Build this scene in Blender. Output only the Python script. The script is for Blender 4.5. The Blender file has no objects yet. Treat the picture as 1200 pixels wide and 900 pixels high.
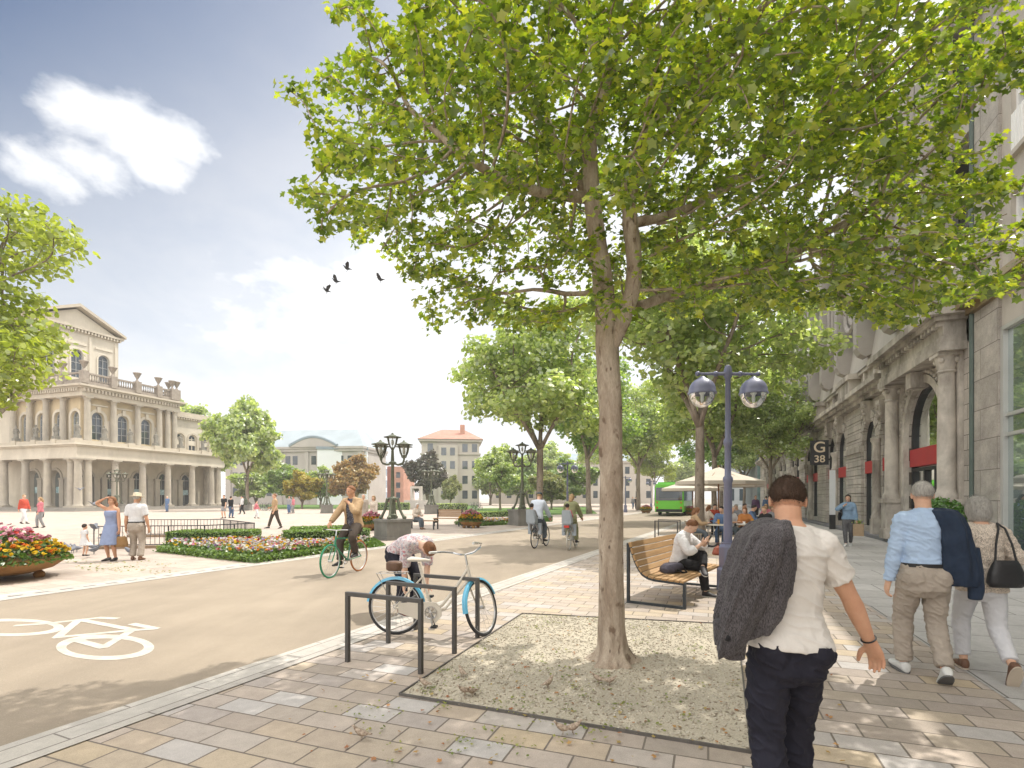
import bpy, bmesh, math, random
import numpy as np
from mathutils import Vector, Matrix, noise
random.seed(7)
rng = np.random.default_rng(7)
S = bpy.context.scene
C = S.collection
PI = math.pi
R = math.radians
F, H, HV = 620.0, 1.64, 583.0      # lens in pixels of the 1200 px wide photo, eye height, horizon row


def gp(u, v):
    """ground point seen at photo pixel (u, v)"""
    Y = F * H / (v - HV)
    return ((u - 600) / F * Y, Y)


def ux(u, Y):
    return (u - 600) / F * Y


ROAD = math.atan(285 / F)
BLD = math.atan(230 / F)
ROADZ, BLDZ = -ROAD, -BLD


def rd(a, b, z=0.0):
    return (a * math.sin(ROAD) + b * math.cos(ROAD), a * math.cos(ROAD) - b * math.sin(ROAD), z)


def bd(s, t, z=0.0):
    """street facade frame: s along the facade, t metres right of the camera"""
    return (s * math.sin(BLD) + t * math.cos(BLD), s * math.cos(BLD) - t * math.sin(BLD), z)


# ---------------------------------------------------------------- mesh builder
class MB:
    def __init__(self):
        self.v = []
        self.f = []
        self.m = []
        self.cur = 0

    def mat(self, i):
        self.cur = i
        return self

    def add(self, vs, fs):
        o = len(self.v)
        self.v.extend([tuple(p) for p in vs])
        for f in fs:
            self.f.append(tuple(i + o for i in f))
            self.m.append(self.cur)
        return self

    def box(self, c, s, rz=0, rx=0, ry=0):
        hx, hy, hz = s[0] / 2, s[1] / 2, s[2] / 2
        M = Matrix.Rotation(rz, 3, 'Z') @ Matrix.Rotation(ry, 3, 'Y') @ Matrix.Rotation(rx, 3, 'X')
        vs = []
        for x, y, z in ((-hx, -hy, -hz), (hx, -hy, -hz), (hx, hy, -hz), (-hx, hy, -hz), (-hx, -hy, hz), (hx, -hy, hz), (hx, hy, hz), (-hx, hy, hz)):
            p = M @ Vector((x, y, z))
            vs.append((p.x + c[0], p.y + c[1], p.z + c[2]))
        return self.add(vs, [(0, 3, 2, 1), (4, 5, 6, 7), (0, 1, 5, 4), (1, 2, 6, 5), (2, 3, 7, 6), (3, 0, 4, 7)])

    def b2(self, x0, x1, y0, y1, z0, z1):
        return self.box(((x0 + x1) / 2, (y0 + y1) / 2, (z0 + z1) / 2), (abs(x1 - x0), abs(y1 - y0), abs(z1 - z0)))

    def bar(self, p0, p1, w, d=None, up=(0, 0, 1)):
        d = d or w
        a, b = Vector(p0), Vector(p1)
        t = (b - a).normalized()
        u = Vector(up)
        if abs(t.dot(u)) > .98:
            u = Vector((0, 1, 0))
        s = t.cross(u).normalized()
        n = s.cross(t)
        vs = []
        for q in (a, b):
            for i, j in ((-1, -1), (1, -1), (1, 1), (-1, 1)):
                vs.append(q + s * (w / 2 * i) + n * (d / 2 * j))
        return self.add(vs, [(0, 1, 2, 3), (7, 6, 5, 4), (0, 4, 5, 1), (1, 5, 6, 2), (2, 6, 7, 3), (3, 7, 4, 0)])

    def tube(self, pts, rad, n=8, cap=True, closed=False):
        pts = [Vector(p) for p in pts]
        k = len(pts)
        if not hasattr(rad, '__len__'):
            rad = [rad] * k
        tang = []
        for i in range(k):
            if closed:
                t = pts[(i + 1) % k] - pts[i - 1]
            else:
                t = pts[min(i + 1, k - 1)] - pts[max(i - 1, 0)]
            if t.length < 1e-9:
                t = Vector((0, 0, 1))
            tang.append(t.normalized())
        u = tang[0].orthogonal().normalized()
        if abs(tang[0].z) < .95:
            u = (Vector((0, 0, 1)) - tang[0] * tang[0].z).normalized()
        vs = []
        for i in range(k):
            t = tang[i]
            u = (u - t * u.dot(t))
            u = u.normalized() if u.length > 1e-6 else t.orthogonal().normalized()
            w = t.cross(u)
            for j in range(n):
                a = 2 * PI * j / n
                vs.append(pts[i] + (u * math.cos(a) + w * math.sin(a)) * rad[i])
        fs = []
        for i in range(k if closed else k - 1):
            i2 = (i + 1) % k
            for j in range(n):
                j2 = (j + 1) % n
                fs.append((i * n + j, i * n + j2, i2 * n + j2, i2 * n + j))
        if cap and not closed:
            fs.append(tuple(range(n - 1, -1, -1)))
            fs.append(tuple((k - 1) * n + j for j in range(n)))
        return self.add(vs, fs)

    def lathe(self, prof, c=(0, 0, 0), n=16, cap=True, sx=1, sy=1):
        vs, fs = [], []
        for r, z in prof:
            for j in range(n):
                a = 2 * PI * j / n
                vs.append((c[0] + r * sx * math.cos(a), c[1] + r * sy * math.sin(a), c[2] + z))
        k = len(prof)
        for i in range(k - 1):
            for j in range(n):
                j2 = (j + 1) % n
                fs.append((i * n + j, i * n + j2, (i + 1) * n + j2, (i + 1) * n + j))
        if cap:
            fs.append(tuple(range(n - 1, -1, -1)))
            fs.append(tuple((k - 1) * n + j for j in range(n)))
        return self.add(vs, fs)

    def ball(self, c, r, n=12, m=8, M=None):
        rx, ry, rz = r if hasattr(r, '__len__') else (r, r, r)
        vs, fs = [], []
        c = Vector(c)
        for i in range(m + 1):
            th = PI * i / m
            for j in range(n):
                ph = 2 * PI * j / n
                p = Vector((rx * math.sin(th) * math.cos(ph), ry * math.sin(th) * math.sin(ph), rz * math.cos(th)))
                if M is not None:
                    p = M @ p
                vs.append(p + c)
        for i in range(m):
            for j in range(n):
                j2 = (j + 1) % n
                if i == 0:
                    fs.append((j, n + j, n + j2))
                elif i == m - 1:
                    fs.append((i * n + j, (i + 1) * n + j, i * n + j2))
                else:
                    fs.append((i * n + j, (i + 1) * n + j, (i + 1) * n + j2, i * n + j2))
        return self.add(vs, fs)

    def prism(self, poly, z0, z1):
        n = len(poly)
        vs = [(p[0], p[1], z0) for p in poly] + [(p[0], p[1], z1) for p in poly]
        fs = [tuple(range(n - 1, -1, -1)), tuple(range(n, 2 * n))]
        for i in range(n):
            j = (i + 1) % n
            fs.append((i, j, n + j, n + i))
        return self.add(vs, fs)

    def extr(self, poly, y0, y1):
        """polygon in x,z extruded along y"""
        n = len(poly)
        vs = [(p[0], y0, p[1]) for p in poly] + [(p[0], y1, p[1]) for p in poly]
        fs = [tuple(range(n)), tuple(range(2 * n - 1, n - 1, -1))]
        for i in range(n):
            j = (i + 1) % n
            fs.append((j, i, n + i, n + j))
        return self.add(vs, fs)

    def quad(self, a, b, c, d):
        return self.add([a, b, c, d], [(0, 1, 2, 3)])

    def mesh(self, name):
        me = bpy.data.meshes.new(name)
        me.from_pydata(self.v, [], self.f)
        me.polygons.foreach_set('material_index', self.m)
        return me

    def build(self, name, mats, parent=None, smooth=False, loc=None, rz=None, label=None, ang=40):
        me = self.mesh(name)
        return link(name, me, mats, parent, smooth, loc, rz, label, ang)


def link(name, me, mats, parent=None, smooth=False, loc=None, rz=None, label=None, ang=40):
    for m in (mats if isinstance(mats, (list, tuple)) else [mats]):
        me.materials.append(m)
    if smooth:
        me.polygons.foreach_set('use_smooth', [True] * len(me.polygons))
        if ang and ang < 180:
            me.set_sharp_from_angle(angle=R(ang))
    me.update()
    o = bpy.data.objects.new(name, me)
    C.objects.link(o)
    if parent is not None:
        o.parent = parent
    if loc is not None:
        o.location = loc
    if rz is not None:
        o.rotation_euler.z = rz
    if label:
        o['label'] = label
    return o


def np_mesh(name, verts, faces_flat, starts, totals, mat_idx=None):
    me = bpy.data.meshes.new(name)
    me.vertices.add(len(verts))
    me.vertices.foreach_set('co', np.asarray(verts, dtype=np.float32).ravel())
    me.loops.add(len(faces_flat))
    me.loops.foreach_set('vertex_index', np.asarray(faces_flat, dtype=np.int32))
    me.polygons.add(len(starts))
    me.polygons.foreach_set('loop_start', np.asarray(starts, dtype=np.int32))
    me.polygons.foreach_set('loop_total', np.asarray(totals, dtype=np.int32))
    if mat_idx is not None:
        me.polygons.foreach_set('material_index', np.asarray(mat_idx, dtype=np.int32))
    me.update(calc_edges=True)
    return me


def thing(name, label, cat, loc=(0, 0, 0), rz=0, group=None):
    o = bpy.data.objects.new(name, None)
    C.objects.link(o)
    o.location = loc if len(loc) == 3 else (loc[0], loc[1], 0)
    o.rotation_euler.z = rz
    o.empty_display_size = .1
    return tag(o, label, cat, group)


def tag(o, label, cat, group=None):
    o['label'] = label
    o['category'] = cat
    if group:
        o['group'] = group
    return o


def struct(o, kind='structure'):
    o['kind'] = kind
    return o


def kids(o):
    return [c for c in ALLK.get(o.name, [])] if False else list(o.children)


def dup(root, loc, rz=None, label=None, group=None, scale=None):
    r = root.copy()
    C.objects.link(r)
    r.location = loc if len(loc) == 3 else (loc[0], loc[1], 0)
    if rz is not None:
        r.rotation_euler.z = rz
    if scale is not None:
        r.scale = scale if hasattr(scale, '__len__') else (scale,) * 3
    if label:
        r['label'] = label
    if group:
        r['group'] = group
    for ch in list(root.children):
        c = ch.copy()
        C.objects.link(c)
        c.parent = r
        for g in list(ch.children):
            d = g.copy()
            C.objects.link(d)
            d.parent = c
    return r


# ---------------------------------------------------------------- materials
MATS = {}


def newmat(name):
    m = bpy.data.materials.new(name)
    m.use_nodes = True
    nt = m.node_tree
    nt.nodes.clear()
    out = nt.nodes.new('ShaderNodeOutputMaterial')
    return m, nt, out


def nd(nt, t, **kw):
    n = nt.nodes.new(t)
    for k, v in kw.items():
        if k.startswith('i_'):
            n.inputs[k[2:].replace('_', ' ')].default_value = v
        else:
            setattr(n, k, v)
    return n


def c4(c):
    return (c[0], c[1], c[2], 1)


def ramp(nt, stops, fac, interp='LINEAR'):
    r = nt.nodes.new('ShaderNodeValToRGB')
    r.color_ramp.interpolation = interp
    e = r.color_ramp.elements
    while len(e) < len(stops):
        e.new(.5)
    for i, (p, c) in enumerate(stops):
        e[i].position = p
        e[i].color = c4(c) if hasattr(c, '__len__') else (c, c, c, 1)
    nt.links.new(fac, r.inputs[0])
    return r.outputs[0]


def mixc(nt, fac, a, b, mode='MIX'):
    m = nt.nodes.new('ShaderNodeMix')
    m.data_type = 'RGBA'
    m.blend_type = mode
    for sock, val in ((m.inputs[0], fac), (m.inputs[6], a), (m.inputs[7], b)):
        if hasattr(val, 'is_linked'):
            nt.links.new(val, sock)
        elif hasattr(val, '__len__'):
            sock.default_value = c4(val)
        else:
            sock.default_value = val
    return m.outputs[2]


def noise_n(nt, vec, scale, detail=4, rough=.55, dist=0):
    n = nd(nt, 'ShaderNodeTexNoise')
    n.inputs['Scale'].default_value = scale
    n.inputs['Detail'].default_value = detail
    n.inputs['Roughness'].default_value = rough
    n.inputs['Distortion'].default_value = dist
    if vec is not None:
        nt.links.new(vec, n.inputs['Vector'])
    return n.outputs['Fac']


def mapping(nt, vec, scale=(1, 1, 1), rot=(0, 0, 0), loc=(0, 0, 0)):
    m = nd(nt, 'ShaderNodeMapping')
    m.inputs['Scale'].default_value = scale
    m.inputs['Rotation'].default_value = rot
    m.inputs['Location'].default_value = loc
    nt.links.new(vec, m.inputs['Vector'])
    return m.outputs[0]


def bump(nt, h, strength, dist=.01, prev=None):
    b = nd(nt, 'ShaderNodeBump')
    b.inputs['Strength'].default_value = strength
    b.inputs['Distance'].default_value = dist
    nt.links.new(h, b.inputs['Height'])
    if prev is not None:
        nt.links.new(prev, b.inputs['Normal'])
    return b.outputs[0]


def mk(name, col, rough=.7, var=.12, vs=5., bs=0., bsc=60., metal=0., col2=None, spec=.4, vscale=(1, 1, 1), stain=None, coat=0., ss=1.2):
    """plain surface: colour broken by noise, optional second colour, bump and stains"""
    if name in MATS:
        return MATS[name]
    m, nt, out = newmat(name)
    tc = nd(nt, 'ShaderNodeTexCoord').outputs['Object']
    vec = mapping(nt, tc, vscale)
    n1 = noise_n(nt, vec, vs, 6, .6)
    lo = tuple(x * (1 - var) for x in col)
    hi = tuple(min(1, x * (1 + var)) for x in (col2 or col))
    base = ramp(nt, [(.28, lo), (.72, hi)], n1)
    if stain:
        n3 = noise_n(nt, mapping(nt, tc, (ss, ss, ss * .35)), 1., 8, .65, .4)
        base = mixc(nt, ramp(nt, [(.42, 0), (.68, 1)], n3), base, stain)
    p = nd(nt, 'ShaderNodeBsdfPrincipled')
    nt.links.new(base, p.inputs['Base Color'])
    p.inputs['Roughness'].default_value = rough
    p.inputs['Metallic'].default_value = metal
    p.inputs['Specular IOR Level'].default_value = spec
    p.inputs['Coat Weight'].default_value = coat
    if bs:
        nb = noise_n(nt, vec, bsc, 5, .6)
        nt.links.new(bump(nt, nb, bs, .01), p.inputs['Normal'])
    nt.links.new(p.outputs[0], out.inputs[0])
    MATS[name] = m
    return m


def glass_mat(name, tint=(.75, .85, .9), rough=.02, dark=(.02, .03, .035), mix=.5):
    """window pane: dark interior seen through a reflecting surface"""
    if name in MATS:
        return MATS[name]
    m, nt, out = newmat(name)
    tc = nd(nt, 'ShaderNodeTexCoord').outputs['Object']
    n1 = noise_n(nt, tc, .7, 3)
    p = nd(nt, 'ShaderNodeBsdfPrincipled')
    nt.links.new(ramp(nt, [(.35, dark), (.7, tuple(x * 1.8 for x in dark))], n1), p.inputs['Base Color'])
    p.inputs['Roughness'].default_value = rough
    p.inputs['Specular IOR Level'].default_value = .8
    g = nd(nt, 'ShaderNodeBsdfGlossy')
    g.inputs['Color'].default_value = c4(tint)
    g.inputs['Roughness'].default_value = rough
    fr = nd(nt, 'ShaderNodeLayerWeight')
    fr.inputs['Blend'].default_value = mix
    nw = noise_n(nt, tc, 1.3, 2)
    nt.links.new(bump(nt, nw, .04, .05), g.inputs['Normal'])
    mx = nd(nt, 'ShaderNodeMixShader')
    nt.links.new(fr.outputs['Fresnel'], mx.inputs[0])
    nt.links.new(p.outputs[0], mx.inputs[1])
    nt.links.new(g.outputs[0], mx.inputs[2])
    nt.links.new(mx.outputs[0], out.inputs[0])
    MATS[name] = m
    return m


def clear_glass(name, tint=(.9, .95, .97), dens=.25):
    if name in MATS:
        return MATS[name]
    m, nt, out = newmat(name)
    t = nd(nt, 'ShaderNodeBsdfTransparent')
    t.inputs[0].default_value = c4(tint)
    g = nd(nt, 'ShaderNodeBsdfGlossy')
    g.inputs['Roughness'].default_value = .04
    mx = nd(nt, 'ShaderNodeMixShader')
    fr = nd(nt, 'ShaderNodeLayerWeight')
    fr.inputs['Blend'].default_value = dens
    nt.links.new(fr.outputs['Fresnel'], mx.inputs[0])
    nt.links.new(t.outputs[0], mx.inputs[1])
    nt.links.new(g.outputs[0], mx.inputs[2])
    nt.links.new(mx.outputs[0], out.inputs[0])
    MATS[name] = m
    return m


def leaf_mat(name, cols, trans=.45, tcol=(1.7, 1.6, .5), gloss=.06):
    if name in MATS:
        return MATS[name]
    m, nt, out = newmat(name)
    g = nd(nt, 'ShaderNodeNewGeometry')
    k = len(cols)
    col = ramp(nt, [((i + .5) / k, c) for i, c in enumerate(cols)], g.outputs['Random Per Island'])
    d = nd(nt, 'ShaderNodeBsdfDiffuse')
    nt.links.new(col, d.inputs[0])
    t = nd(nt, 'ShaderNodeBsdfTranslucent')
    nt.links.new(mixc(nt, 1., col, tcol, 'MULTIPLY'), t.inputs[0])
    mx = nd(nt, 'ShaderNodeMixShader')
    mx.inputs[0].default_value = trans
    nt.links.new(d.outputs[0], mx.inputs[1])
    nt.links.new(t.outputs[0], mx.inputs[2])
    gl = nd(nt, 'ShaderNodeBsdfGlossy')
    gl.inputs['Roughness'].default_value = .38
    m2 = nd(nt, 'ShaderNodeMixShader')
    m2.inputs[0].default_value = gloss
    nt.links.new(mx.outputs[0], m2.inputs[1])
    nt.links.new(gl.outputs[0], m2.inputs[2])
    nt.links.new(m2.outputs[0], out.inputs[0])
    MATS[name] = m
    return m


def paving(name, bw, rh, tones, rot, mortar=.012, mcol=(.16, .14, .12), offset=.5, stain=.25, bs=.25, rough=.75, grain=120., bigs=.35):
    m, nt, out = newmat(name)
    tc = nd(nt, 'ShaderNodeTexCoord').outputs['Object']
    vec = mapping(nt, tc, (1, 1, 1), (0, 0, rot))
    wob = noise_n(nt, tc, 3., 2)
    b = nd(nt, 'ShaderNodeTexBrick', offset=offset, squash=1.0)
    b.inputs['Color1'].default_value = (0, 0, 0, 1)
    b.inputs['Color2'].default_value = (1, 1, 1, 1)
    b.inputs['Mortar'].default_value = (.5, .5, .5, 1)
    b.inputs['Scale'].default_value = 1
    b.inputs['Mortar Size'].default_value = mortar
    b.inputs['Mortar Smooth'].default_value = .3
    b.inputs['Bias'].default_value = 0
    b.inputs['Brick Width'].default_value = bw
    b.inputs['Row Height'].default_value = rh
    nt.links.new(vec, b.inputs['Vector'])
    k = len(tones)
    col = ramp(nt, [(i / max(1, k - 1), c) for i, c in enumerate(tones)], b.outputs['Color'])
    n1 = noise_n(nt, tc, bigs, 7, .62)
    col = mixc(nt, 1., col, ramp(nt, [(.3, 1 - stain), (.7, 1 + stain * .35)], n1), 'MULTIPLY')
    n2 = noise_n(nt, tc, grain, 3, .7)
    col = mixc(nt, .8, col, ramp(nt, [(.25, .72), (.75, 1.2)], n2), 'MULTIPLY')
    n4 = noise_n(nt, tc, 9., 5, .7)
    col = mixc(nt, .6, col, ramp(nt, [(.3, .78), (.7, 1.15)], n4), 'MULTIPLY')
    col = mixc(nt, b.outputs['Fac'], col, mcol)
    p = nd(nt, 'ShaderNodeBsdfPrincipled')
    nt.links.new(col, p.inputs['Base Color'])
    p.inputs['Roughness'].default_value = rough
    p.inputs['Specular IOR Level'].default_value = .3
    inv = nd(nt, 'ShaderNodeMath', operation='SUBTRACT')
    inv.inputs[0].default_value = 1
    nt.links.new(b.outputs['Fac'], inv.inputs[1])
    bn = bump(nt, inv.outputs[0], .5, .006)
    bn = bump(nt, n2, bs, .004, bn)
    nt.links.new(bn, p.inputs['Normal'])
    nt.links.new(p.outputs[0], out.inputs[0])
    return m


def fine_ground(name, c1, c2, speck=None, scale=250., bs=.35, stain=(.8, 1.1), sc=.5, rough=.85):
    """asphalt, gravel and the like"""
    m, nt, out = newmat(name)
    tc = nd(nt, 'ShaderNodeTexCoord').outputs['Object']
    n = noise_n(nt, tc, scale, 3, .75)
    col = ramp(nt, [(.3, c1), (.7, c2)], n)
    if speck:
        v = nd(nt, 'ShaderNodeTexVoronoi')
        v.inputs['Scale'].default_value = scale * .35
        nt.links.new(tc, v.inputs['Vector'])
        col = mixc(nt, ramp(nt, [(.0, .55), (.35, 0)], v.outputs['Distance']), col, speck)
    nb = noise_n(nt, tc, sc, 8, .6)
    col = mixc(nt, 1., col, ramp(nt, [(.3, stain[0]), (.7, stain[1])], nb), 'MULTIPLY')
    n5 = noise_n(nt, mapping(nt, tc, (1, .12, 1), (0, 0, ROAD)), 2.2, 4, .6)
    col = mixc(nt, .5, col, ramp(nt, [(.35, .86), (.65, 1.08)], n5), 'MULTIPLY')
    p = nd(nt, 'ShaderNodeBsdfPrincipled')
    nt.links.new(col, p.inputs['Base Color'])
    p.inputs['Roughness'].default_value = rough
    p.inputs['Specular IOR Level'].default_value = .25
    nt.links.new(bump(nt, n, bs, .008), p.inputs['Normal'])
    nt.links.new(p.outputs[0], out.inputs[0])
    return m
# ---------------------------------------------------------------- the ground
def sheet(name, poly, z, mat, kind='structure'):
    mb = MB()
    mb.add([(p[0], p[1], 0) for p in poly], [tuple(range(len(poly)))])
    o = mb.build(name, mat, loc=(0, 0, z))
    # keep normals up
    if o.data.polygons[0].normal.z < 0:
        o.data.flip_normals()
    return struct(o, kind)


M_far = fine_ground('far_ground', (.30, .27, .23), (.40, .36, .31), scale=20, bs=.05)
M_plaza = paving('plaza_paving', .62, .42, [(.40, .33, .28), (.47, .40, .34), (.50, .42, .355), (.44, .37, .315)], ROAD, mcol=(.32, .265, .225), mortar=.012, stain=.12, grain=60)
M_road = fine_ground('tan_asphalt', (.255, .208, .155), (.362, .306, .240), speck=(.45, .395, .32), scale=150, bs=.5, stain=(.80, 1.1), sc=.45)
M_kerb = paving('kerb_slabs', 1.0, .21, [(.44, .41, .37), (.54, .51, .46), (.50, .465, .41)], ROAD + PI / 2, mortar=.008, mcol=(.2, .18, .16), stain=.15)
M_warm = paving('warm_pavers', .40, .235, [(.36, .315, .275), (.50, .41, .315), (.41, .35, .30), (.54, .455, .38), (.43, .38, .345), (.53, .43, .30), (.46, .395, .335), (.52, .49, .465), (.42, .34, .27)], BLD, mortar=.008, mcol=(.17, .145, .12), stain=.22)
M_slab = paving('grey_slabs', 1.15, .78, [(.42, .405, .385), (.50, .485, .465), (.46, .445, .425)], BLD, mortar=.010, mcol=(.15, .14, .13), stain=.2, bigs=.5)
M_step = mk('dark_kerbstone', (.17, .17, .18), .7, .15, 8, .1)
M_gravel = fine_ground('pit_gravel', (.36, .315, .24), (.60, .545, .44), speck=(.64, .58, .48), scale=70, bs=.9, stain=(.8, 1.12), sc=.9)
M_paint = mk('road_paint', (.52, .49, .43), .7, .12, 25, .15, 200, stain=(.40, .36, .30), ss=5)

far = 3000
sheet('ground', [(-far, -200), (far, -200), (far, far), (-far, far)], -.02, M_far)
sheet('plaza', [rd(-40, -11.47), rd(330, -11.47), rd(330, -200), rd(-40, -200)], 0, M_plaza)
sheet('road', [rd(-40, -11.0), rd(300, -11.0), rd(300, -4.45), rd(-40, -4.45)], .002, M_road)
sheet('pavement', [rd(-40, -4.12), rd(240, -4.12), rd(240, 80), rd(-40, 80)], 0, M_warm)
sheet('slab_pavement', [bd(-20, 2.27), bd(120, 2.27), bd(120, 30), bd(-20, 30)], .004, M_slab)
sheet('kerb', [rd(-40, -4.50), rd(300, -4.50), rd(300, -4.09), rd(-40, -4.09)], .008, M_kerb)
# gutter on the plaza side: a slab strip with a slotted drain
sheet('plaza_kerb', [rd(-40, -11.50), rd(300, -11.50), rd(300, -10.86), rd(-40, -10.86)], .008, M_kerb)
mb = MB()
for k in range(260):
    a = 1.2 + k * .36
    mb.add([rd(a, -11.19, 0), rd(a + .2, -11.19, 0), rd(a + .2, -11.14, 0), rd(a, -11.14, 0)], [(0, 1, 2, 3)])
struct(mb.build('drain_slots', M_step, loc=(0, 0, .012)))
# stone plinth strip along the facade
mb = MB()
mb.prism([bd(17.4, 6.18), bd(17.4, 6.7), bd(80, 6.7), bd(80, 6.18)], -.02, .13)
struct(mb.build('facade_kerb', M_step))

# tree pit
PIT = [gp(468, 815), gp(612, 720), gp(864, 733), gp(880, 883)]
sheet('gravel_bed', PIT, .010, M_gravel)
M_edge = mk('pit_edge_steel', (.11, .10, .09), .6, .2, 20, .1)
mb = MB()
for i in range(4):
    a, b = PIT[i], PIT[(i + 1) % 4]
    mb.bar((a[0], a[1], .008), (b[0], b[1], .008), .014, .03)
struct(mb.build('pit_edging', M_edge))
# loose stones
cx = np.array(PIT)


def in_pit(n):
    a, b = rng.random(n), rng.random(n)
    p = (cx[0] * (1 - a)[:, None] + cx[3] * a[:, None]) * (1 - b)[:, None] + (cx[1] * (1 - a)[:, None] + cx[2] * a[:, None]) * b[:, None]
    return p


octa = np.array([(1, 0, 0), (0, 1, 0), (-1, 0, 0), (0, -1, 0), (0, 0, 1), (0, 0, -1)], float)
octf = np.array([(0, 1, 4), (1, 2, 4), (2, 3, 4), (3, 0, 4), (1, 0, 5), (2, 1, 5), (3, 2, 5), (0, 3, 5)])


def pebbles(name, pts, z, smin, smax, mats):
    n = len(pts)
    sc = rng.uniform(smin, smax, (n, 1, 1)) * rng.uniform(.6, 1.3, (n, 1, 3)) * np.array([1, 1, .6])
    v = octa[None] * sc * rng.uniform(.7, 1.2, (n, 6, 1))
    a = rng.random(n) * 2 * PI
    ca, sa = np.cos(a)[:, None], np.sin(a)[:, None]
    x = v[:, :, 0] * ca - v[:, :, 1] * sa
    y = v[:, :, 0] * sa + v[:, :, 1] * ca
    v = np.stack([x + pts[:, 0:1], y + pts[:, 1:2], v[:, :, 2] + z], -1)
    f = (octf[None] + (np.arange(n) * 6)[:, None, None]).reshape(-1)
    k = len(f) // 3
    me = np_mesh(name, v.reshape(-1, 3), f, np.arange(k) * 3, np.full(k, 3))
    return struct(link(name, me, mats), 'stuff')


M_peb, nt_, out_ = newmat('pebble')
g_ = nd(nt_, 'ShaderNodeNewGeometry')
p_ = nd(nt_, 'ShaderNodeBsdfPrincipled')
nt_.links.new(ramp(nt_, [(0, (.22, .18, .13)), (.3, (.40, .35, .27)), (.7, (.50, .46, .38)), (1, (.58, .53, .44))], g_.outputs['Random Per Island']), p_.inputs['Base Color'])
p_.inputs['Roughness'].default_value = .9
nt_.links.new(p_.outputs[0], out_.inputs[0])
pebbles('gravel', in_pit(9000), .012, .006, .016, M_peb)

# fallen leaves and weeds in the joints
LEAF5 = []
for k in range(10):
    a = PI / 2 + 2 * PI * k / 10
    r = (1., .52, .92, .5, .62, .34, .62, .5, .92, .52)[k]
    LEAF5.append((r * math.cos(a), r * math.sin(a)))
LEAF5 = np.array(LEAF5)


def leaf_cloud(name, pos, nrm, size, mats, shape='maple', parent=None, fold=.25, mat_idx=None):
    """one flat-ish polygon per leaf, placed in space"""
    n = len(pos)
    nrm = nrm / np.linalg.norm(nrm, axis=1, keepdims=True)
    t = rng.normal(size=(n, 3))
    t -= nrm * (t * nrm).sum(1, keepdims=True)
    t /= np.linalg.norm(t, axis=1, keepdims=True)
    b = np.cross(nrm, t)
    if shape == 'maple':
        P = LEAF5
    elif shape == 'oval':
        P = np.array([(0, -1), (.5, -.4), (.5, .3), (0, 1), (-.5, .3), (-.5, -.4)])
    else:
        P = np.array([(-.9, -.8), (.1, -1), (1, -.2), (.5, .9), (-.4, 1), (-1, .2)])
    k = len(P)
    s = size[:, None, None]
    z = -fold * np.abs(P[:, 0])[None, :] * size[:, None] * rng.uniform(-.4, 1.4, (n, 1))
    v = pos[:, None, :] + t[:, None, :] * (P[None, :, 0:1] * s) + b[:, None, :] * (P[None, :, 1:2] * s) + nrm[:, None, :] * z[:, :, None]
    if shape == 'maple':
        v = np.concatenate([v, pos[:, None, :]], 1)
        fan = np.array([(i, (i + 1) % k, k) for i in range(k)])
        f = (fan[None] + (np.arange(n) * (k + 1))[:, None, None]).reshape(-1)
        m = n * k
        me = np_mesh(name, v.reshape(-1, 3), f, np.arange(m) * 3, np.full(m, 3))
    else:
        f = np.arange(n * k)
        me = np_mesh(name, v.reshape(-1, 3), f, np.arange(n) * k, np.full(n, k), mat_idx)
    return link(name, me, mats, parent)


M_weed = leaf_mat('weed_leaf', [(.12, .17, .03), (.20, .24, .04), (.26, .27, .06)], .2)
M_dead = leaf_mat('dead_leaf', [(.30, .12, .05), (.42, .22, .08), (.35, .27, .1)], .2)


def ground_leaves(name, pts, z, smin, smax, mat):
    n = len(pts)
    pos = np.column_stack([pts, np.full(n, z) + rng.random(n) * .012])
    nr = rng.normal(size=(n, 3)) * .25 + np.array([0, 0, 1])
    return struct(leaf_cloud(name, pos, nr, rng.uniform(smin, smax, n), mat, 'maple'), 'stuff')


def clustered(centres, per, spread):
    c = np.repeat(centres, per, 0)
    return c + rng.normal(size=c.shape) * spread


w = clustered(in_pit(70), 9, .05)
w2 = clustered(np.array([gp(rng.uniform(400, 700), rng.uniform(815, 895)) for _ in range(26)]), 8, .05)
ground_leaves('clover', np.concatenate([w, w2]), .016, .008, .02, M_weed)
d = np.concatenate([in_pit(110), np.array([gp(rng.uniform(340, 1000), rng.uniform(790, 898)) for _ in range(90)])])
ground_leaves('fallen_leaves', d, .014, .012, .028, M_dead)
wp = clustered(np.array([gp(rng.uniform(60, 200), rng.uniform(658, 671)) for _ in range(14)]), 14, .16)
ground_leaves('joint_weeds', wp, .008, .015, .04, M_weed)

# painted bicycle symbol on the road
mb = MB()
NS_ = [0]


def pxring(c, ro, ri, a0=0, a1=360, n=56):
    vs, fs = [], []
    NS_[0] += 1
    for k in range(n + 1):
        a = R(a0 + (a1 - a0) * k / n)
        for rr in (ro, ri):
            x, y = gp(c[0] + rr[0] * math.cos(a), c[1] + rr[1] * math.sin(a))
            vs.append((x, y, -1e-4 * NS_[0]))
    for k in range(n):
        fs.append((2 * k, 2 * k + 1, 2 * k + 3, 2 * k + 2))
    mb.add(vs, fs)


def stroke(pts, w=.10):
    P = [Vector((*gp(x / 3.53, 560 + y / 3.53), .0002 + NS_[0] * 1.5e-4)) for x, y in pts]
    NS_[0] += 1
    for i_, (a, b) in enumerate(zip(P, P[1:])):
        a, b = a + Vector((0, 0, i_ * 7e-5)), b + Vector((0, 0, i_ * 7e-5))
        t = (b - a).normalized()
        t.z = 0
        n = Vector((-t.y, t.x, 0)) * w / 2
        e = t * w * .3
        mb.add([a - n - e, b - n + e, b + n + e, a + n - e], [(0, 1, 2, 3)])


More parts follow.
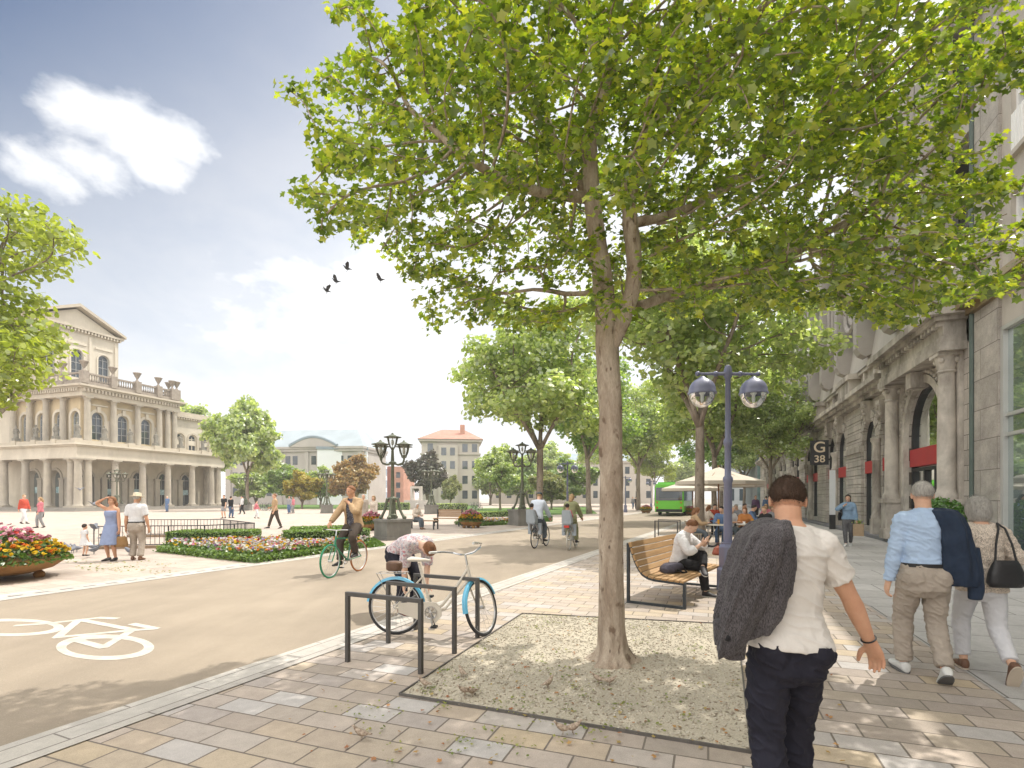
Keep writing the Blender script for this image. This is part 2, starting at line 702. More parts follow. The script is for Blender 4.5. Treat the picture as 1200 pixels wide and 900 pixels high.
pxring((123.2, 758.9), (57.5, 15), (45.5, 10.3))
pxring((12, 735.6), (63, 10.3), (51, 7))
for st in ([(70, 612), (205, 603)], [(235, 599), (410, 580), (480, 583)], [(238, 660), (322, 592)], [(238, 661), (545, 632)],
           [(330, 588), (552, 630)], [(300, 668), (428, 703), (545, 633)], [(550, 606), (645, 625)], [(545, 633), (645, 625)]):
    stroke(st)
o = mb.build('bicycle_marking', M_paint, loc=(0, 0, .0045))
for p in o.data.polygons:
    if p.normal.z < 0:
        o.data.flip_normals()
        break
struct(o)
# ---------------------------------------------------------------- trees
def colonize(trunk, attr, step, di, dk, iters=140, up=.06):
    nodes = [np.array(p, float) for p in trunk]
    par = [i - 1 for i in range(len(nodes))]
    A = np.array(attr, float)
    bd_ = np.full(len(A), 1e9)
    bi = np.zeros(len(A), int)
    new = list(range(len(nodes)))
    for it in range(iters):
        for i in new:
            d = np.linalg.norm(A - nodes[i], axis=1)
            m = d < bd_
            bd_[m] = d[m]
            bi[m] = i
        keep = bd_ > dk
        A, bd_, bi = A[keep], bd_[keep], bi[keep]
        if len(A) == 0:
            break
        act = bd_ < di
        new = []
        if not act.any():
            # walk the top towards the nearest attractor
            j = int(np.argmin(bd_))
            i = bi[j]
            d = A[j] - nodes[i]
            nodes.append(nodes[i] + d / np.linalg.norm(d) * step)
            par.append(i)
            new.append(len(nodes) - 1)
            continue
        acc = {}
        for i, a in zip(bi[act], A[act]):
            d = a - nodes[i]
            acc.setdefault(int(i), []).append(d / (np.linalg.norm(d) + 1e-9))
        for i, ds in acc.items():
            d = np.mean(ds, 0) + rng.normal(size=3) * .12 + np.array([0, 0, up])
            d /= np.linalg.norm(d) + 1e-9
            q = nodes[i] + d * step
            nodes.append(q)
            par.append(i)
            new.append(len(nodes) - 1)
        if len(nodes) > 6000:
            break
    return np.array(nodes), np.array(par)


def radii(nodes, par, r_root, p=2.3, rmin=.004):
    n = len(nodes)
    cnt = np.zeros(n)
    ch = np.bincount(par[par >= 0], minlength=n)
    for i in range(n - 1, -1, -1):
        if ch[i] == 0:
            cnt[i] += 1
        if par[i] >= 0:
            cnt[par[i]] += cnt[i]
    r = r_root * (cnt / cnt[0]) ** (1 / p)
    return np.maximum(r, rmin), ch


def branch_mesh(mb, nodes, par, r, ntr, nside=9, rcut=0.0, flare=None):
    n = len(nodes)
    kid = [[] for _ in range(n)]
    for i in range(n):
        if par[i] >= 0:
            kid[par[i]].append(i)
    stack = [(0, -1)]
    while stack:
        i, p = stack.pop()
        chain = [p, i] if p >= 0 else [i]
        while kid[i]:
            ks = sorted(kid[i], key=lambda q: -r[q])
            for q in ks[1:]:
                if r[q] >= rcut:
                    stack.append((q, i))
            i = ks[0]
            if r[i] < rcut:
                break
            chain.append(i)
        if len(chain) < 2:
            continue
        pts = [nodes[q] for q in chain]
        rr = [r[q] for q in chain]
        if p >= 0:
            rr[0] = min(r[p] * .85, rr[1] * 1.25)
        # smooth the line
        P = np.array(pts)
        for _ in range(2):
            Q = P.copy()
            Q[1:-1] = (P[:-2] + 2 * P[1:-1] + P[2:]) / 4
            P = Q
        k = nside + 4 if rr[min(1, len(rr) - 1)] > .09 else (nside if rr[min(1, len(rr) - 1)] > .03 else (6 if rr[-1] > .012 else 4))
        mb.tube([tuple(q) for q in P], rr, k)


def bark_mat(name, c1, c2, patch, sc=6., bs=.7):
    m, nt, out = newmat(name)
    tc = nd(nt, 'ShaderNodeTexCoord').outputs['Object']
    v1 = mapping(nt, tc, (1, 1, .28))
    n = noise_n(nt, v1, sc, 7, .65, .5)
    col = ramp(nt, [(.3, c1), (.62, c2)], n)
    n2 = noise_n(nt, mapping(nt, tc, (1, 1, .55)), sc * 1.7, 4, .5, .3)
    col = mixc(nt, ramp(nt, [(.60, 0), (.68, .85)], n2), col, patch)
    n3 = noise_n(nt, v1, sc * 14, 5, .7)
    col = mixc(nt, .7, col, ramp(nt, [(.25, .62), (.75, 1.22)], n3), 'MULTIPLY')
    v = nd(nt, 'ShaderNodeTexVoronoi')
    v.inputs['Scale'].default_value = sc * 1.6
    nt.links.new(mapping(nt, tc, (1, 1, .5), loc=(3.1, .2, .4)), v.inputs['Vector'])
    col = mixc(nt, ramp(nt, [(.06, .8), (.12, 0)], v.outputs['Distance']), col, (.07, .045, .03))
    p = nd(nt, 'ShaderNodeBsdfPrincipled')
    nt.links.new(col, p.inputs['Base Color'])
    p.inputs['Roughness'].default_value = .85
    p.inputs['Specular IOR Level'].default_value = .2
    b = bump(nt, n, bs, .03)
    b = bump(nt, n3, bs, .012, b)
    nt.links.new(b, p.inputs['Normal'])
    nt.links.new(p.outputs[0], out.inputs[0])
    return m


M_bark = bark_mat('plane_bark', (.24, .175, .125), (.52, .435, .345), (.17, .115, .08))
M_bark2 = bark_mat('street_bark', (.15, .115, .085), (.34, .285, .23), (.12, .09, .065), 3.)
M_leafN = leaf_mat('plane_leaf', [(.085, .14, .016), (.15, .23, .024), (.22, .31, .033), (.29, .37, .04), (.40, .43, .055)], .5, (1.75, 1.75, .5), .10)
M_leafA = leaf_mat('street_leaf', [(.22, .295, .11), (.30, .38, .145), (.39, .46, .19), (.48, .53, .26)], .58, (1.6, 1.65, .8), .11)
M_leafB = leaf_mat('bright_leaf', [(.21, .28, .05), (.28, .35, .065), (.34, .41, .09)], .55, (1.6, 1.5, .65), .09)
M_leafY = leaf_mat('yellow_leaf', [(.30, .30, .05), (.40, .36, .06), (.46, .38, .08)], .4, (1.4, 1.2, .5), .04)
M_leafO = leaf_mat('orange_leaf', [(.30, .20, .08), (.38, .26, .11), (.42, .32, .14), (.32, .28, .12)], .4, (1.4, 1.1, .6), .04)
M_leafP = leaf_mat('copper_leaf', [(.07, .06, .045), (.10, .09, .065), (.09, .10, .06)], .3, (1.3, 1.1, .8), .05)
M_leafD = leaf_mat('deep_leaf', [(.15, .24, .07), (.21, .305, .09), (.28, .37, .12)], .55, (1.6, 1.65, .65), .09)
M_leafPale = leaf_mat('pale_leaf', [(.20, .24, .10), (.28, .30, .13), (.34, .33, .16)], .4, (1.3, 1.3, .7), .04)


def blob_points(ells, n):
    out = []
    vol = np.array([e[1][0] * e[1][1] * e[1][2] for e in ells])
    for e, k in zip(ells, (vol / vol.sum() * n).astype(int)):
        d = rng.normal(size=(k, 3))
        d /= np.linalg.norm(d, axis=1, keepdims=True)
        r = rng.random(k) ** (1 / 2.2)
        out.append(np.array(e[0]) + d * r[:, None] * np.array(e[1]))
    return np.concatenate(out)


def crown_leaves(name, nodes, r, ch, thr, per, spread, smin, smax, mats, shape, parent, up=1.0, tip_extra=2, ctr=None, keep=1.0, rnd=.6):
    idx = np.where(r < thr)[0]
    if keep < 1:
        idx = idx[rng.random(len(idx)) < keep]
    k = np.full(len(idx), per)
    k[ch[idx] == 0] += tip_extra
    src = np.repeat(idx, k)
    d = rng.normal(size=(len(src), 3))
    d /= np.linalg.norm(d, axis=1, keepdims=True)
    pos = nodes[src] + d * (spread * rng.random(len(src)) ** .6)[:, None] * np.array([1, 1, .75])
    out = d * .35
    if ctr is not None:
        o2 = pos - np.array(ctr)
        out = out + o2 / np.linalg.norm(o2, axis=1, keepdims=True) * .45
    nr = out + rng.normal(size=pos.shape) * rnd + np.array([0, 0, up])
    return leaf_cloud(name, pos, nr, rng.uniform(smin, smax, len(src)), mats, shape, parent)


# --- the big plane tree in the gravel bed
tb = gp(718, 777)
near_tree = thing('plane_tree', 'tall plane tree with pale trunk growing from the gravel bed', 'tree', (tb[0], tb[1], 0))
TY = tb[1]


def tpt(u, v, dy=0.0):
    """limb point on the trunk's upright plane, dy metres behind it"""
    Y = TY + dy
    return ((u - 600) / F * Y - tb[0], dy, H + (HV - v) / F * Y)


trunk_px = [(718, 777), (717, 740), (717, 690), (716, 640), (716, 590), (716, 540), (716, 490), (714, 450), (712, 415), (711, 380), (707, 335), (702, 295), (697, 262), (693, 232), (690, 200)]
limb2 = [(738, 372, -.05), (744, 340, -.1), (746, 310, -.12), (743, 285, -.12), (737, 262, -.1), (733, 240, -.05), (738, 205, .0), (752, 180, .1), (765, 140, .2)]
limb3 = [(686, 356, .05), (662, 344, .15), (640, 338, .2)]
limb4 = [(664, 232, -.05), (634, 226, -.15), (604, 222, -.2), (575, 205, -.3), (548, 186, -.4)]
limb5 = [(735, 352, .15), (775, 352, .3), (820, 338, .5), (860, 322, .6), (905, 305, .6), (950, 292, .5)]
limb6 = [(770, 262, .1), (800, 248, .2), (835, 232, .3), (880, 205, .2)]
limb7 = [(672, 212, .3), (655, 180, .5), (640, 150, .8)]
limb8 = [(690, 170, 0), (700, 130, -.1), (712, 85, -.2), (735, 40, -.2)]
limb9 = [(780, 120, .2), (805, 95, .2), (840, 60, .1)]
tr = [tpt(u, v) for u, v in trunk_px]
tr[0] = (0, 0, -.03)
nodes0, par0 = list(tr), [i - 1 for i in range(len(tr))]


def add_limb(pts, frm):
    p = frm
    for q in pts:
        nodes0.append(tpt(*q))
        par0.append(p)
        p = len(nodes0) - 1
    return p


e2 = add_limb(limb2, 8)
add_limb(limb3, 10)
add_limb(limb4, 13)
add_limb(limb5, 9)
add_limb(limb6, len(tr) + 4)
add_limb(limb7, 13)
add_limb(limb8, 14)
add_limb(limb9, e2)
ells = [((.25, .3, 4.9), (2.3, 2.2, 1.9)), ((-1.75, .2, 4.3), (1.45, 1.5, 1.35)), ((-2.45, .0, 4.4), (.95, 1.1, 1.0)), ((2.1, .3, 4.05), (1.75, 1.7, 1.45)),
        ((3.15, .6, 4.0), (1.15, 1.3, 1.3)), ((2.6, .2, 3.55), (1.0, 1.0, .75)), ((-.75, .1, 3.45), (.85, .8, .62)), ((.0, .2, 6.2), (2.2, 1.8, 1.0)), ((1.2, .2, 3.7), (1.4, 1.3, .8)), ((-1.4, .2, 5.6), (1.2, 1.3, .9)), ((2.2, .2, 5.3), (1.5, 1.4, 1.0))]
ells += [((.9, .5, 6.6), (2.6, 2.2, 1.2)), ((-1.3, .6, 6.1), (1.3, 1.3, .9)), ((2.9, .7, 5.4), (1.3, 1.5, 1.2)), ((3.7, .9, 4.6), (.8, 1.1, 1.5)), ((2.3, .9, 6.2), (1.5, 1.5, .9)), ((1.9, 1.3, 3.9), (1.6, 1.2, .9)), ((.2, -.1, 6.6), (2.4, 1.6, 1.3)), ((2.6, .2, 6.4), (1.8, 1.4, 1.1)), ((-1.2, -.2, 6.3), (1.2, 1.2, 1.0)), ((1.2, -.8, 5.6), (2.4, 1.0, 1.2)), ((-.9, -.7, 5.2), (1.3, .9, 1.0)), ((-2.3, .2, 5.7), (.9, 1.1, 1.1)), ((-2.0, .3, 6.4), (.9, 1.0, .8))]
att = blob_points(ells, 4900)
# keep the trunk's foot and the space in front of the lens free
ax_ = att[:, 0] / (1 + att[:, 1] / TY)
zmin = np.interp(ax_, [-3.4, -2.6, -2.0, -1.6, -.2, .4, 1.6, 2.5, 3.2, 3.7, 4.3], [4.2, 4.05, 3.65, 3.2, 3.15, 3.35, 3.42, 3.25, 3.25, 3.5, 3.7])
att = att[(att[:, 2] > 1.64 + (zmin + .12 - 1.64) * (1 + att[:, 1] / TY))]
A0 = np.array(nodes0)
# grow: trunk + limbs given, twigs by colonisation


def grow(nodes0, par0, att, step, di, dk, iters=120):
    nodes = [np.array(p, float) for p in nodes0]
    par = list(par0)
    A = att
    D = np.full(len(A), 1e9)
    I = np.zeros(len(A), int)
    new = list(range(6, len(nodes)))
    for it in range(iters):
        for i in new:
            d = np.linalg.norm(A - nodes[i], axis=1)
            m = d < D
            D[m] = d[m]
            I[m] = i
        kp = D > dk
        A, D, I = A[kp], D[kp], I[kp]
        if len(A) == 0 or len(nodes) > 9000:
            break
        act = D < di
        if not act.any():
            break
        acc = {}
        for i, a in zip(I[act], A[act]):
            d = a - nodes[i]
            acc.setdefault(int(i), []).append(d / (np.linalg.norm(d) + 1e-9))
        new = []
        for i, ds in acc.items():
            d = np.mean(ds, 0) + rng.normal(size=3) * .16 + np.array([0, 0, .05])
            d /= np.linalg.norm(d) + 1e-9
            nodes.append(nodes[i] + d * step)
            par.append(i)
            new.append(len(nodes) - 1)
    return np.array(nodes), np.array(par)


nn, pp = grow(nodes0, par0, att, .15, 1.5, .2)
rr, ch = radii(nn, pp, .118, 2.35, .0035)
for i in range(len(tr)):        # the trunk keeps its measured taper
    t = i / (len(tr) - 1)
    rr[i] = max(rr[i], .115 - .040 * max(0, (t - .45) / .55)) if i > 8 else .122 - .012 * i / 8
for k, i in enumerate(range(len(tr), len(tr) + len(limb2))):
    rr[i] = max(rr[i], .066 - .004 * k)
for i in range(len(tr) + len(limb2), len(nodes0)):
    rr[i] = min(max(rr[i], .024), .05)
mb = MB()
# trunk with a root flare and knots
pts, rad = [], []
T = np.array(tr)
zz = np.linspace(0, 1, 64)
seg = np.interp(zz, [0, .04, .1, 1], [0, .035, .09, 1])
z_tr = T[:, 2]
NS = 28
vs, fs = [], []
zq = np.interp(seg, [0, 1], [z_tr[0], z_tr[10] + .3])
for i, z in enumerate(zq):
    cx_ = np.interp(z, z_tr, T[:, 0])
    cy_ = np.interp(z, z_tr, T[:, 1])
    r0 = np.interp(z, z_tr, rr[:len(tr)])
    fl = .15 * math.exp(-max(z, 0) / .07) + .03 * math.exp(-max(z, 0) / .3)
    for j in range(NS):
        a = 2 * PI * j / NS
        lob = .55 + .6 * max(0, math.sin(a * 5 + .7 + .6 * math.sin(a * 2))) + .25 * math.sin(a * 3 + 1)
        q = Vector((math.cos(a) * 2.4, math.sin(a) * 2.4, z * 1.9))
        n = noise.noise(q) * .016 + noise.noise(q * 3.1) * .007
        rj = r0 + fl * lob + n
        vs.append((cx_ + math.cos(a) * rj, cy_ + math.sin(a) * rj, z))
for i in range(len(zq) - 1):
    for j in range(NS):
        j2 = (j + 1) % NS
        fs.append((i * NS + j, i * NS + j2, (i + 1) * NS + j2, (i + 1) * NS + j))
mb.add(vs, fs)
nz = nn.copy()
# branches (the trunk chain again from the fork up, sunk inside the sculpted trunk below)
r_b = rr.copy()
r_b[:9] = rr[:9] * .8
branch_mesh(mb, nz, pp, r_b, len(tr), 10, .0045)
mb.build('trunk', M_bark, near_tree, True, ang=180)
crown_leaves('crown', nn, rr, ch, .0125, 17, .165, .027, .060, M_leafN, 'maple', near_tree, up=1.0, tip_extra=12, ctr=(.4, .3, 3.2), keep=.86)


# --- street trees: three shapes, then copies
def make_tree(h, crown_r, fork, trunk_r, nattr, leafmat, per, smin, smax, zsquash=1.0, seed=1, lean=0.0, shape='clump', barkm=None, lobes=15, tip=3, thr=.02, spread=.42, step=.36, name='street_tree', nleaf=9000):
    global rng
    keep_rng = rng
    rng = np.random.default_rng(seed)
    root = thing(name, 'tree', 'tree')
    cz = (h + fork) / 2 + .2
    rz = (h - fork) / 2
    es = [((0, 0, cz), (crown_r * .6, crown_r * .6, rz * .75))]
    for k in range(lobes):
        a = 2 * PI * k / lobes * 1.0 + rng.uniform(-.3, .3)
        zz = rng.uniform(-.75, .85)
        rho = math.sqrt(max(.1, 1 - zz * zz)) * crown_r * rng.uniform(.5, .85)
        s = rng.uniform(.2, .36) * crown_r
        es.append(((rho * math.cos(a), rho * math.sin(a), cz + zz * rz * .92), (s, s, s * .7 * zsquash)))
    att = blob_points(es, nattr)
    att = att[att[:, 2] > fork * .8]
    tz = np.linspace(0, fork, 7)
    tr = [(lean * z + .04 * math.sin(z * 2 + seed), .04 * math.cos(z * 1.7 + seed), z - .03) for z in tz]
    n0, p0 = list(tr), [i - 1 for i in range(7)]
    nb = 4
    for k in range(nb):
        a = 2 * PI * k / nb + rng.uniform(-.4, .4)
        p = 6
        q = np.array(tr[6])
        d = np.array([math.cos(a) * rng.uniform(.4, .8), math.sin(a) * rng.uniform(.4, .8), 1.])
        if k == 0:
            d = np.array([.1, .05, 1.])
        d /= np.linalg.norm(d)
        for s in range(5):
            q = q + d * rz * .2
            d = d + np.array([math.cos(a) * .06, math.sin(a) * .06, .02])
            d /= np.linalg.norm(d)
            n0.append(tuple(q))
            p0.append(p)
            p = len(n0) - 1
    nodes, par = grow(n0, p0, att, step, 2.6, step * .95)
    r, ch = radii(nodes, par, trunk_r, 2.0, .006)
    for i in range(7):
        r[i] = trunk_r * (1.25 if i == 0 else 1 - .03 * i)
    mb = MB()
    branch_mesh(mb, nodes, par, r, 7, 8, .009)
    mb.build('trunk', barkm or M_bark2, root, True, ang=180)
    kids_n = np.ones(len(nodes))
    for i in range(len(nodes) - 1, 0, -1):
        kids_n[par[i]] += kids_n[i]
    fake = np.where(kids_n <= 5, 0.0, 1.0)
    fake[:7] = 1
    # leaves per twig node so that every shape carries about the same number
    nt = max(1, int((fake < .5).sum()))
    k = max(3, int(round(nleaf / nt)))
    crown_leaves('crown', nodes, fake, ch, .5, k, spread, smin, smax, leafmat, shape, root, up=.55, rnd=.75, tip_extra=tip, ctr=(0, 0, fork))
    rng = keep_rng
    return root


def recrown(root, leafmat):
    """a copy's crown in another leaf colour"""
    for c in root.children:
        if c.name.startswith('crown'):
            c.material_slots[0].link = 'OBJECT'
            c.material_slots[0].material = leafmat


def place(root, u, v, sc, label, group='street trees', rz=None, lm=None, first=False, sz=None):
    x, y = gp(u, v)
    s = (sc, sc, sz or sc)
    if first:
        root.location = (x, y, 0)
        root.rotation_euler.z = rz or 0
        root.scale = s
        root['label'] = label
        root['group'] = group
        o = root
    else:
        o = dup(root, (x, y, 0), rz or 0, label, group, s)
    if lm:
        recrown(o, lm)
    return o


tA = make_tree(11.3, 4.7, 4.3, .19, 1200, M_leafA, 9, .06, .12, seed=3, nleaf=15000, spread=.6, tip=4)
tB = make_tree(12.3, 5.1, 4.2, .21, 1000, M_leafA, 8, .07, .14, seed=11, nleaf=14000, lean=.02, spread=.62, tip=3)
tC = make_tree(8.5, 3.6, 2.6, .15, 700, M_leafB, 14, .075, .15, seed=21, nleaf=13000, spread=.5, tip=4, zsquash=1.2)
tL = make_tree(11.2, 4.6, 2.2, .2, 1100, M_leafB, 7, .05, .1, seed=5, nleaf=15000, spread=.55, tip=4)
tS = make_tree(5.6, 3.1, .9, .16, 420, M_leafD, 18, .07, .15, seed=31, nleaf=11000, spread=.5, tip=4, lobes=11, name='garden_tree')

place(tA, 820, 634, 1.0, 'slender street tree behind the bench, its trunk in front of the parasols', rz=.4, first=True)
place(tA, 837, 612, 1.0, 'street tree rising behind the cream parasols', rz=2.2)
place(tA, 903, 611.5, .8, 'street tree whose crown brushes the stone arcade front above the cafe', rz=4.0)
place(tB, 632, 615.5, 1.06, 'large street tree with pale trunk behind the two cyclists with child seats', rz=.9, first=True)
place(tB, 690, 602, 1.3, 'street tree just left of the big plane trunk, across the road', rz=2.6, lm=M_leafD)
place(tB, 748, 598, 1.3, 'street tree between the big plane trunk and the green bus', rz=4.4)
place(tB, 845, 602, .95, 'far street tree between the parasols and the globe lamp post', rz=5.4, lm=M_leafD)
place(tC, 586, 597.3, 1.05, 'small round tree with thin trunk on the lawn left of the cyclists', rz=.3, first=True, lm=M_leafA)
tL.location = (-16.9, 15.5, 0)
tag(tL, 'bright tree at the left picture edge in front of the opera house', 'tree', 'street trees')
place(tC, 290, 598.0, 1.38, 'tall bright green tree beside the right end of the opera house', rz=1.2, sz=1.75)
place(tC, 230, 593.4, 2.3, 'bright tree half hidden behind the low wing of the opera house', rz=2.4)
place(tS, 342, 595, 1.25, 'dark green low tree at the plaza edge right of the tall bright tree', 'plaza trees', first=True)
place(tS, 354, 596.2, .98, 'yellow tree at the far plaza edge below the pediment building', 'plaza trees', 1.1, M_leafY)
place(tS, 376, 594.5, 1.2, 'olive green tree between the yellow and the orange tree', 'plaza trees', 2.0, M_leafA)
place(tS, 411, 596.0, 1.28, 'orange brown autumn tree left of the tall bronze lantern', 'plaza trees', 2.9, M_leafO, sz=1.4)
place(tS, 501, 594, 1.35, 'dark copper beech beside the stone portal monument', 'plaza trees', 4.2, M_leafP, sz=1.75)
place(tS, 528, 594.6, .62, 'pale small tree right of the dark copper beech', 'plaza trees', 3.3, M_leafPale, sz=.95)
place(tS, 300, 594, 1.5, 'broad green tree behind the people right of the opera house', 'plaza trees', 5.1, M_leafA, sz=1.2)
place(tS, 646, 597, .95, 'yellow green bush behind the cyclist in the white jacket', 'plaza trees', 5.6, M_leafPale)
place(tS, 668, 594, 1.7, 'dark green tree behind the olive coated cyclist', 'plaza trees', .7, M_leafD, sz=1.5)
place(tS, 575, 592, 1.7, 'dull green tree behind the small round lawn tree', 'plaza trees', 1.7, M_leafA)
place(tS, 612, 592.5, 1.5, 'low dark tree behind the tall lantern near the cyclists', 'plaza trees', 2.7, M_leafD)
place(tB, 715, 593, 1.7, 'far street tree hidden partly by the big plane trunk', rz=3.4)
place(tB, 768, 592.5, 1.05, 'far street tree above the green bus roof', rz=1.4, lm=M_leafB)
place(tC, 640, 590.5, 1.9, 'tall far tree behind the large street tree of the cyclists', rz=.1, lm=M_leafA)
place(tC, 700, 589.5, 2.0, 'tallest far tree closing the park behind the olive coated cyclist', rz=2.1, lm=M_leafA)
place(tB, 872, 596, 1.05, 'far street tree right of the globe lamp post', rz=.6)
place(tC, 800, 589.8, 1.6, 'far green tree closing the street right of the bus', rz=4.1, lm=M_leafA)
# ---------------------------------------------------------------- buildings
M_cream = mk('opera_stone', (.50, .45, .36), .8, .10, .8, .15, 8, stain=(.40, .35, .27), ss=.5)
M_creamw = mk('opera_plaster', (.57, .52, .43), .85, .07, .6, stain=(.45, .41, .335), ss=.4)
M_col = mk('opera_column_stone', (.40, .36, .29), .8, .14, 1.2, .2, 12, stain=(.30, .27, .23), ss=1.)
M_ochre = mk('opera_ochre', (.52, .43, .28), .85, .1, .8)
M_trim = mk('opera_trim', (.46, .41, .33), .8, .1, 1.)
M_statue = mk('statue_bronze_green', (.20, .19, .16), .7, .3, 3)
M_urn = mk('urn_stone', (.28, .24, .20), .8, .2, 3)
M_stepst = mk('step_stone', (.27, .25, .22), .85, .12, 2)
M_win = glass_mat('window_glass', (.5, .58, .66), .03, (.03, .04, .05), .25)
M_winbar = mk('window_bar', (.30, .31, .31), .6, .1)
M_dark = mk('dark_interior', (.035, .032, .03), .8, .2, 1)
M_roofg = mk('grey_roof', (.30, .31, .33), .7, .12, .6)


def arch_wall(mb, x0, x1, z0, z1, openings, y=0.0, depth=.4, n=14):
    """wall in the x,z plane facing -y, with openings (cx, w, zb, zs): width w from sill zb to springing zs, round head above
    (zs None... a flat head at zt when given as (cx, w, zb, zs, 'flat')); reveals run back by depth"""
    ops = sorted(openings)
    x = x0
    for op in ops:
        cx, w, zb, zs = op[:4]
        flat = len(op) > 4
        l, r = cx - w / 2, cx + w / 2
        if l - x > 1e-4:
            mb.add([(x, y, z0), (l, y, z0), (l, y, z1), (x, y, z1)], [(0, 1, 2, 3)])
        if zb - z0 > 1e-4:
            mb.add([(l, y, z0), (r, y, z0), (r, y, zb), (l, y, zb)], [(0, 1, 2, 3)])
            mb.add([(l, y, zb), (r, y, zb), (r, y + depth, zb), (l, y + depth, zb)], [(0, 1, 2, 3)])
        if flat:
            arc = [(l, zs), (r, zs)]
        else:
            arc = [(cx - w / 2 * math.cos(PI * k / n), zs + w / 2 * math.sin(PI * k / n)) for k in range(n + 1)]
        for (xa, za), (xb, zb2) in zip(arc, arc[1:]):
            mb.add([(xa, y, za), (xb, y, zb2), (xb, y, z1), (xa, y, z1)], [(0, 1, 2, 3)])
            mb.add([(xa, y, za), (xa, y + depth, za), (xb, y + depth, zb2), (xb, y, zb2)], [(0, 1, 2, 3)])
        for xx, sgn in ((l, 1), (r, -1)):
            q = [(xx, y, zb), (xx, y + depth, zb), (xx, y + depth, zs), (xx, y, zs)]
            mb.add(q if sgn > 0 else q[::-1], [(0, 1, 2, 3)])
        x = r
    if x1 - x > 1e-4:
        mb.add([(x, y, z0), (x1, y, z0), (x1, y, z1), (x, y, z1)], [(0, 1, 2, 3)])


def arch_pane(mb, cx, w, zb, zs, y, n=14, flat=False):
    if flat:
        pts = [(cx - w / 2, zs), (cx + w / 2, zs)]
    else:
        pts = [(cx - w / 2 * math.cos(PI * k / n), zs + w / 2 * math.sin(PI * k / n)) for k in range(n + 1)]
    poly = [(cx - w / 2, zb)] + pts + [(cx + w / 2, zb)]
    mb.add([(p[0], y, p[1]) for p in poly], [tuple(range(len(poly)))][:1])


def arch_frame(mb, cx, w, zb, zs, y, t=.08, d=.08, bars_v=1, bars_h=3, n=14):
    arc = [(cx - (w / 2 - t / 2) * math.cos(PI * k / n), y, zs + (w / 2 - t / 2) * math.sin(PI * k / n)) for k in range(n + 1)]
    for a, b in zip(arc, arc[1:]):
        mb.bar(a, b, t, d, up=(0, 1, 0))
    for s in (-1, 1):
        mb.b2(cx + s * (w / 2 - t), cx + s * w / 2, y - d / 2, y + d / 2, zb, zs)
    for k in range(bars_v):
        xx = cx - w / 2 + w * (k + 1) / (bars_v + 1)
        mb.b2(xx - t / 3, xx + t / 3, y - d / 2.2, y + d / 2.2, zb, zs + w * .2)
    for k in range(bars_h):
        z = zb + (zs - zb) * (k + 1) / bars_h
        mb.b2(cx - w / 2 + t, cx + w / 2 - t, y - d / 2.5, y + d / 2.5, z - t / 3, z + t / 3)


def archivolt(mb, cx, w, zs, y, t, d, n=16, legs=None):
    """raised moulding round an arch head"""
    for k in range(n):
        a0, a1 = PI * k / n, PI * (k + 1) / n
        r0, r1 = w / 2 + .01, w / 2 + t
        vs = []
        for yy in (y, y - d):
            for a, r in ((a0, r0), (a0, r1), (a1, r1), (a1, r0)):
                vs.append((cx - r * math.cos(a), yy, zs + r * math.sin(a)))
        mb.add(vs, [(0, 1, 2, 3), (7, 6, 5, 4), (0, 4, 5, 1), (1, 5, 6, 2), (2, 6, 7, 3), (3, 7, 4, 0)])
    if legs is not None:
        for s in (-1, 1):
            xa, xb = cx + s * (w / 2 + .01), cx + s * (w / 2 + t)
            mb.b2(min(xa, xb), max(xa, xb), y - d, y, legs, zs)


def column(mb, x, y, z0, z1, r, n=14):
    h = z1 - z0
    mb.b2(x - r * 1.35, x + r * 1.35, y - r * 1.35, y + r * 1.35, z0, z0 + r * .45)
    mb.lathe([(r * 1.28, r * .45), (r * 1.3, r * .6), (r * 1.12, r * .85), (r, r * 1.1), (r * .99, h * .35), (r * .86, h - r * 1.5), (r * .95, h - r * 1.4), (r * .86, h - r * 1.2), (r * 1.15, h - r * .55), (r * 1.2, h - r * .4)], (x, y, z0), n)
    mb.b2(x - r * 1.3, x + r * 1.3, y - r * 1.3, y + r * 1.3, z1 - r * .4, z1)


def statue(mb, x, y, z, h=1.9):
    k = h / 1.9
    mb.b2(x - .3 * k, x + .3 * k, y - .3 * k, y + .3 * k, z, z + .35 * k)
    mb.lathe([(.26, .35), (.22, .8), (.17, 1.05), (.24, 1.35), (.22, 1.5), (.07, 1.58), (.11, 1.68), (.10, 1.8), (.04, 1.88)], (x, y, z), 9)
    mb.tube([(x + .2, y, z + 1.45 * k), (x + .33, y - .06, z + 1.15 * k), (x + .2, y - .2, z + .95 * k)], [.07, .06, .05], 6)
    mb.tube([(x - .2, y, z + 1.45 * k), (x - .3, y + .02, z + 1.1 * k), (x - .26, y - .05, z + .8 * k)], [.07, .06, .05], 6)


def urn(mb, x, y, z):
    mb.b2(x - .36, x + .36, y - .36, y + .36, z - 1.5, z)
    mb.lathe([(.26, 0), (.2, .12), (.1, .3), (.14, .42), (.32, .75), (.44, 1.05), (.52, 1.12), (.48, 1.2), (.2, 1.22)], (x, y, z), 12)


# --- opera house
OPR = math.atan2(.9517, .307)
opera = thing('opera_house', 'cream neoclassical opera house with columned portico, urns and gable', 'building', (-51, 62, 0), OPR)
L = 20.8
DPT = 15.0
mb = MB()
for i in range(3):          # stylobate steps
    e = .9 - .3 * i
    mb.b2(-e, L + e, -e, DPT + 4, -.02 if i == 0 else .14 * i + .001, .14 * (i + 1))
mb.build('steps', M_stepst, opera)
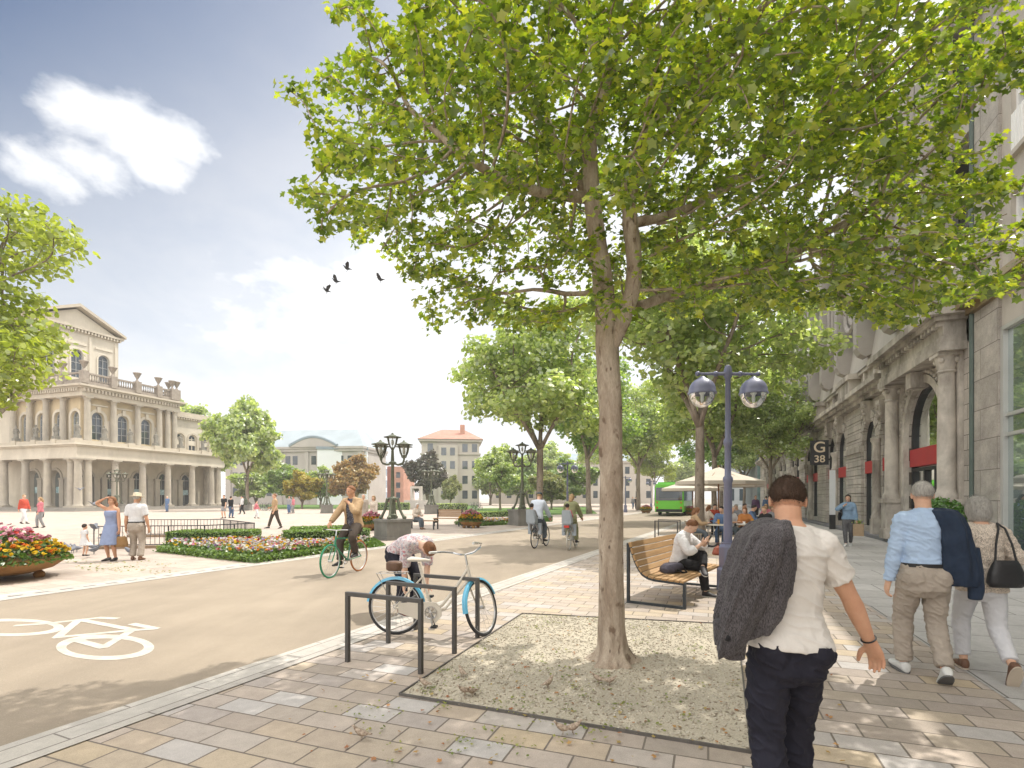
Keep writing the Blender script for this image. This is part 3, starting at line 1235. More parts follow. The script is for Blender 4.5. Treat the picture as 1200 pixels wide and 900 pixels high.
# ground floor arcade walls (front along x at y=3.2; left along y at x=3.2)
fx = [2.9, 6.4, 9.9, 13.6, 17.2]
W = MB()
arch_wall(W, 2.4, L - .6, .42, 6.35, [(c, 1.9, .42, 4.15) for c in fx], y=3.2, depth=.7)
W.build('ground_floor_wall', M_cream, opera)
W = MB()
left_ops = [3.6, 7.6, 11.6]
arch_wall(W, -24.0, -2.4, .42, 6.35, [(-c, 2.2, .42, 4.0) for c in left_ops[::-1]], y=0, depth=.7)
o = W.build('side_arcade_wall', M_cream, opera, loc=(2.4, 0.0, 0), rz=-PI / 2)
# left face: local x of the wall runs along -y of the building
trimm = MB()
for c in fx:
    archivolt(trimm, c, 1.9, 4.15, 3.2, .28, .12)
    for s in (-1, 1):
        trimm.b2(c + s * 1.28 - .33, c + s * 1.28 + .33, 2.85, 3.2, .42, 4.0)
        trimm.b2(c + s * 1.28 - .4, c + s * 1.28 + .4, 2.78, 3.2, 4.0, 4.22)
trimm.build('arcade_piers', M_col, opera)
t2 = MB()
for c in left_ops:
    archivolt(t2, -c, 2.2, 4.0, 0, .3, .12)
    for s in (-1, 1):
        t2.b2(-c + s * 1.5 - .38, -c + s * 1.5 + .38, -.3, 0, .42, 3.9)
        t2.b2(-c + s * 1.5 - .45, -c + s * 1.5 + .45, -.36, 0, 3.9, 4.1)
t2.build('side_piers', M_col, opera, loc=(2.4, 0, 0), rz=-PI / 2)
M_banner = mk('door_banner', (.12, .36, .44), .5, .5, 3, col2=(.4, .5, .5))
for c in fx:
    d = MB()
    arch_pane(d, c, 1.9, .42, 4.15, 3.85)
    do = d.build('door', M_win, opera)
    f = MB()
    arch_frame(f, c, 1.9, .43, 4.15, 3.8, .1, .1, 1, 2)
    f.build('frame', M_winbar, do)
    f = MB()
    f.b2(c - .6, c + .6, 3.7, 3.73, 2.0, 2.75)
    f.build('banner', M_banner, do)
for c in left_ops:
    d = MB()
    arch_pane(d, -c, 2.2, .42, 4.0, .65)
    do = d.build('door', M_win, opera, loc=(2.4, 0, 0), rz=-PI / 2)
    f = MB()
    f.b2(-c - .7, -c + .7, .5, .53, 2.2, 3.0)
    f.build('banner', M_banner, do)
for x in (.35, 1.45, 4.65, 8.2, 11.8, 15.6, 18.9, 20.15):
    c = MB()
    column(c, x, .35, .42, 6.3, .42)
    c.build('column', M_col, opera, True)
for y in (1.5, 5.6, 9.6, 13.6):
    c = MB()
    column(c, .35, y, .42, 6.3, .42)
    c.build('column', M_col, opera, True)
for y in (1.6, 3.0):
    c = MB()
    column(c, L - .35, y, .42, 6.3, .42)
    c.build('column', M_col, opera, True)
# entablature and terrace
mb = MB()
mb.b2(-.12, L + .12, -.12, DPT + 2, 6.302, 6.9)
mb.b2(-.05, L + .05, -.05, DPT + 2.1, 6.9, 7.7)
mb.b2(-.3, L + .3, -.3, DPT + 2.2, 7.7, 7.86)
mb.b2(-.55, L + .55, -.55, DPT + 2.3, 7.86, 8.05)
mb.build('entablature', M_creamw, opera)
mb = MB()
mb.b2(-.1, L + .1, -.1, .25, 8.05, 8.45)
mb.b2(-.1, .25, .25, DPT, 8.05, 8.45)
for x in (.1, 3.2, 6.4, 9.9, 13.6, 17.2, 20.7):
    mb.b2(x - .42, x + .42, -.2, .5, 8.05, 8.62)
for y in (3.8, 7.4, 11.):
    mb.b2(-.2, .5, y - .42, y + .42, 8.05, 8.62)
mb.build('terrace_parapet', M_trim, opera)
for x, y in ((.15, .15), (3.2, .15), (6.4, .15), (9.9, .15), (13.6, .15), (17.2, .15), (20.0, .15), (20.7, .15), (20.6, 1.6), (.15, 3.8), (.15, 7.4), (.15, 11.)):
    s = MB()
    statue(s, x, y, 8.62)
    s.build('statue', M_statue, opera, True)
# main block, upper floor
XB0, XB1, YB = 2.0, 14.4, 2.0
ux_f = [4.0, 7.15, 10.3]
W = MB()
uops = [(c, 1.5, 8.9, 11.6) for c in ux_f + [13.0]][:3]
arch_wall(W, XB0, XB1, 8.05, 14.0, uops, y=YB + .5, depth=.35)
W.build('upper_wall', M_ochre, opera)
W = MB()
sops = [(-c, 1.5, 8.9, 11.6) for c in (13.2, 10.05, 6.9, 3.9)]
arch_wall(W, -16, -YB, 8.05, 14.0, sops, y=0, depth=.35)
W.build('upper_side_wall', M_ochre, opera, loc=(XB0 + .4, 0, 0), rz=-PI / 2)
t = MB()
for c in ux_f:
    archivolt(t, c, 1.5, 11.6, YB + .5, .35, .14, legs=8.3)
    for s in (-1, 1):
        t.b2(c + s * 1.3 - .2, c + s * 1.3 + .2, YB + .3, YB + .5, 8.3, 11.4)
    t.b2(c - .2, c + .2, YB + .2, YB + .5, 12.3, 13.0)
    t.b2(c - 1.2, c + 1.2, YB + .35, YB + .5, 13.1, 13.3)
t.b2(XB0, XB1, YB + .3, YB + .5, 8.1, 8.6)
t.build('window_surrounds', M_creamw, opera)
t = MB()
for c in (13.2, 10.05, 6.9, 3.9):
    archivolt(t, -c, 1.5, 11.6, 0, .35, .14, legs=8.3)
t.build('side_window_surrounds', M_creamw, opera, loc=(XB0 + .4, 0, 0), rz=-PI / 2)
for c in ux_f:
    w = MB()
    arch_pane(w, c, 1.5, 8.9, 11.6, YB + .8)
    wo = w.build('window', M_win, opera)
    f = MB()
    arch_frame(f, c, 1.5, 8.9, 11.6, YB + .76, .1, .08, 1, 3)
    f.build('frame', M_winbar, wo)
for c in (13.2, 10.05, 6.9, 3.9):
    w = MB()
    arch_pane(w, -c, 1.5, 8.9, 11.6, .3)
    wo = w.build('window', M_win, opera, loc=(XB0 + .4, 0, 0), rz=-PI / 2)
    f = MB()
    arch_frame(f, -c, 1.5, 8.9, 11.6, .26, .1, .08, 1, 3)
    f.build('frame', M_winbar, wo)
for x in (2.4, 5.55, 8.7, 11.8, 13.05, 14.1):
    c = MB()
    column(c, x, YB - .1, 8.05, 14.0, .36)
    c.build('column', M_col, opera, True)
for y in (5.4, 8.5, 11.6, 14.7):
    c = MB()
    column(c, XB0 - .1, y, 8.05, 14.0, .36)
    c.build('column', M_col, opera, True)
mb = MB()
mb.b2(XB0 - .5, XB1 + .3, YB - .5, 20, 14.002, 14.5)
mb.b2(XB0 - .7, XB1 + .5, YB - .7, 20.1, 14.95, 15.15)
mb.b2(XB0 - 1.0, XB1 + .8, YB - 1.0, 20.2, 15.15, 15.4)
mb.b2(XB0 - .45, XB1 + .25, YB - .45, 20.05, 14.5, 14.95)
k = 0
while XB0 - .4 + k * .42 < XB1 + .2:
    x = XB0 - .4 + k * .42
    mb.b2(x, x + .2, YB - .75, YB - .45, 14.55, 14.94)
    k += 1
k = 0
while YB + k * .42 < 15:
    y = YB + k * .42
    mb.b2(XB0 - .75, XB0 - .45, y, y + .2, 14.55, 14.94)
    k += 1
mb.build('cornice', M_trim, opera)
mb = MB()
mb.b2(XB0 - .3, XB1 + .1, YB - .3, YB, 15.4, 15.9)
mb.b2(XB0 - .3, XB1 + .1, YB - .3, YB, 16.75, 16.95)
mb.b2(XB0 - .3, XB0, YB, 15, 15.4, 15.9)
mb.b2(XB0 - .3, XB0, YB, 15, 16.75, 16.95)
mb.b2(XB1 - .2, XB1 + .1, YB, 15, 15.4, 15.9)
mb.b2(XB1 - .2, XB1 + .1, YB, 15, 16.75, 16.95)
x = XB0
while x < XB1:
    mb.lathe([(.06, 0), (.1, .25), (.05, .5), (.09, .86)], (x, YB - .15, 15.9), 6)
    x += .3
mb.b2(XB0 + .1, XB1 - .3, YB + .4, 20, 15.4, 16.2)
mb.build('balustrade', M_urn, opera)
for x, y in ((2.0, YB - .15), (5.4, YB - .15), (8.6, YB - .15), (11.6, YB - .15), (13.7, YB - .15), (14.4, YB - .15), (14.4, 3.4), (1.85, 5.4), (1.85, 8.6), (1.85, 11.6)):
    u_ = MB()
    urn(u_, x, y, 17.1)
    u_.build('urn', M_urn, opera, True)
mb = MB()
mb.b2(XB0 + .85, XB1, YB + 1.2, 20, 8.06, 14.0)
mb.b2(3.2, L - .8, 4.2, 24, .43, 6.3)
mb.b2(XB1 - .001 + .002, XB1 + .35, YB + .3, 20, 8.07, 14.002)
mb.build('inner_walls', M_creamw, opera)
# low wing
W = MB()
wops = [(c, 1.45, 8.6, 10.4) for c in (15.9, 18.0, 20.1)]
arch_wall(W, XB1 + .36, 21.4, 8.05, 13.2, wops, y=YB + 1.0, depth=.3)
W.b2(XB1 + .36, 21.4, YB + 1.9, 18, 8.06, 13.2)
W.b2(21.395, 21.41, YB + 1.0, YB + 1.9, 8.06, 13.2)
W.build('wing_wall', M_creamw, opera)
mb = MB()
mb.b2(XB1 + .36, 21.6, YB + .8, 18.2, 13.2, 13.45)
mb.b2(XB1 + .36, 21.9, YB + .5, 18.4, 13.45, 13.75)
mb.b2(XB1 + .36, 21.6, YB + .8, 18.2, 13.75, 14.3)
for k in range(17):
    mb.b2(14.9 + k * .41, 15.1 + k * .41, YB + .55, YB + .8, 13.22, 13.44)
for c in (15.9, 18.0, 20.1):
    archivolt(mb, c, 1.45, 10.4, YB + 1.0, .25, .1, legs=8.6)
mb.build('wing_cornice', M_trim, opera)
for c in (15.9, 18.0, 20.1):
    w = MB()
    arch_pane(w, c, 1.45, 8.6, 10.4, YB + 1.28)
    wo = w.build('window', M_win, opera)
    f = MB()
    arch_frame(f, c, 1.45, 8.6, 10.4, YB + 1.2, .14, .1, 1, 2)
    f.b2(c - .7, c + .7, YB + 1.1, YB + 1.25, 9.5, 10.2)
    f.build('frame', M_creamw, wo)
# stage block with gable
GX0, GX1, GY = .4, 11.2, 9.0
gops = [(c, 1.5, 17.6, 20.6) for c in (2.4, 5.8, 9.2)]
W = MB()
arch_wall(W, GX0, GX1, 15.4, 24.0, gops, y=GY, depth=.3)
W.b2(GX0, GX1, GY + .8, 26, 15.4, 24.0)
W.b2(GX1 - .004, GX1 + .01, GY, GY + .8, 15.4, 24.0)
W.b2(GX0 - .01, GX0 + .004, GY, GY + .8, 15.4, 24.0)
W.extr([(GX0, 24.3), (GX1, 24.3), ((GX0 + GX1) / 2, 26.7)], GY + .1, 26)
for c in (2.4, 5.8, 9.2):
    W.b2(c + 1.45, c + 1.75, GY - .15, GY, 15.5, 23.4)
    archivolt(W, c, 1.5, 20.6, GY, .22, .1, legs=17)
    W.b2(c - 1.15, c + 1.15, GY - .12, GY, 22.0, 22.2)
W.build('stage_wall', M_creamw, opera)
for c in (2.4, 5.8, 9.2):
    w = MB()
    arch_pane(w, c, 1.5, 17.6, 20.6, GY + .27)
    wo = w.build('window', M_win, opera)
    f = MB()
    arch_frame(f, c, 1.5, 17.6, 20.6, GY + .22, .1, .08, 1, 3)
    f.build('frame', M_winbar, wo)
mb = MB()
mb.b2(GX0 - .5, GX1 + .5, GY - .5, 26.3, 24.0, 24.28)
for k in range(27):
    mb.b2(GX0 - .2 + k * .42, GX0 + k * .42, GY - .45, GY, 23.65, 23.99)
gx = (GX0 + GX1) / 2
for s in (-1, 1):
    e = gx + s * (gx - GX0 + .7)
    mb.extr([(e, 24.29), (gx, 26.95), (gx, 27.35), (e, 24.62)] if s < 0 else [(gx, 26.95), (e, 24.29), (e, 24.62), (gx, 27.35)], GY - .7, 26.4)
mb.build('gable_roof', M_trim, opera)

# --- street front: old stone arcade with concrete storeys above
M_oldstone = paving('old_stone', .9, .42, [(.40, .365, .32), (.53, .48, .425), (.46, .42, .37), (.57, .52, .46)], 0, mortar=.010, mcol=(.10, .085, .07), stain=.35, bs=.6, bigs=.7, grain=40)


def facade_tex(m):
    """bricks laid in x,z of the object"""
    nt = m.node_tree
    for n in nt.nodes:
        if n.type == 'MAPPING' and any(l.to_node.type == 'TEX_BRICK' for l in n.outputs[0].links):
            n.inputs['Rotation'].default_value = (R(90), 0, 0)
    return m


facade_tex(M_oldstone)
M_carved = mk('carved_stone', (.53, .485, .425), .85, .22, 2.2, .5, 14, stain=(.17, .145, .12), ss=1.1)
M_weath = mk('weathered_cornice', (.48, .44, .385), .85, .25, 1.6, .4, 10, stain=(.12, .105, .085), ss=.9)
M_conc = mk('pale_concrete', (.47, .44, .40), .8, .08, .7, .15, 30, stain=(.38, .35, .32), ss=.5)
M_concd = mk('dark_concrete', (.36, .33, .30), .85, .12, .9)  # one darker concrete tone for core, fins and loops
M_red = mk('red_band', (.42, .012, .02), .45, .08, 2)
M_shop = glass_mat('shop_glass', (.9, .97, .96), .02, (.10, .13, .13), .72)
M_shopdark = glass_mat('dark_glass', (.7, .75, .78), .03, (.012, .013, .015), .35)
M_black = mk('black_metal', (.02, .02, .022), .5, .1)
M_white = mk('white_paint', (.78, .78, .76), .5, .04, 3)

arcade = thing('arcade_building', 'old stone arcade building with red window bands and a column portal', 'building', bd(17.45, 6.65), PI / 2 - BLD)
# local: x along the street (s - 17.45), -y ... the facade faces local +y (towards the road) -> mirror: use y sign YS
# here local x = street direction, local y = left of it = towards the road.  build with y_out = +y


class FW:
    """facade writer: u along the wall, o outwards, z up"""

    def __init__(self):
        self.mb = MB()

    def b(self, u0, u1, o0, o1, z0, z1):
        self.mb.b2(u0, u1, o0, o1, z0, z1)
        return self


def arch_wall_o(mb, x0, x1, z0, z1, ops, o=0.0, depth=.4, n=14):
    """arch_wall facing +y"""
    t = MB()
    arch_wall(t, -x1, -x0, z0, z1, [(-p[0],) + tuple(p[1:]) for p in ops], 0, depth, n)
    mb.add([(-v[0], o - v[1], v[2]) for v in t.v], t.f)


def flipped(fn, *a, o=0.0, **k):
    t = MB()
    fn(t, *a, **k)
    return t, o


def put(mb, t, o=0.0):
    mb.add([(-v[0], o - v[1], v[2]) for v in t.v], t.f)


LEN = 62.0
# bays: portal at 1.0..6.4 ; then windows
PC = 3.35                     # portal arch centre
bays = [6.95 + .0]            # narrow window next to the portal
wins = [(7.35, 1.35)]
x = 9.75
pairs = []
colonnettes = [8.35]
wins.append((9.6, 2.0))
x = 13.9
piers = [(10.75, 13.55)]
while x < LEN - 6:
    wins += [(x + .85, 2.15), (x + 3.35, 2.15)]
    colonnettes.append(x + 2.1)
    piers.append((x + 4.45, x + 7.05))
    x += 7.4
ZS = 4.05
W = MB()
arch_wall_o(W, .05, LEN, .13, 5.9, [(PC, 3.2, .13, 3.75)] + [(c, w, .38, ZS) for c, w in wins], 0, .2)
W.build('ground_floor_wall', M_oldstone, arcade)
# rusticated pier courses
P = MB()
for a, b in piers:
    z = .16
    while z < 5.5:
        P.b2(a, b, .003, .11, z, z + .39)
        z += .42
for c, w in wins:      # voussoir blocks round the heads
    for k in range(7):
        aa = PI * (k + .08) / 7
        ab = PI * (k + .92) / 7
        r0, r1 = w / 2 + .03, w / 2 + .42
        vs = []
        for oo in (.003, .10):
            for a_, r_ in ((aa, r0), (aa, r1), (ab, r1), (ab, r0)):
                vs.append((c - r_ * math.cos(a_), oo, ZS + r_ * math.sin(a_)))
        P.add(vs, [(0, 1, 2, 3), (7, 6, 5, 4), (0, 4, 5, 1), (1, 5, 6, 2), (2, 6, 7, 3), (3, 7, 4, 0)])
P.build('rusticated_blocks', M_oldstone, arcade)
for c, w in wins:
    k = MB()
    k.add([(c - .17, .003, ZS + w / 2 - .12), (c + .17, .003, ZS + w / 2 - .12), (c + .27, .003, ZS + w / 2 + .78), (c - .27, .003, ZS + w / 2 + .78),
           (c - .17, .26, ZS + w / 2 - .06), (c + .17, .26, ZS + w / 2 - .06), (c + .27, .36, ZS + w / 2 + .78), (c - .27, .36, ZS + w / 2 + .78)],
          [(0, 3, 2, 1), (4, 5, 6, 7), (0, 1, 5, 4), (1, 2, 6, 5), (2, 3, 7, 6), (3, 0, 4, 7)])
    for q in range(9):
        k.ball((c + rng.uniform(-.2, .2), .3, ZS + w / 2 + rng.uniform(.05, .7)), rng.uniform(.06, .12), 7, 5)
    k.build('keystone', M_carved, arcade, True)
    g = MB()
    arch_pane(g, -c, w, .38, ZS, 0)
    gm = MB()
    put(gm, g, -.15)
    go = gm.build('window', M_shop, arcade)
    f = MB()
    t = MB()
    arch_frame(t, -c, w, .38, ZS, 0, .07, .08, 0, 0)
    put(f, t, -.11)
    f.build('frame', M_black, go)
    f = MB()
    f.b2(c - w / 2 + .01, c + w / 2 - .01, -.13, -.01, 2.72, 3.25)
    f.build('red_band', M_red, go)
for c in colonnettes:
    k = MB()
    k.b2(c - .24, c + .24, .003, .30, .13, .75)
    k.lathe([(.2, .62), (.2, .75), (.155, .82), (.15, 3.0), (.19, 3.05), (.15, 3.15), (.14, 3.7), (.22, 3.85), (.22, 3.98)], (c, .12, .13), 12)
    k.build('colonnette', M_carved, arcade, True)
# impost moulding, cornice, frieze and parapet of the old storey
mb = MB()
for a, b in piers:
    mb.b2(a - .05, b + .05, .003, .2, 3.72, 4.0)
mb.b2(6.5, LEN, -.5, .28, 5.9, 6.06)
mb.b2(6.5, LEN, -.5, .48, 6.06, 6.22)
mb.b2(6.5, LEN, -.5, .66, 6.22, 6.42)
mb.b2(6.5, LEN, -.5, .05, 6.42, 7.2)
mb.b2(6.5, LEN, -.5, .2, 7.2, 7.36)
x = 6.9
while x < LEN:
    mb.b2(x, x + .22, .05, .16, 6.44, 7.2)
    x += 1.55
for a, b in piers:
    mb.b2(a + .3, b - .3, .05, .52, 6.43, 7.1)
    mb.b2(a + .1, b - .1, .05, .62, 7.1, 7.34)
mb.build('cornice', M_weath, arcade)
# portal
for cx_ in (.95, 5.75):
    mb = MB()
    mb.b2(cx_ - .36, cx_ + .36, .003, .60, .13, .5)
    mb.b2(cx_ - .31, cx_ + .31, .003, .55, .5, 1.45)
    mb.b2(cx_ - .38, cx_ + .38, .003, .62, 1.45, 1.6)
    mb.lathe([(.30, 1.6), (.30, 1.7), (.24, 1.8), (.22, 1.9), (.22, 3.2), (.195, 5.15), (.24, 5.2), (.2, 5.25)], (cx_, .30, 0), 18)
    # capital
    mb.lathe([(.2, 5.25), (.23, 5.4), (.29, 5.62)], (cx_, .30, 0), 12)
    for a in range(4):
        an = PI / 4 + a * PI / 2
        mb.ball((cx_ + .25 * math.cos(an), .30 + .25 * math.sin(an), 5.52), (.09, .09, .09), 8, 6)
    mb.b2(cx_ - .32, cx_ + .32, .01, .61, 5.62, 5.72)
    mb.b2(cx_ - .28, cx_ + .28, .002, .1, .5, 5.7)
    mb.build('portal_column', M_carved, arcade, True)
mb = MB()
mb.b2(.45, 6.25, .002, .62, 5.72, 5.95)
mb.b2(.48, 6.22, .002, .58, 5.95, 6.12)
mb.b2(.52, 6.18, .002, .52, 6.12, 6.55)
for k in range(20):
    mb.b2(.55 + k * .28,   .68 + k * .28, .52, .66, 6.42, 6.54)
mb.b2(.4, 6.3, .002, .74, 6.55, 6.68)
mb.b2(.25, 6.45, .002, .92, 6.68, 6.9)
mb.b2(.4, 6.3, -.5, .6, 6.9, 7.05)
mb.b2(.05, 6.6, -.5, .45, 7.05, 7.3)
mb.build('portal_entablature', M_weath, arcade)
mb = MB()
t = MB()
archivolt(t, -PC, 3.2, 3.75, 0, .26, .16, 22, legs=.2)
put(mb, t, .003)
t = MB()
archivolt(t, -PC, 3.74, 3.75, 0, .2, .09, 22)
put(mb, t, .003)
for k in range(27):
    a = PI * (k + .5) / 27
    r_ = 1.6 + .36
    mb.ball((PC - r_ * math.cos(a), .14, 3.75 + r_ * math.sin(a)), .062, 7, 5)
for s in (-1, 1):
    for k in range(9):
        mb.ball((PC + s * 1.96, .08, 3.6 - k * .36), .05, 6, 4)
    # carved spandrels
    for k in range(46):
        a = rng.uniform(.35, 1.15)
        r_ = rng.uniform(2.1, 2.5)
        mb.ball((PC + s * r_ * math.cos(a), .03, 3.75 + r_ * math.sin(a) * .9), rng.uniform(.05, .1), 6, 4)
mb.b2(PC - .24, PC + .24, .003, .5, 5.2, 5.7)
mb.build('portal_arch', M_carved, arcade, True)
g = MB()
t = MB()
arch_pane(t, -PC, 3.2, .13, 3.75, 0)
put(g, t, -.17)
go = g.build('entrance', M_shop, arcade)
f = MB()
t = MB()
arch_frame(t, -PC, 3.2, .13, 3.75, 0, .1, .1, 0, 0)
put(f, t, -.12)
for xx in (PC - .45, PC + .45):
    f.b2(xx - .05, xx + .05, -.17, -.07, .13, 2.6)
f.b2(PC - 1.55, PC + 1.55, -.17, -.08, 2.55, 2.66)
f.build('door_frame', M_black, go)
f = MB()
f.b2(PC - 1.57, PC + 1.57, -.12, -.01, 2.7, 3.3)
f.build('red_band', M_red, go)
# upper storeys: sloped sill, dark glazing, rounded fins and U-shaped concrete loops
mb = MB()
mb.add([(.05, .25, 7.36), (LEN, .25, 7.36), (LEN, .05, 8.7), (.05, .05, 8.7), (.05, -.6, 7.36), (LEN, -.6, 7.36), (LEN, -.6, 8.7), (.05, -.6, 8.7)],
       [(0, 3, 2, 1), (2, 3, 7, 6), (0, 4, 7, 3), (1, 2, 6, 5)])
mb.b2(.05, LEN, -.8, .02, 11.6, 12.5)
mb.b2(.05, LEN, -.8, .02, 15.0, 15.5)
mb.build('concrete_bands', M_conc, arcade)
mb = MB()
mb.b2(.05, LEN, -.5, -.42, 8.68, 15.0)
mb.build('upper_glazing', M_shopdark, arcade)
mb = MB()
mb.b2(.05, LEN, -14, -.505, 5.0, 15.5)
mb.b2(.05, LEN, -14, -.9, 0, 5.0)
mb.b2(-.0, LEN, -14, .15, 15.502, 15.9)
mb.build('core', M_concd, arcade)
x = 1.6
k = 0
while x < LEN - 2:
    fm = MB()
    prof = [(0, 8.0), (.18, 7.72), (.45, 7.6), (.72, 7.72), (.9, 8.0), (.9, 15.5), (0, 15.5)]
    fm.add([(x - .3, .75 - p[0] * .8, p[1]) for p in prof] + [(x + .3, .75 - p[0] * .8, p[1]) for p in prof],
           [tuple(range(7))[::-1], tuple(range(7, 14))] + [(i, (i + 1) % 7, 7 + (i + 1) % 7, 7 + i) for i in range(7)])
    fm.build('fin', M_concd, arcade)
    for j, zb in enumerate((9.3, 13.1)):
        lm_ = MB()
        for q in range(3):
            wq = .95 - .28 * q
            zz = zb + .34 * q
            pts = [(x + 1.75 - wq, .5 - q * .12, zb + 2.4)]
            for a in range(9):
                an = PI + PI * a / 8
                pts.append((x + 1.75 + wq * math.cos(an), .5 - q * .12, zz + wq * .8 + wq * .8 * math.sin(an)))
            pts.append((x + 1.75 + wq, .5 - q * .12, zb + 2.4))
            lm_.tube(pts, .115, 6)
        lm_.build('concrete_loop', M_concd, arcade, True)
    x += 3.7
    k += 1
# downpipe between the two houses
mb = MB()
mb.tube([(-.06, .1, .1), (-.06, .1, 17.5)], .06, 8)
mb.build('downpipe', mk('green_patina_pipe', (.09, .12, .105), .6, .2, 2), arcade)

# --- corner shop building nearest the camera
M_ashlar = paving('shop_stone', 1.7, .78, [(.40, .365, .325), (.50, .46, .41), (.45, .41, .365), (.54, .50, .44)], 0, mortar=.012, mcol=(.17, .15, .13), stain=.4, bs=.7, bigs=1.3, grain=30)
facade_tex(M_ashlar)
M_smooth = mk('smooth_limestone', (.50, .46, .405), .8, .1, .8, .2, 25, stain=(.33, .295, .25), ss=.6)
M_alu = mk('pale_aluminium', (.52, .52, .50), .4, .05, 2, metal=.4)
M_bronze = mk('bronze_ledge', (.30, .22, .11), .35, .2, 2, metal=.8)
shop = thing('shop_building', 'limestone shop building with rough corner pillar and tall display window', 'building', bd(0, 6.65), PI / 2 - BLD)
mb = MB()
mb.b2(16.1, 17.4, -2, .07, 0, 14.2)
mb.build('corner_pillar', M_ashlar, shop)
mb = MB()
arch_wall_o(mb, -14, 16.1, 0, 18.5, [(13.42, 5.3, .32, 5.75, 'flat'), (7.0, 5.3, .32, 5.75, 'flat')], 0, .35)
mb.v = [v for v in mb.v]
mb.build('lower_wall', M_smooth, shop) if False else None
W = MB()
arch_wall_o(W, -14, 16.1, 0, 6.2, [(13.42, 5.3, .32, 5.75, 'flat'), (7.0, 5.3, .32, 5.75, 'flat')], 0, .12)
W.b2(-14, 16.1, -.3, -.001, 6.2, 6.9)
uo = []
for c in (14.75, 11.6, 8.4, 5.2):
    uo.append((c, 1.9, 7.0, 8.75, 'flat'))
arch_wall_o(W, -14, 16.1, 6.9, 9.6, uo, 0, .35)
uo2 = [(c, 1.9, 9.62, 12.3, 'flat') for c in (14.75, 11.6, 8.4, 5.2)]
arch_wall_o(W, -14, 16.1, 9.6, 13.4, uo2, 0, .35)
W.b2(-14, 16.1, -.3, 0, 13.4, 14.2)
W.build('wall', M_smooth, shop)
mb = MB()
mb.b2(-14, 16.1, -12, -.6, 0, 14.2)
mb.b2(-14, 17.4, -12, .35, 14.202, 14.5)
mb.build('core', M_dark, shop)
for c in (13.42, 7.0):
    g = MB()
    g.b2(c - 2.65, c + 2.65, -.11, -.07, .32, 5.75)
    go = g.build('display_window', M_shop, shop)
    f = MB()
    for z in (3.15, 3.62):
        f.b2(c - 2.65, c + 2.65, -.07, -.01, z - .04, z + .04)
    for xx in (c - 2.62, c + 2.62):
        f.b2(xx - .06, xx + .06, -.07, .03, .32, 5.75)
    f.b2(c - 2.65, c + 2.65, -.07, .03, 5.66, 5.75)
    f.b2(c - 2.65, c + 2.65, -.07, .02, .32, .42)
    f.build('frame', M_alu, go)
mb = MB()
mb.b2(-14, 17.55, .075, .40, 6.68, 6.86)
mb.b2(-14, 17.5, .075, .2, 6.5, 6.68)
mb.build('ledge', M_bronze, shop)
for c in (14.75, 11.6, 8.4, 5.2):
    for zb, zt in ((7.0, 8.75), (9.62, 12.3)):
        g = MB()
        g.b2(c - .95, c + .95, -.23, -.2, zb, zt)
        go = g.build('window', M_win, shop)
        f = MB()
        for xx in (c - .9, c - .3, c + .3, c + .9):
            f.b2(xx - .05, xx + .05, -.2, -.1, zb, zt)
        for z in (zb + .05, (zb + zt) / 2 + .1, zt - .05):
            f.b2(c - .95, c + .95, -.199, -.11, z - .05, z + .05)
        if zb == 9.62:
            f.b2(c - .95, c + .95, -.05, -.02, zb + .05, zb + 1.0)
            for q in range(14):
                f.b2(c - .93 + q * .14, c - .88 + q * .14, -.02, .0, zb + .06, zb + .98)
        f.build('frame', M_white, go)
        s = MB()
        s.b2(c - 1.05, c + 1.05, .003, .12, zb - .12, zb - .005)
        s.build('sill', M_smooth, go)

# --- far houses
M_bank = mk('bank_stone', (.42, .39, .36), .85, .1, .3)
M_slate = mk('slate_roof', (.22, .27, .31), .6, .1, .4)
M_slate2 = mk('pale_metal_roof', (.30, .35, .38), .5, .1, .3)
M_modern = mk('pale_modern_facade', (.72, .74, .76), .5, .06, .3)
M_brick = mk('red_brick_tower', (.30, .10, .07), .85, .2, .6)
M_brick2 = mk('pale_red_brick', (.45, .24, .17), .85, .2, .6)
M_bline = mk('beige_house_wall', (.46, .42, .37), .85, .1, .3)
M_redroof = mk('red_tile_roof', (.38, .20, .15), .8, .2, 1)


def window_grid(root, name_mat, xs, zs, w, h, y, out=-1):
    for z in zs:
        for x in xs:
            m = MB()
            m.b2(x - w / 2, x + w / 2, y + out * .02, y + out * .06, z, z + h)
            m.build('window', name_mat, root)


# pediment house; local x to the right, front faces -y
Yb = 120.0
bk = thing('pediment_house', 'grey stone house with curved pediment and slate roof across the plaza', 'building', (ux(425, Yb), Yb, 0), R(-8))
mb = MB()
mb.b2(-34, 0, 0, 14, 0, 13.2)
for x in (-33, -26.5, -20, -13.5, -7, -.6):
    mb.b2(x - .5, x + .5, -.3, 0, 0, 12.2)
mb.b2(-34.3, .3, -.5, 14.2, 12.2, 12.8)
mb.b2(-34.5, .5, -.8, 14.4, 12.8, 13.3)
mb.build('wall', M_bank, bk)
mb = MB()
mb.add([(-34.5, -.8, 13.3), (.5, -.8, 13.3), (.5, 14.4, 13.3), (-34.5, 14.4, 13.3), (-30, 5, 17.8), (-3.5, 5, 17.8), (-3.5, 9, 17.8), (-30, 9, 17.8)],
       [(0, 1, 5, 4), (1, 2, 6, 5), (2, 3, 7, 6), (3, 0, 4, 7), (4, 5, 6, 7)])
mb.build('roof', M_slate2, bk)
mb = MB()
ped = [(-17, 13.2)] + [(-17 + 11 * k / 12, 13.4 + 1.8 * math.sin(PI * k / 12)) for k in range(13)] + [(-6, 13.2)]
mb.extr(ped[::-1] if False else ped, -1.1, 2.0)
mb.build('pediment', M_bank, bk)
mb = MB()
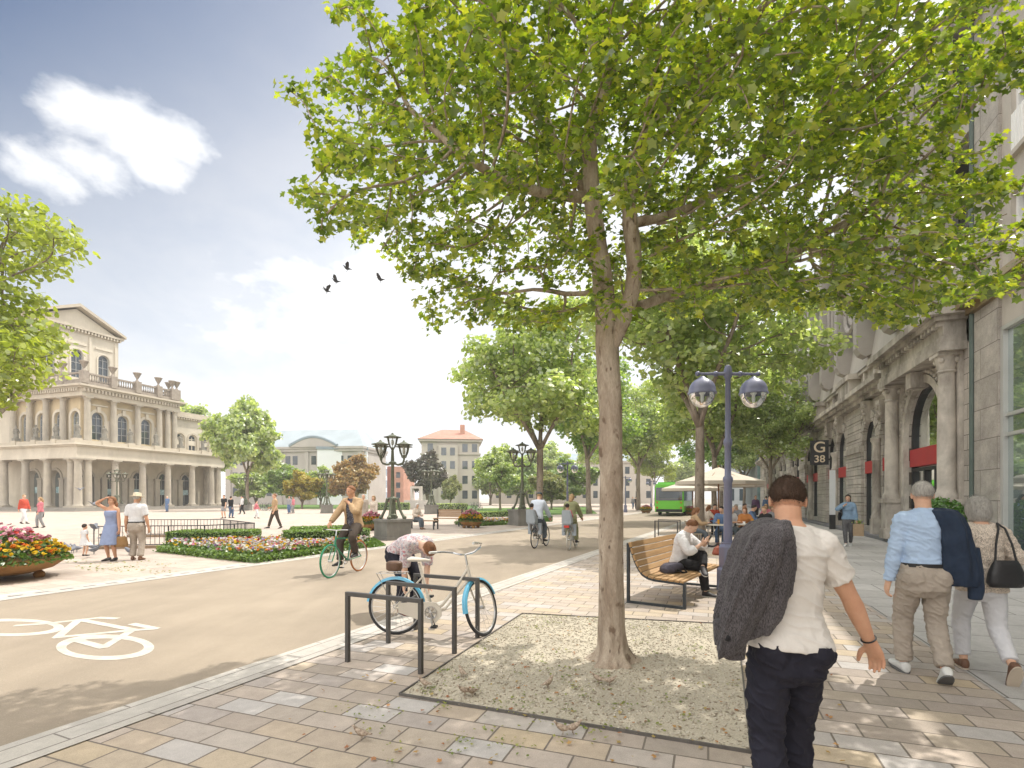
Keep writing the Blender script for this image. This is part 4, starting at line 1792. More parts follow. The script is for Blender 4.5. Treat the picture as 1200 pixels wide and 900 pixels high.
arcp = [(-17.3 + 11.6 * k / 12, -.9, 13.5 + 2.0 * math.sin(PI * k / 12)) for k in range(13)]
mb.tube(arcp, .4, 6)
mb.build('pediment_moulding', M_slate, bk)
window_grid(bk, M_win, [-31.5, -29.6, -24.7, -22.9, -18.2, -16.4, -11.8, -10, -5.2, -3], [2, 5.5, 9.2], 1.2, 2.0, 0)
# pale modern wing running away behind it
md = thing('pale_office_block', 'long pale glass office block receding behind the pediment house', 'building', (ux(425, Yb) + .6, Yb + 1.5, 0), R(8.5))
mb = MB()
mb.b2(-11, 0, 0, 62, 0, 12.6)
mb.build('wall', M_modern, md)
mb = MB()
mb.b2(-11.2, .2, -.3, 62.4, 12.6, 13.2)
mb.build('roof', M_slate, md)
for z in (1, 4.8, 8.6):
    for k in range(15):
        m = MB()
        m.b2(.02, .06, 1 + k * 4.1, 4.2 + k * 4.1, z, z + 2.4)
        m.build('window', M_win, md)
tw = thing('brick_tower', 'narrow red brick tower block between the office block and the copper beech', 'building', (ux(464, 150), 150, 0), R(-12))
mb = MB()
mb.b2(-2.7, -1, 0, 8, 0, 10.5)
mb.mat(1).b2(-.998, 2.3, 0, 8, 0, 10.4)
mb.build('wall', [M_brick, M_brick2], tw)
for z in (1.5, 4.3, 7.2):
    m = MB()
    m.b2(.1, 1.3, -.06, -.02, z, z + 1.6)
    m.build('window', M_win, tw)
hs = thing('red_roofed_house', 'beige apartment house with red tiled hip roof in the distance', 'building', (ux(494, 110), 110, 0), R(6))
mb = MB()
mb.b2(0, 12, 0, 14, 0, 13.3)
mb.b2(-.3, 12.3, -.3, 14.2, 10.6, 10.9)
mb.b2(-.5, 12.5, -.6, 14.4, 13.3, 13.8)
mb.b2(3.5, 7.5, -.8, 0, 0, 12.5)
mb.build('wall', M_bline, hs)
mb = MB()
mb.add([(-.8, -.9, 13.8), (12.8, -.9, 13.8), (12.8, 14.6, 13.8), (-.8, 14.6, 13.8), (4, 6.5, 16.6), (9, 6.5, 16.6)], [(0, 1, 5, 4), (1, 2, 5), (2, 3, 4, 5), (3, 0, 4)])
ro = mb.build('roof', M_redroof, hs)
m = MB()
m.b2(8, 9, 3, 4, 14.5, 17.3)
m.build('chimney', M_brick2, ro)
window_grid(hs, M_win, [1.8, 9.0, 11], [1.4, 4.5, 7.6, 11.2], 1.1, 1.7, 0)
window_grid(hs, M_win, [4.6, 6.4], [1.4, 4.5, 7.6, 10.4], 1.0, 1.6, -.8)
# long pale row closing the park behind the trees
rw = thing('pale_park_house', 'long pale grey house half hidden behind the park trees', 'building', (ux(575, 140), 140, 0), R(4))
mb = MB()
mb.b2(0, 44, 0, 14, 0, 11)
mb.b2(-.4, 44.4, -.5, 14.3, 11, 11.5)
mb.build('wall', M_bline, rw)
mb = MB()
mb.add([(-.5, -.6, 11.5), (44.5, -.6, 11.5), (44.5, 14.5, 11.5), (-.5, 14.5, 11.5), (4, 7, 14), (40, 7, 14)], [(0, 1, 5, 4), (1, 2, 5), (2, 3, 4, 5), (3, 0, 4)])
mb.build('roof', M_slate, rw)
window_grid(rw, M_win, [2 + 2.9 * k for k in range(15)], [1.5, 4.8, 8.0], 1.2, 1.9, 0)
# glass pavilion and grey tower where the street narrows
M_pgl = glass_mat('pavilion_glass', (.75, .88, .88), .03, (.16, .24, .24), .5)
M_steel = mk('grey_steel', (.34, .35, .36), .4, .08, 2, metal=.5)
pv = thing('glass_pavilion', 'glass fronted house with slim steel posts beyond the stone arcade', 'building', bd(81, 6.4), PI / 2 - BLD)
mb = MB()
mb.b2(0, 26, -12, 0, 0, 15)
mb.build('glazing', M_pgl, pv)
mb = MB()
for k in range(10):
    mb.b2(k * 2.85, k * 2.85 + .25, .003, .22, 0, 15)
for z in (0.2, 3.6, 7.2, 10.8, 14.7):
    mb.b2(0, 26, .003, .16, z, z + .3)
mb.b2(-.15, 26, -12, .5, 15.003, 15.4)
mb.build('frame', M_steel, pv)
gt = thing('grey_tower', 'slim grey glass and steel house at the far end of the street', 'building', bd(118, 2), PI / 2 - BLD)
mb = MB()
mb.b2(0, 16, -16, 0, 0, 22)
mb.build('wall', mk('grey_render', (.42, .43, .45), .7, .08, .3), gt)
for z in range(6):
    for k in range(5):
        m = MB()
        m.b2(1 + k * 3, 3 + k * 3, .02, .06, 1 + z * 3.5, 3.4 + z * 3.5)
        m.build('window', M_win, gt)
        m = MB()
        m.b2(-.06, -.02, -15 + k * 3, -13 + k * 3, 1 + z * 3.5, 3.4 + z * 3.5)
        m.build('window', M_win, gt)
# ---------------------------------------------------------------- people
def cloth(name, col, rough=.85, var=.12, weave=None, pat=None, sheen=.0, vs=9):
    """fabric: base colour, soft creases and a weave; pat = list of colours for a blotchy print"""
    key = 'cloth_' + name
    if key in MATS:
        return MATS[key]
    m, nt, out = newmat(key)
    tc = nd(nt, 'ShaderNodeTexCoord').outputs['Object']
    n = noise_n(nt, tc, vs, 4, .6)
    base = ramp(nt, [(.3, tuple(x * (1 - var) for x in col)), (.7, tuple(min(1, x * (1 + var)) for x in col))], n)
    if pat:
        v = nd(nt, 'ShaderNodeTexVoronoi')
        v.inputs['Scale'].default_value = pat[0]
        nt.links.new(tc, v.inputs['Vector'])
        n2 = noise_n(nt, tc, pat[0] * 1.3, 4, .7)
        k = len(pat[1])
        base = mixc(nt, ramp(nt, [(.45, 0), (.52, 1)], n2), base, ramp(nt, [(i / k, c) for i, c in enumerate(pat[1])], v.outputs['Color'], 'CONSTANT'))
    w = None
    if weave:
        wv = nd(nt, 'ShaderNodeTexNoise')
        wv.inputs['Scale'].default_value = 1
        wv.inputs['Detail'].default_value = 3
        nt.links.new(mapping(nt, tc, (weave, weave, weave * .25), (0, .7, .5)), wv.inputs['Vector'])
        base = mixc(nt, 1., base, ramp(nt, [(.38, .45), (.62, 1.7)], wv.outputs['Fac']), 'MULTIPLY')
        w = wv.outputs['Fac']
    p = nd(nt, 'ShaderNodeBsdfPrincipled')
    nt.links.new(base, p.inputs['Base Color'])
    p.inputs['Roughness'].default_value = rough
    p.inputs['Specular IOR Level'].default_value = .2
    if sheen:
        p.inputs['Sheen Weight'].default_value = sheen
    b = bump(nt, noise_n(nt, mapping(nt, tc, (1, 1, .7), (.4, .3, .2)), 11, 5, .55, .6), .45, .03)
    b = bump(nt, w if w is not None else noise_n(nt, tc, 420, 2, .6), .25, .004, b)
    nt.links.new(b, p.inputs['Normal'])
    nt.links.new(p.outputs[0], out.inputs[0])
    MATS[key] = m
    return m


def skin(name, col):
    key = 'skin_' + name
    if key in MATS:
        return MATS[key]
    m, nt, out = newmat(key)
    tc = nd(nt, 'ShaderNodeTexCoord').outputs['Object']
    n = noise_n(nt, tc, 14, 4, .6)
    n2 = noise_n(nt, tc, 160, 3, .7)
    base = ramp(nt, [(.3, (col[0] * .92, col[1] * .84, col[2] * .8)), (.7, (col[0] * 1.05, col[1] * 1.03, col[2] * 1.0))], n)
    p = nd(nt, 'ShaderNodeBsdfPrincipled')
    nt.links.new(base, p.inputs['Base Color'])
    p.inputs['Roughness'].default_value = .6
    p.inputs['Specular IOR Level'].default_value = .22
    p.inputs['Subsurface Weight'].default_value = .12
    p.inputs['Subsurface Radius'].default_value = (.02, .008, .004)
    p.inputs['Subsurface Scale'].default_value = .5
    nt.links.new(bump(nt, n2, .12, .002), p.inputs['Normal'])
    nt.links.new(p.outputs[0], out.inputs[0])
    MATS[key] = m
    return m


SK = skin('light', (.62, .40, .29))
SKT = skin('tanned', (.54, .32, .215))
SKP = skin('pale', (.66, .46, .36))


def hair_mat(name, col):
    return mk('hair_' + name, col, .6, .35, 60, .8, 160, vscale=(1, 1, .25), spec=.3)


H_brown = hair_mat('brown', (.065, .038, .024))
H_dark = hair_mat('dark', (.025, .018, .014))
H_grey = hair_mat('grey', (.42, .40, .37))
H_white = hair_mat('white', (.55, .53, .5))
H_blond = hair_mat('blond', (.34, .22, .11))
H_ginger = hair_mat('ginger', (.22, .10, .045))
M_eye = mk('eye', (.03, .025, .02), .2, .1)
M_leather = mk('black_leather', (.018, .018, .02), .4, .15, 12, .3, 60)
M_shoe = mk('dark_shoe', (.03, .028, .03), .6, .2, 12)
M_shoe_w = mk('white_shoe', (.6, .6, .58), .6, .08, 8)
M_shoe_b = mk('brown_shoe', (.14, .07, .04), .55, .2, 12)
M_sole = mk('shoe_sole', (.55, .54, .5), .7, .1)

VOXTMP = []


def remesh(mb, vox, smooth=3, name='m'):  # noqa
    me = mb.mesh('tmp')
    ob = bpy.data.objects.new('tmp', me)
    C.objects.link(ob)
    md = ob.modifiers.new('r', 'REMESH')
    md.mode = 'VOXEL'
    md.voxel_size = vox
    if smooth:
        sm = ob.modifiers.new('s', 'SMOOTH')
        sm.iterations = smooth
        sm.factor = .5
    dg = bpy.context.evaluated_depsgraph_get()
    m2 = bpy.data.meshes.new_from_object(ob.evaluated_get(dg))
    m2.materials.clear()
    m2.name = name
    bpy.data.objects.remove(ob)
    bpy.data.meshes.remove(me)
    return m2


def rings(mb, rs, n=20):
    """closed loft; ring = (centre, side vector, front vector, half width, half depth)"""
    vs, fs = [], []
    for c, s, f, a0_, b0_, *pl in rs:
        for j in range(n):
            t = 2 * PI * j / n
            a, b = a0_, b0_
            if pl:
                g = 1 + pl[0] * (1 - 2 * abs(math.sin(pl[1] * t / 2 + pl[2])) ** .7 + .4 * math.sin((pl[1] * 2 - 1) * t + 2 * pl[2] + 1))
                a, b = a * g, b * g
            ct, st = math.cos(t), math.sin(t)
            e = .86
            vs.append(c + s * (a * math.copysign(abs(ct) ** e, ct)) + f * (b * math.copysign(abs(st) ** e, st)))
    for i in range(len(rs) - 1):
        for j in range(n):
            j2 = (j + 1) % n
            fs.append((i * n + j, i * n + j2, (i + 1) * n + j2, (i + 1) * n + j))
    fs.append(tuple(range(n - 1, -1, -1)))
    fs.append(tuple((len(rs) - 1) * n + j for j in range(n)))
    mb.add(vs, fs)


def limb(mb, joints, prof, n=14, ext=0.0):
    """tube through joints with radii at fractions; prof = [(t, r)] t in 0..len-1 along joints (rounded at the bends)"""
    J = [Vector(j) for j in joints]
    pts, rad = [], []
    K = len(J) - 1
    ts = np.linspace(prof[0][0], prof[-1][0], max(6, int((prof[-1][0] - prof[0][0]) * 9)))
    tp, rp = [p[0] for p in prof], [p[1] for p in prof]
    for t in ts:
        i = min(int(t), K - 1)
        f = t - i
        p = J[i].lerp(J[i + 1], f)
        # round the bend
        w = .16
        for q in range(1, K):
            d = t - q
            if abs(d) < w:
                a = J[q].lerp(J[q - 1], w)
                b = J[q].lerp(J[q + 1], w)
                s = (d + w) / (2 * w)
                p = a * (1 - s) ** 2 + J[q] * 2 * s * (1 - s) + b * s ** 2
        pts.append(p)
        rad.append(float(np.interp(t, tp, rp)))
    mb.tube(pts, rad, n)


def ik(a, b, l1, l2, pole):
    a, b, pole = Vector(a), Vector(b), Vector(pole)
    d = b - a
    D = min(d.length, (l1 + l2) * .999)
    d.normalize()
    b = a + d * D
    x = (l1 * l1 - l2 * l2 + D * D) / (2 * D)
    hgt = math.sqrt(max(0, l1 * l1 - x * x))
    p = pole - d * pole.dot(d)
    p = p.normalized() if p.length > 1e-5 else d.orthogonal().normalized()
    return a + d * x + p * hgt, b


def hand(mb, w, d, pn, h, side, curl=.5, n=8, fine=True):
    """hand at wrist w, along d, palm normal pn (the palm's face), side +1 right hand"""
    d = d.normalized()
    pn = (pn - d * pn.dot(d)).normalized()
    s = d.cross(pn) * side            # towards the thumb
    L = .103 * h
    pl = L * .48
    rings(mb, [(w - d * .01, s, pn, .019 * h, .013 * h), (w + d * pl * .35, s, pn, .022 * h, .0125 * h), (w + d * pl * .8, s, pn, .024 * h, .011 * h), (w + d * pl * 1.05, s, pn, .022 * h, .009 * h)], 12)
    for i, (o, ln, c) in enumerate(((.0175, .46, .8), (.006, .52, .95), (-.0055, .48, 1.05), (-.0165, .38, 1.15))):
        p = w + d * pl * .93 + s * (o * h)
        pts, rad = [p - d * .01], [.0062 * h]
        a = 0
        for k, fr in enumerate((.42, .33, .25)):
            a += curl * c * (.55 if k == 0 else .8)
            dr = d * math.cos(a) + pn * math.sin(a) + s * (o * 4.5)
            p = p + dr.normalized() * (L * ln * fr)
            pts.append(p)
            rad.append((.0058, .0052, .0042)[k] * h)
        mb.tube(pts, rad, n)
    p = w + d * pl * .25 + s * .017 * h
    dr = (d * .75 + s * .6 + pn * .25).normalized()
    pts, rad = [p - s * .012 * h], [.009 * h]
    for k, fr in enumerate((.24, .2, .16)):
        p = p + dr * L * fr
        dr = (dr + d * .35 + pn * (.25 * curl)).normalized()
        pts.append(p)
        rad.append((.0085, .0068, .005)[k] * h)
    mb.tube(pts, rad, n)


TORSO = [(-.065, .072, .060, .0), (-.03, .094, .067, -.004), (.01, .096, .067, -.004), (.05, .089, .060, 0), (.10, .081, .054, .003), (.16, .088, .059, .004),
         (.21, .099, .064, .003), (.25, .104, .062, 0), (.275, .100, .055, -.003), (.293, .084, .047, -.006), (.308, .064, .042, -.007), (.322, .053, .040, -.006), (.336, .041, .037, -.002), (.35, .033, .034, .006), (.375, .033, .035, .012)]


def person(label, loc, rz, h=1.75, sex='m', pel=None, lean=0, side=0, twist=0, head=(0, 0), hands=None, poles=None, feet=None, kpole=None, curl=(.5, .5),
           palm=None, sk=None, hair=None, hairstyle='short', wear=(), vox=.016, group=None, face=False, fat=1.0, footyaw=(8, -8), footpitch=(0, 0), curve=.5, headscale=1.0, broad=1.0):
    """person facing local +Y.  wear = list of (kind, material, options)"""
    sk = sk or SK
    if pel is None:
        pel = (0, 0, .52 * h)
    P = Vector(pel)
    yw = .93 if sex == 'f' else 1.0
    shw = (.97 if sex == 'm' else .86) * broad
    hipw = 1.0 if sex == 'm' else 1.06

    def frame(fr):
        M = Matrix.Rotation(-R(twist * fr), 3, 'Z') @ Matrix.Rotation(-R(lean * fr), 3, 'X') @ Matrix.Rotation(R(side * fr), 3, 'Y')
        return M @ Vector((1, 0, 0)), M @ Vector((0, 1, 0)), M @ Vector((0, 0, 1))

    # spine: integrate the leaning frame from pelvis to neck
    zs = [i * .0125 for i in range(-6, 32)]
    cen, frs = {}, {}
    x0, y0, z0 = frame(1 - curve)
    p = P + z0 * (-.075 * h)
    last = -.075
    spine = []
    for z in zs:
        fr = (1 - curve) + curve * min(1, max(0, (z + .02) / .24))
        fx_, fy_, fz_ = frame(fr)
        p = p + fz_ * ((z - last) * h)
        last = z
        spine.append((z, p.copy(), fx_, fy_, fz_))

    def at(z):
        i = min(len(spine) - 2, max(0, int((z + .075) / .0125)))
        a, b = spine[i], spine[i + 1]
        t = (z - a[0]) / .0125
        return a[1] + (b[1] - a[1]) * t, a[2], a[3], a[4]

    def prof(z):
        zz = [q[0] for q in TORSO]
        w = float(np.interp(z, zz, [q[1] for q in TORSO]))
        d = float(np.interp(z, zz, [q[2] for q in TORSO]))
        o = float(np.interp(z, zz, [q[3] for q in TORSO]))
        k = shw if z > .17 else (hipw if z < .06 else (yw))
        if z > .31:
            k = .95 if sex == 'm' else .85
        if sex == 'f' and .17 < z < .25:
            d *= 1.1
            o += .008
        b = fat if z < .25 else 1
        return w * k * (1 + (b - 1) * .7) * h, d * b * h, o * h

    def torso(mb, za, zb, ease, n=24, step=.0125, flare=0, op_hem=0):
        k = max(3, int((zb - za) / step))
        rs = []
        for i in range(k + 1):
            z = za + (zb - za) * i / k
            c, fx_, fy_, fz_ = at(z)
            w, d, o = prof(max(z, -.03) if flare or za < -.03 else z)
            e = ease * (1 if z < .29 else max(.25, 1 - (z - .29) / .05))
            e += op_hem * max(0, min(1, (.07 - z) / .06))
            rs.append((c + fy_ * o, fx_, fy_, w + e + flare * max(0, .06 - z) * h, d + e + flare * max(0, .06 - z) * h))
        if za < -.06 and ease > .003:
            c0, s0, f0, a0, b0 = rs[0]
            rs.insert(0, (c0 - at(-.06)[3] * .035 * h, s0, f0, a0 * .8, b0 * .5))
        rings(mb, rs, n)

    # joints
    c, fx_, fy_, fz_ = at(.278)
    sh = {1: c + fx_ * (.098 * shw * h) - fy_ * .003 * h, -1: c - fx_ * (.098 * shw * h) - fy_ * .003 * h}
    hx, hy, hz = frame(1 - curve)
    hp = {1: P + hx * .05 * h, -1: P - hx * .05 * h}
    UA, FA, TH, SH = .172 * h, .152 * h, .245 * h, .243 * h
    hands = hands or {}
    poles = poles or {}
    feet = feet or {}
    el, wr, kn, an = {}, {}, {}, {}
    for s in (1, -1):
        tgt = hands.get(s)
        if tgt is None:
            tgt = sh[s] + Vector((s * .055 * h, .03 * h, -.315 * h))
        else:
            tgt = Vector(tgt)
        el[s], wr[s] = ik(sh[s], tgt, UA, FA, poles.get(s, (s * .5, -1, -.3)))
        ft = feet.get(s)
        ft = Vector(ft) if ft is not None else Vector((s * .055 * h, 0, .045 * h))
        kn[s], an[s] = ik(hp[s], ft, TH, SH, (kpole or {}).get(s, (s * .12, 1, .1)))
    # ----- body
    mb = MB()
    torso(mb, -.065, .375, 0, op_hem=-.008)
    for s in (1, -1):
        limb(mb, (sh[s], el[s], wr[s]),
             [(0, .033 * h * (1 if sex == 'm' else .86)), (.15, .034 * h * (1 if sex == 'm' else .85)), (.5, .029 * h * (1 if sex == 'm' else .88)), (.92, .0235 * h), (1.0, .0235 * h), (1.2, .0255 * h), (1.5, .0225 * h), (1.9, .0165 * h), (2, .0155 * h)])
        mb.ball(sh[s] - fx_ * s * .004 * h, .039 * h * (1 if sex == 'm' else .86), 12, 8)
        mb.tube([c + fx_ * s * .03 * h + fz_ * .012 * h, sh[s] + fz_ * .004 * h], [.042 * h, .032 * h], 10)
        limb(mb, (hp[s] + hz * .01 * h, kn[s], an[s]),
             [(0, .052 * h * fat), (.2, .052 * h * fat), (.6, .043 * h), (.95, .032 * h), (1.05, .031 * h), (1.3, .034 * h), (1.6, .027 * h), (1.9, .0205 * h), (2, .02 * h)])
        mb.ball(hp[s] - hy * .024 * h - hz * .005 * h, (.044 * h, .044 * h, .044 * h), 12, 8)
        d = (wr[s] - el[s]).normalized()
        pn = (palm or {}).get(s)
        pn = Vector(pn) if pn is not None else Vector((-s, .2, 0))
        hand(mb, wr[s], d, pn, h, s, curl[0 if s > 0 else 1])
        # foot (inside the shoe)
        a = R(footyaw[0 if s > 0 else 1])
        fp = R(footpitch[0 if s > 0 else 1])
        fd = Vector((math.sin(a) * math.cos(fp), math.cos(a) * math.cos(fp), math.sin(fp)))
        up = Vector((0, 0, 1)) * math.cos(fp) - Vector((math.sin(a), math.cos(a), 0)) * math.sin(fp)
        sx = fd.cross(up)
        A = an[s]
        rings(mb, [(A - fd * .025 * h - up * .028 * h, sx, up, .014 * h, .012 * h), (A - fd * .012 * h - up * .02 * h, sx, up, .019 * h, .024 * h), (A + fd * .03 * h - up * .022 * h, sx, up, .022 * h, .02 * h),
                   (A + fd * .08 * h - up * .032 * h, sx, up, .026 * h, .011 * h), (A + fd * .105 * h - up * .034 * h, sx, up, .02 * h, .008 * h)], 12)
    # head
    cN, nx, ny, nz_ = at(.36)
    HM = Matrix((nx, ny, nz_)).transposed() @ Matrix.Rotation(-R(head[1]), 3, 'Z') @ Matrix.Rotation(-R(head[0]), 3, 'X')
    hs_ = headscale
    HC = cN + nz_ * -.004 * h + HM @ Vector((0, .012 * h, .058 * h * hs_))

    def hq(x, y, z):
        return HC + HM @ Vector((x * h * hs_, y * h * hs_, z * h * hs_))

    e = lambda x, y, z: Vector((x * h * hs_, y * h * hs_, z * h * hs_))
    mb.ball(hq(0, -.006, .012), e(.044, .056, .052), 20, 14, HM)
    mb.ball(hq(0, .010, -.020), e(.036, .042, .045), 18, 12, HM)
    mb.ball(hq(0, .026, -.046), e(.022, .022, .018), 12, 8, HM)
    mb.ball(hq(0, .052, -.012), e(.008, .012, .014), 8, 6, HM)
    mb.ball(hq(0, .046, .006), e(.027, .008, .006), 10, 6, HM)
    mb.ball(hq(0, .046, -.034), e(.013, .007, .006), 8, 6, HM)
    for s in (1, -1):
        mb.ball(hq(s * .0445, -.006, -.006), e(.006, .013, .019), 10, 8, HM)
        mb.ball(hq(s * .020, .038, -.020), e(.013, .010, .012), 8, 6, HM)
    mb.tube([at(.31)[0], hq(0, -.018, -.03)], [.036 * h, .032 * h * (1 if sex == 'm' else .85)], 14)
    me = remesh(mb, vox, 3, 'person')
    body = link('person', me, sk, None, True, loc if len(loc) == 3 else (*loc, 0), rz, ang=180)
    tag(body, label, 'person', group)
    info = dict(P=P, el=el, wr=wr, kn=kn, an=an, sh=sh, HC=HC, HM=HM, at=at, hq=hq, hp=hp, h=h, body=body, prof=prof, hand_dir={s: (wr[s] - el[s]).normalized() for s in (1, -1)})
    if face:
        m = MB()
        for s in (1, -1):
            m.ball(hq(s * .0165, .0455, .0), e(.007, .004, .0035), 8, 6, HM)
        m.build('eyes', M_eye, body, True)
        m = MB()
        for s in (1, -1):
            m.ball(hq(s * .0175, .049, .0105), e(.011, .003, .0022), 8, 6, HM)
        m.build('eyebrows', hair or H_dark, body, True)
        m = MB()
        m.ball(hq(0, .0515, -.0335), e(.0125, .004, .003), 8, 6, HM)
        m.build('lips', mk('lips', (.42, .17, .14), .5, .1), body, True)
    # ----- clothes
    for kind, mt, *op in wear:
        op = op[0] if op else {}
        m = MB()
        ez = op.get('ease', .014)
        nm = op.get('name', kind)
        wr_amp = op.get('wr', .006)
        if kind in ('shirt', 'jacket', 'dress', 'coat'):
            hem = op.get('hem', -.02)
            torso(m, max(hem, -.065), op.get('top', .324), ez, op_hem=op.get('loose', 0))
            sl = op.get('sleeve', 2.0 if kind != 'dress' else 0)
            se = op.get('slease', ez * .8)
            if hem < -.065:      # skirt: straight rings down from the hips
                rs = []
                hem_z = op['hemz'] * h
                low = (kn[1] + kn[-1]) / 2 if hem_z < kn[1].z + .1 else None
                for k in range(13):
                    t = k / 12
                    cc = P.lerp(Vector(((an[1].x + an[-1].x) / 2, (an[1].y + an[-1].y) / 2, 0)), 1) if False else P
                    zc = (P.z + .03 * h) + (hem_z - P.z - .03 * h) * t
                    mid = Vector((P.x, P.y, 0)).lerp(Vector(((kn[1].x + kn[-1].x) / 2, (kn[1].y + kn[-1].y) / 2, 0)), min(1, t))
                    a_ = prof(0)[0] + ez + op.get('flare', .05) * t
                    b_ = prof(0)[1] + ez + op.get('flare', .05) * t * 1.2
                    rs.append((Vector((mid.x, mid.y, zc)), Vector((1, 0, 0)), Vector((0, 1, 0)), a_, b_))
                rings(m, rs[::-1], 24)
            if sl > 0:
                for s in (1, -1):
                    if op.get('noarm') == s:
                        continue
                    pr = [(0, .036 * h + se), (.2, .035 * h + se), (.6, .031 * h + se), (1.0, .0265 * h + se * 1.1), (1.3, .0265 * h + se), (1.8, .019 * h + se), (2.0, .0175 * h + se)]
                    pr = [q for q in pr if q[0] < sl] + [(sl, float(np.interp(sl, [q[0] for q in pr], [q[1] for q in pr])) + op.get('cuff', 0))]
                    limb(m, (sh[s], el[s], wr[s]), pr, 16)
                    m.ball(sh[s] - fx_ * s * .004 * h, .041 * h * (1 if sex == 'm' else .88) + se * .8, 14, 10)
                    m.tube([c + fx_ * s * .03 * h + fz_ * .012 * h, sh[s] + fz_ * .004 * h], [.042 * h + ez * .5, .034 * h + ez * .6], 12)
            if op.get('collar'):
                cc, ax, ay, az = at(.327)
                m.tube([cc - az * .006 * h, cc + az * .014 * h], [.046 * h, .042 * h], 16)
            if op.get('hood'):
                cc, ax, ay, az = at(.30)
                m.ball(cc - ay * .035 * h, (.055 * h, .035 * h, .03 * h), 14, 8)
        elif kind in ('trousers', 'shorts'):
            torso(m, -.065, op.get('waist', .055), op.get('wease', ez * .6))
            end = op.get('end', 1.93)
            for s in (1, -1):
                w0 = op.get('hemr', .030)
                we_ = op.get('wease', ez)
                pr = [(0, .051 * h * fat + we_), (.12, .051 * h * fat + we_), (.35, .050 * h * fat + ez), (.6, .044 * h + ez), (1.0, .034 * h + ez * 1.1), (1.3, .0345 * h + ez), (1.7, w0 * h + ez), (2.0, w0 * h + ez)]
                pr = [q for q in pr if q[0] < end] + [(end, float(np.interp(end, [q[0] for q in pr], [q[1] for q in pr])))]
                limb(m, (hp[s] + hz * .01 * h, kn[s], an[s] + Vector((0, 0, op.get('drop', 0)))), pr, 18)
                m.ball(hp[s] - hy * .028 * h - hz * .005 * h, .051 * h + we_ * .7, 14, 10)
        elif kind == 'shoes':
            for s in (1, -1):
                a = R(footyaw[0 if s > 0 else 1])
                fp = R(footpitch[0 if s > 0 else 1])
                fd = Vector((math.sin(a) * math.cos(fp), math.cos(a) * math.cos(fp), math.sin(fp)))
                up = Vector((0, 0, 1)) * math.cos(fp) - Vector((math.sin(a), math.cos(a), 0)) * math.sin(fp)
                sx = fd.cross(up)
                A = an[s]
                sm = MB()
                top = op.get('top', 0)
                rings(sm, [(A - fd * .036 * h - up * .026 * h, sx, up, .012 * h, .014 * h), (A - fd * .028 * h - up * .016 * h, sx, up, .021 * h, .027 * h), (A + fd * .0 * h - up * .012 * h, sx, up, .0235 * h, .032 * h),
                           (A + fd * .035 * h - up * .022 * h, sx, up, .025 * h, .0225 * h), (A + fd * .075 * h - up * .029 * h, sx, up, .0285 * h, .0155 * h), (A + fd * .105 * h - up * .032 * h, sx, up, .025 * h, .0125 * h), (A + fd * .121 * h - up * .034 * h, sx, up, .013 * h, .009 * h)], 14)
                me2 = remesh(sm, min(vox, .011), 2, 'shoe')
                so = link('shoe', me2, mt, body, True, ang=180)
                if vox < .012:
                    ss = MB()
                    rings(ss, [(A - fd * .037 * h - up * .0425 * h, sx, fd, .016 * h, .004 * h)] and
                          [(A + fd * .042 * h - up * .0455 * h, sx, fd, .0295 * h, .082 * h), (A + fd * .042 * h - up * .038 * h, sx, fd, .0295 * h, .082 * h)], 20)
                    ss.build('sole', op.get('sole', M_sole), so, True)
            continue
        elif kind == 'belt':
            cc, ax, ay, az = at(op.get('z', .055))
            w_, d_, o_ = prof(op.get('z', .055))
            rings(m, [(cc + ay * o_ - az * .009 * h, ax, ay, w_ + ez, d_ + ez), (cc + ay * o_ + az * .009 * h, ax, ay, w_ + ez, d_ + ez)], 28)
            m.build('belt', mt, body, True)
            continue
        elif kind == 'hat':
            r_ = .062 * h
            prof_ = [(.115 * h * .95, .0), (.1 * h, .004), (.06 * h, .008), (.056 * h, .03 * h), (.05 * h, .056 * h), (.02 * h, .064 * h)] if op.get('brim') else [(.06 * h, -.012), (.06 * h, .01 * h), (.05 * h, .035 * h), (.025 * h, .052 * h), (.005, .056 * h)]
            hm = MB()
            hm.lathe(prof_, (0, 0, 0), 18, True, .92, 1.08)
            base = hq(0, -.008, .024)
            m.add([tuple(base + HM @ Vector(v)) for v in hm.v], hm.f)
            hat_o = m.build(nm, mt, body, True)
            if op.get('band'):
                bm_ = MB()
                hb = MB()
                hb.lathe([(.0585 * h, .009), (.0575 * h, .024)], (0, 0, 0), 18, False, .92, 1.08)
                bm_.add([tuple(base + HM @ Vector(v)) for v in hb.v], hb.f)
                bm_.build('hat_band', op['band'], hat_o, True)
            continue
        me2 = remesh(m, vox, 9 if kind == 'trousers' else 4, nm)
        if op.get('open') or op.get('cutz'):
            bm_ = bmesh.new()
            bm_.from_mesh(me2)
            dl = []
            for f_ in bm_.faces:
                q = f_.calc_center_median()
                zz = min(.31, max(-.06, (q - P).dot(fz_) / h))
                cc, ax, ay, az = at(zz)
                if op.get('cutz'):
                    if (q - P).dot(hz) > op['cutz'] * h and abs((q - P).dot(hx)) < .12 * h:
                        dl.append(f_)
                elif (q - cc).dot(ay) > .03 * h and abs((q - cc).dot(ax)) < op['open'] * h * (1.25 - zz * 1.5) and (q - P).dot(fz_) > -.1 * h:
                    dl.append(f_)
            bmesh.ops.delete(bm_, geom=dl, context='FACES')
            bm_.to_mesh(me2)
            bm_.free()
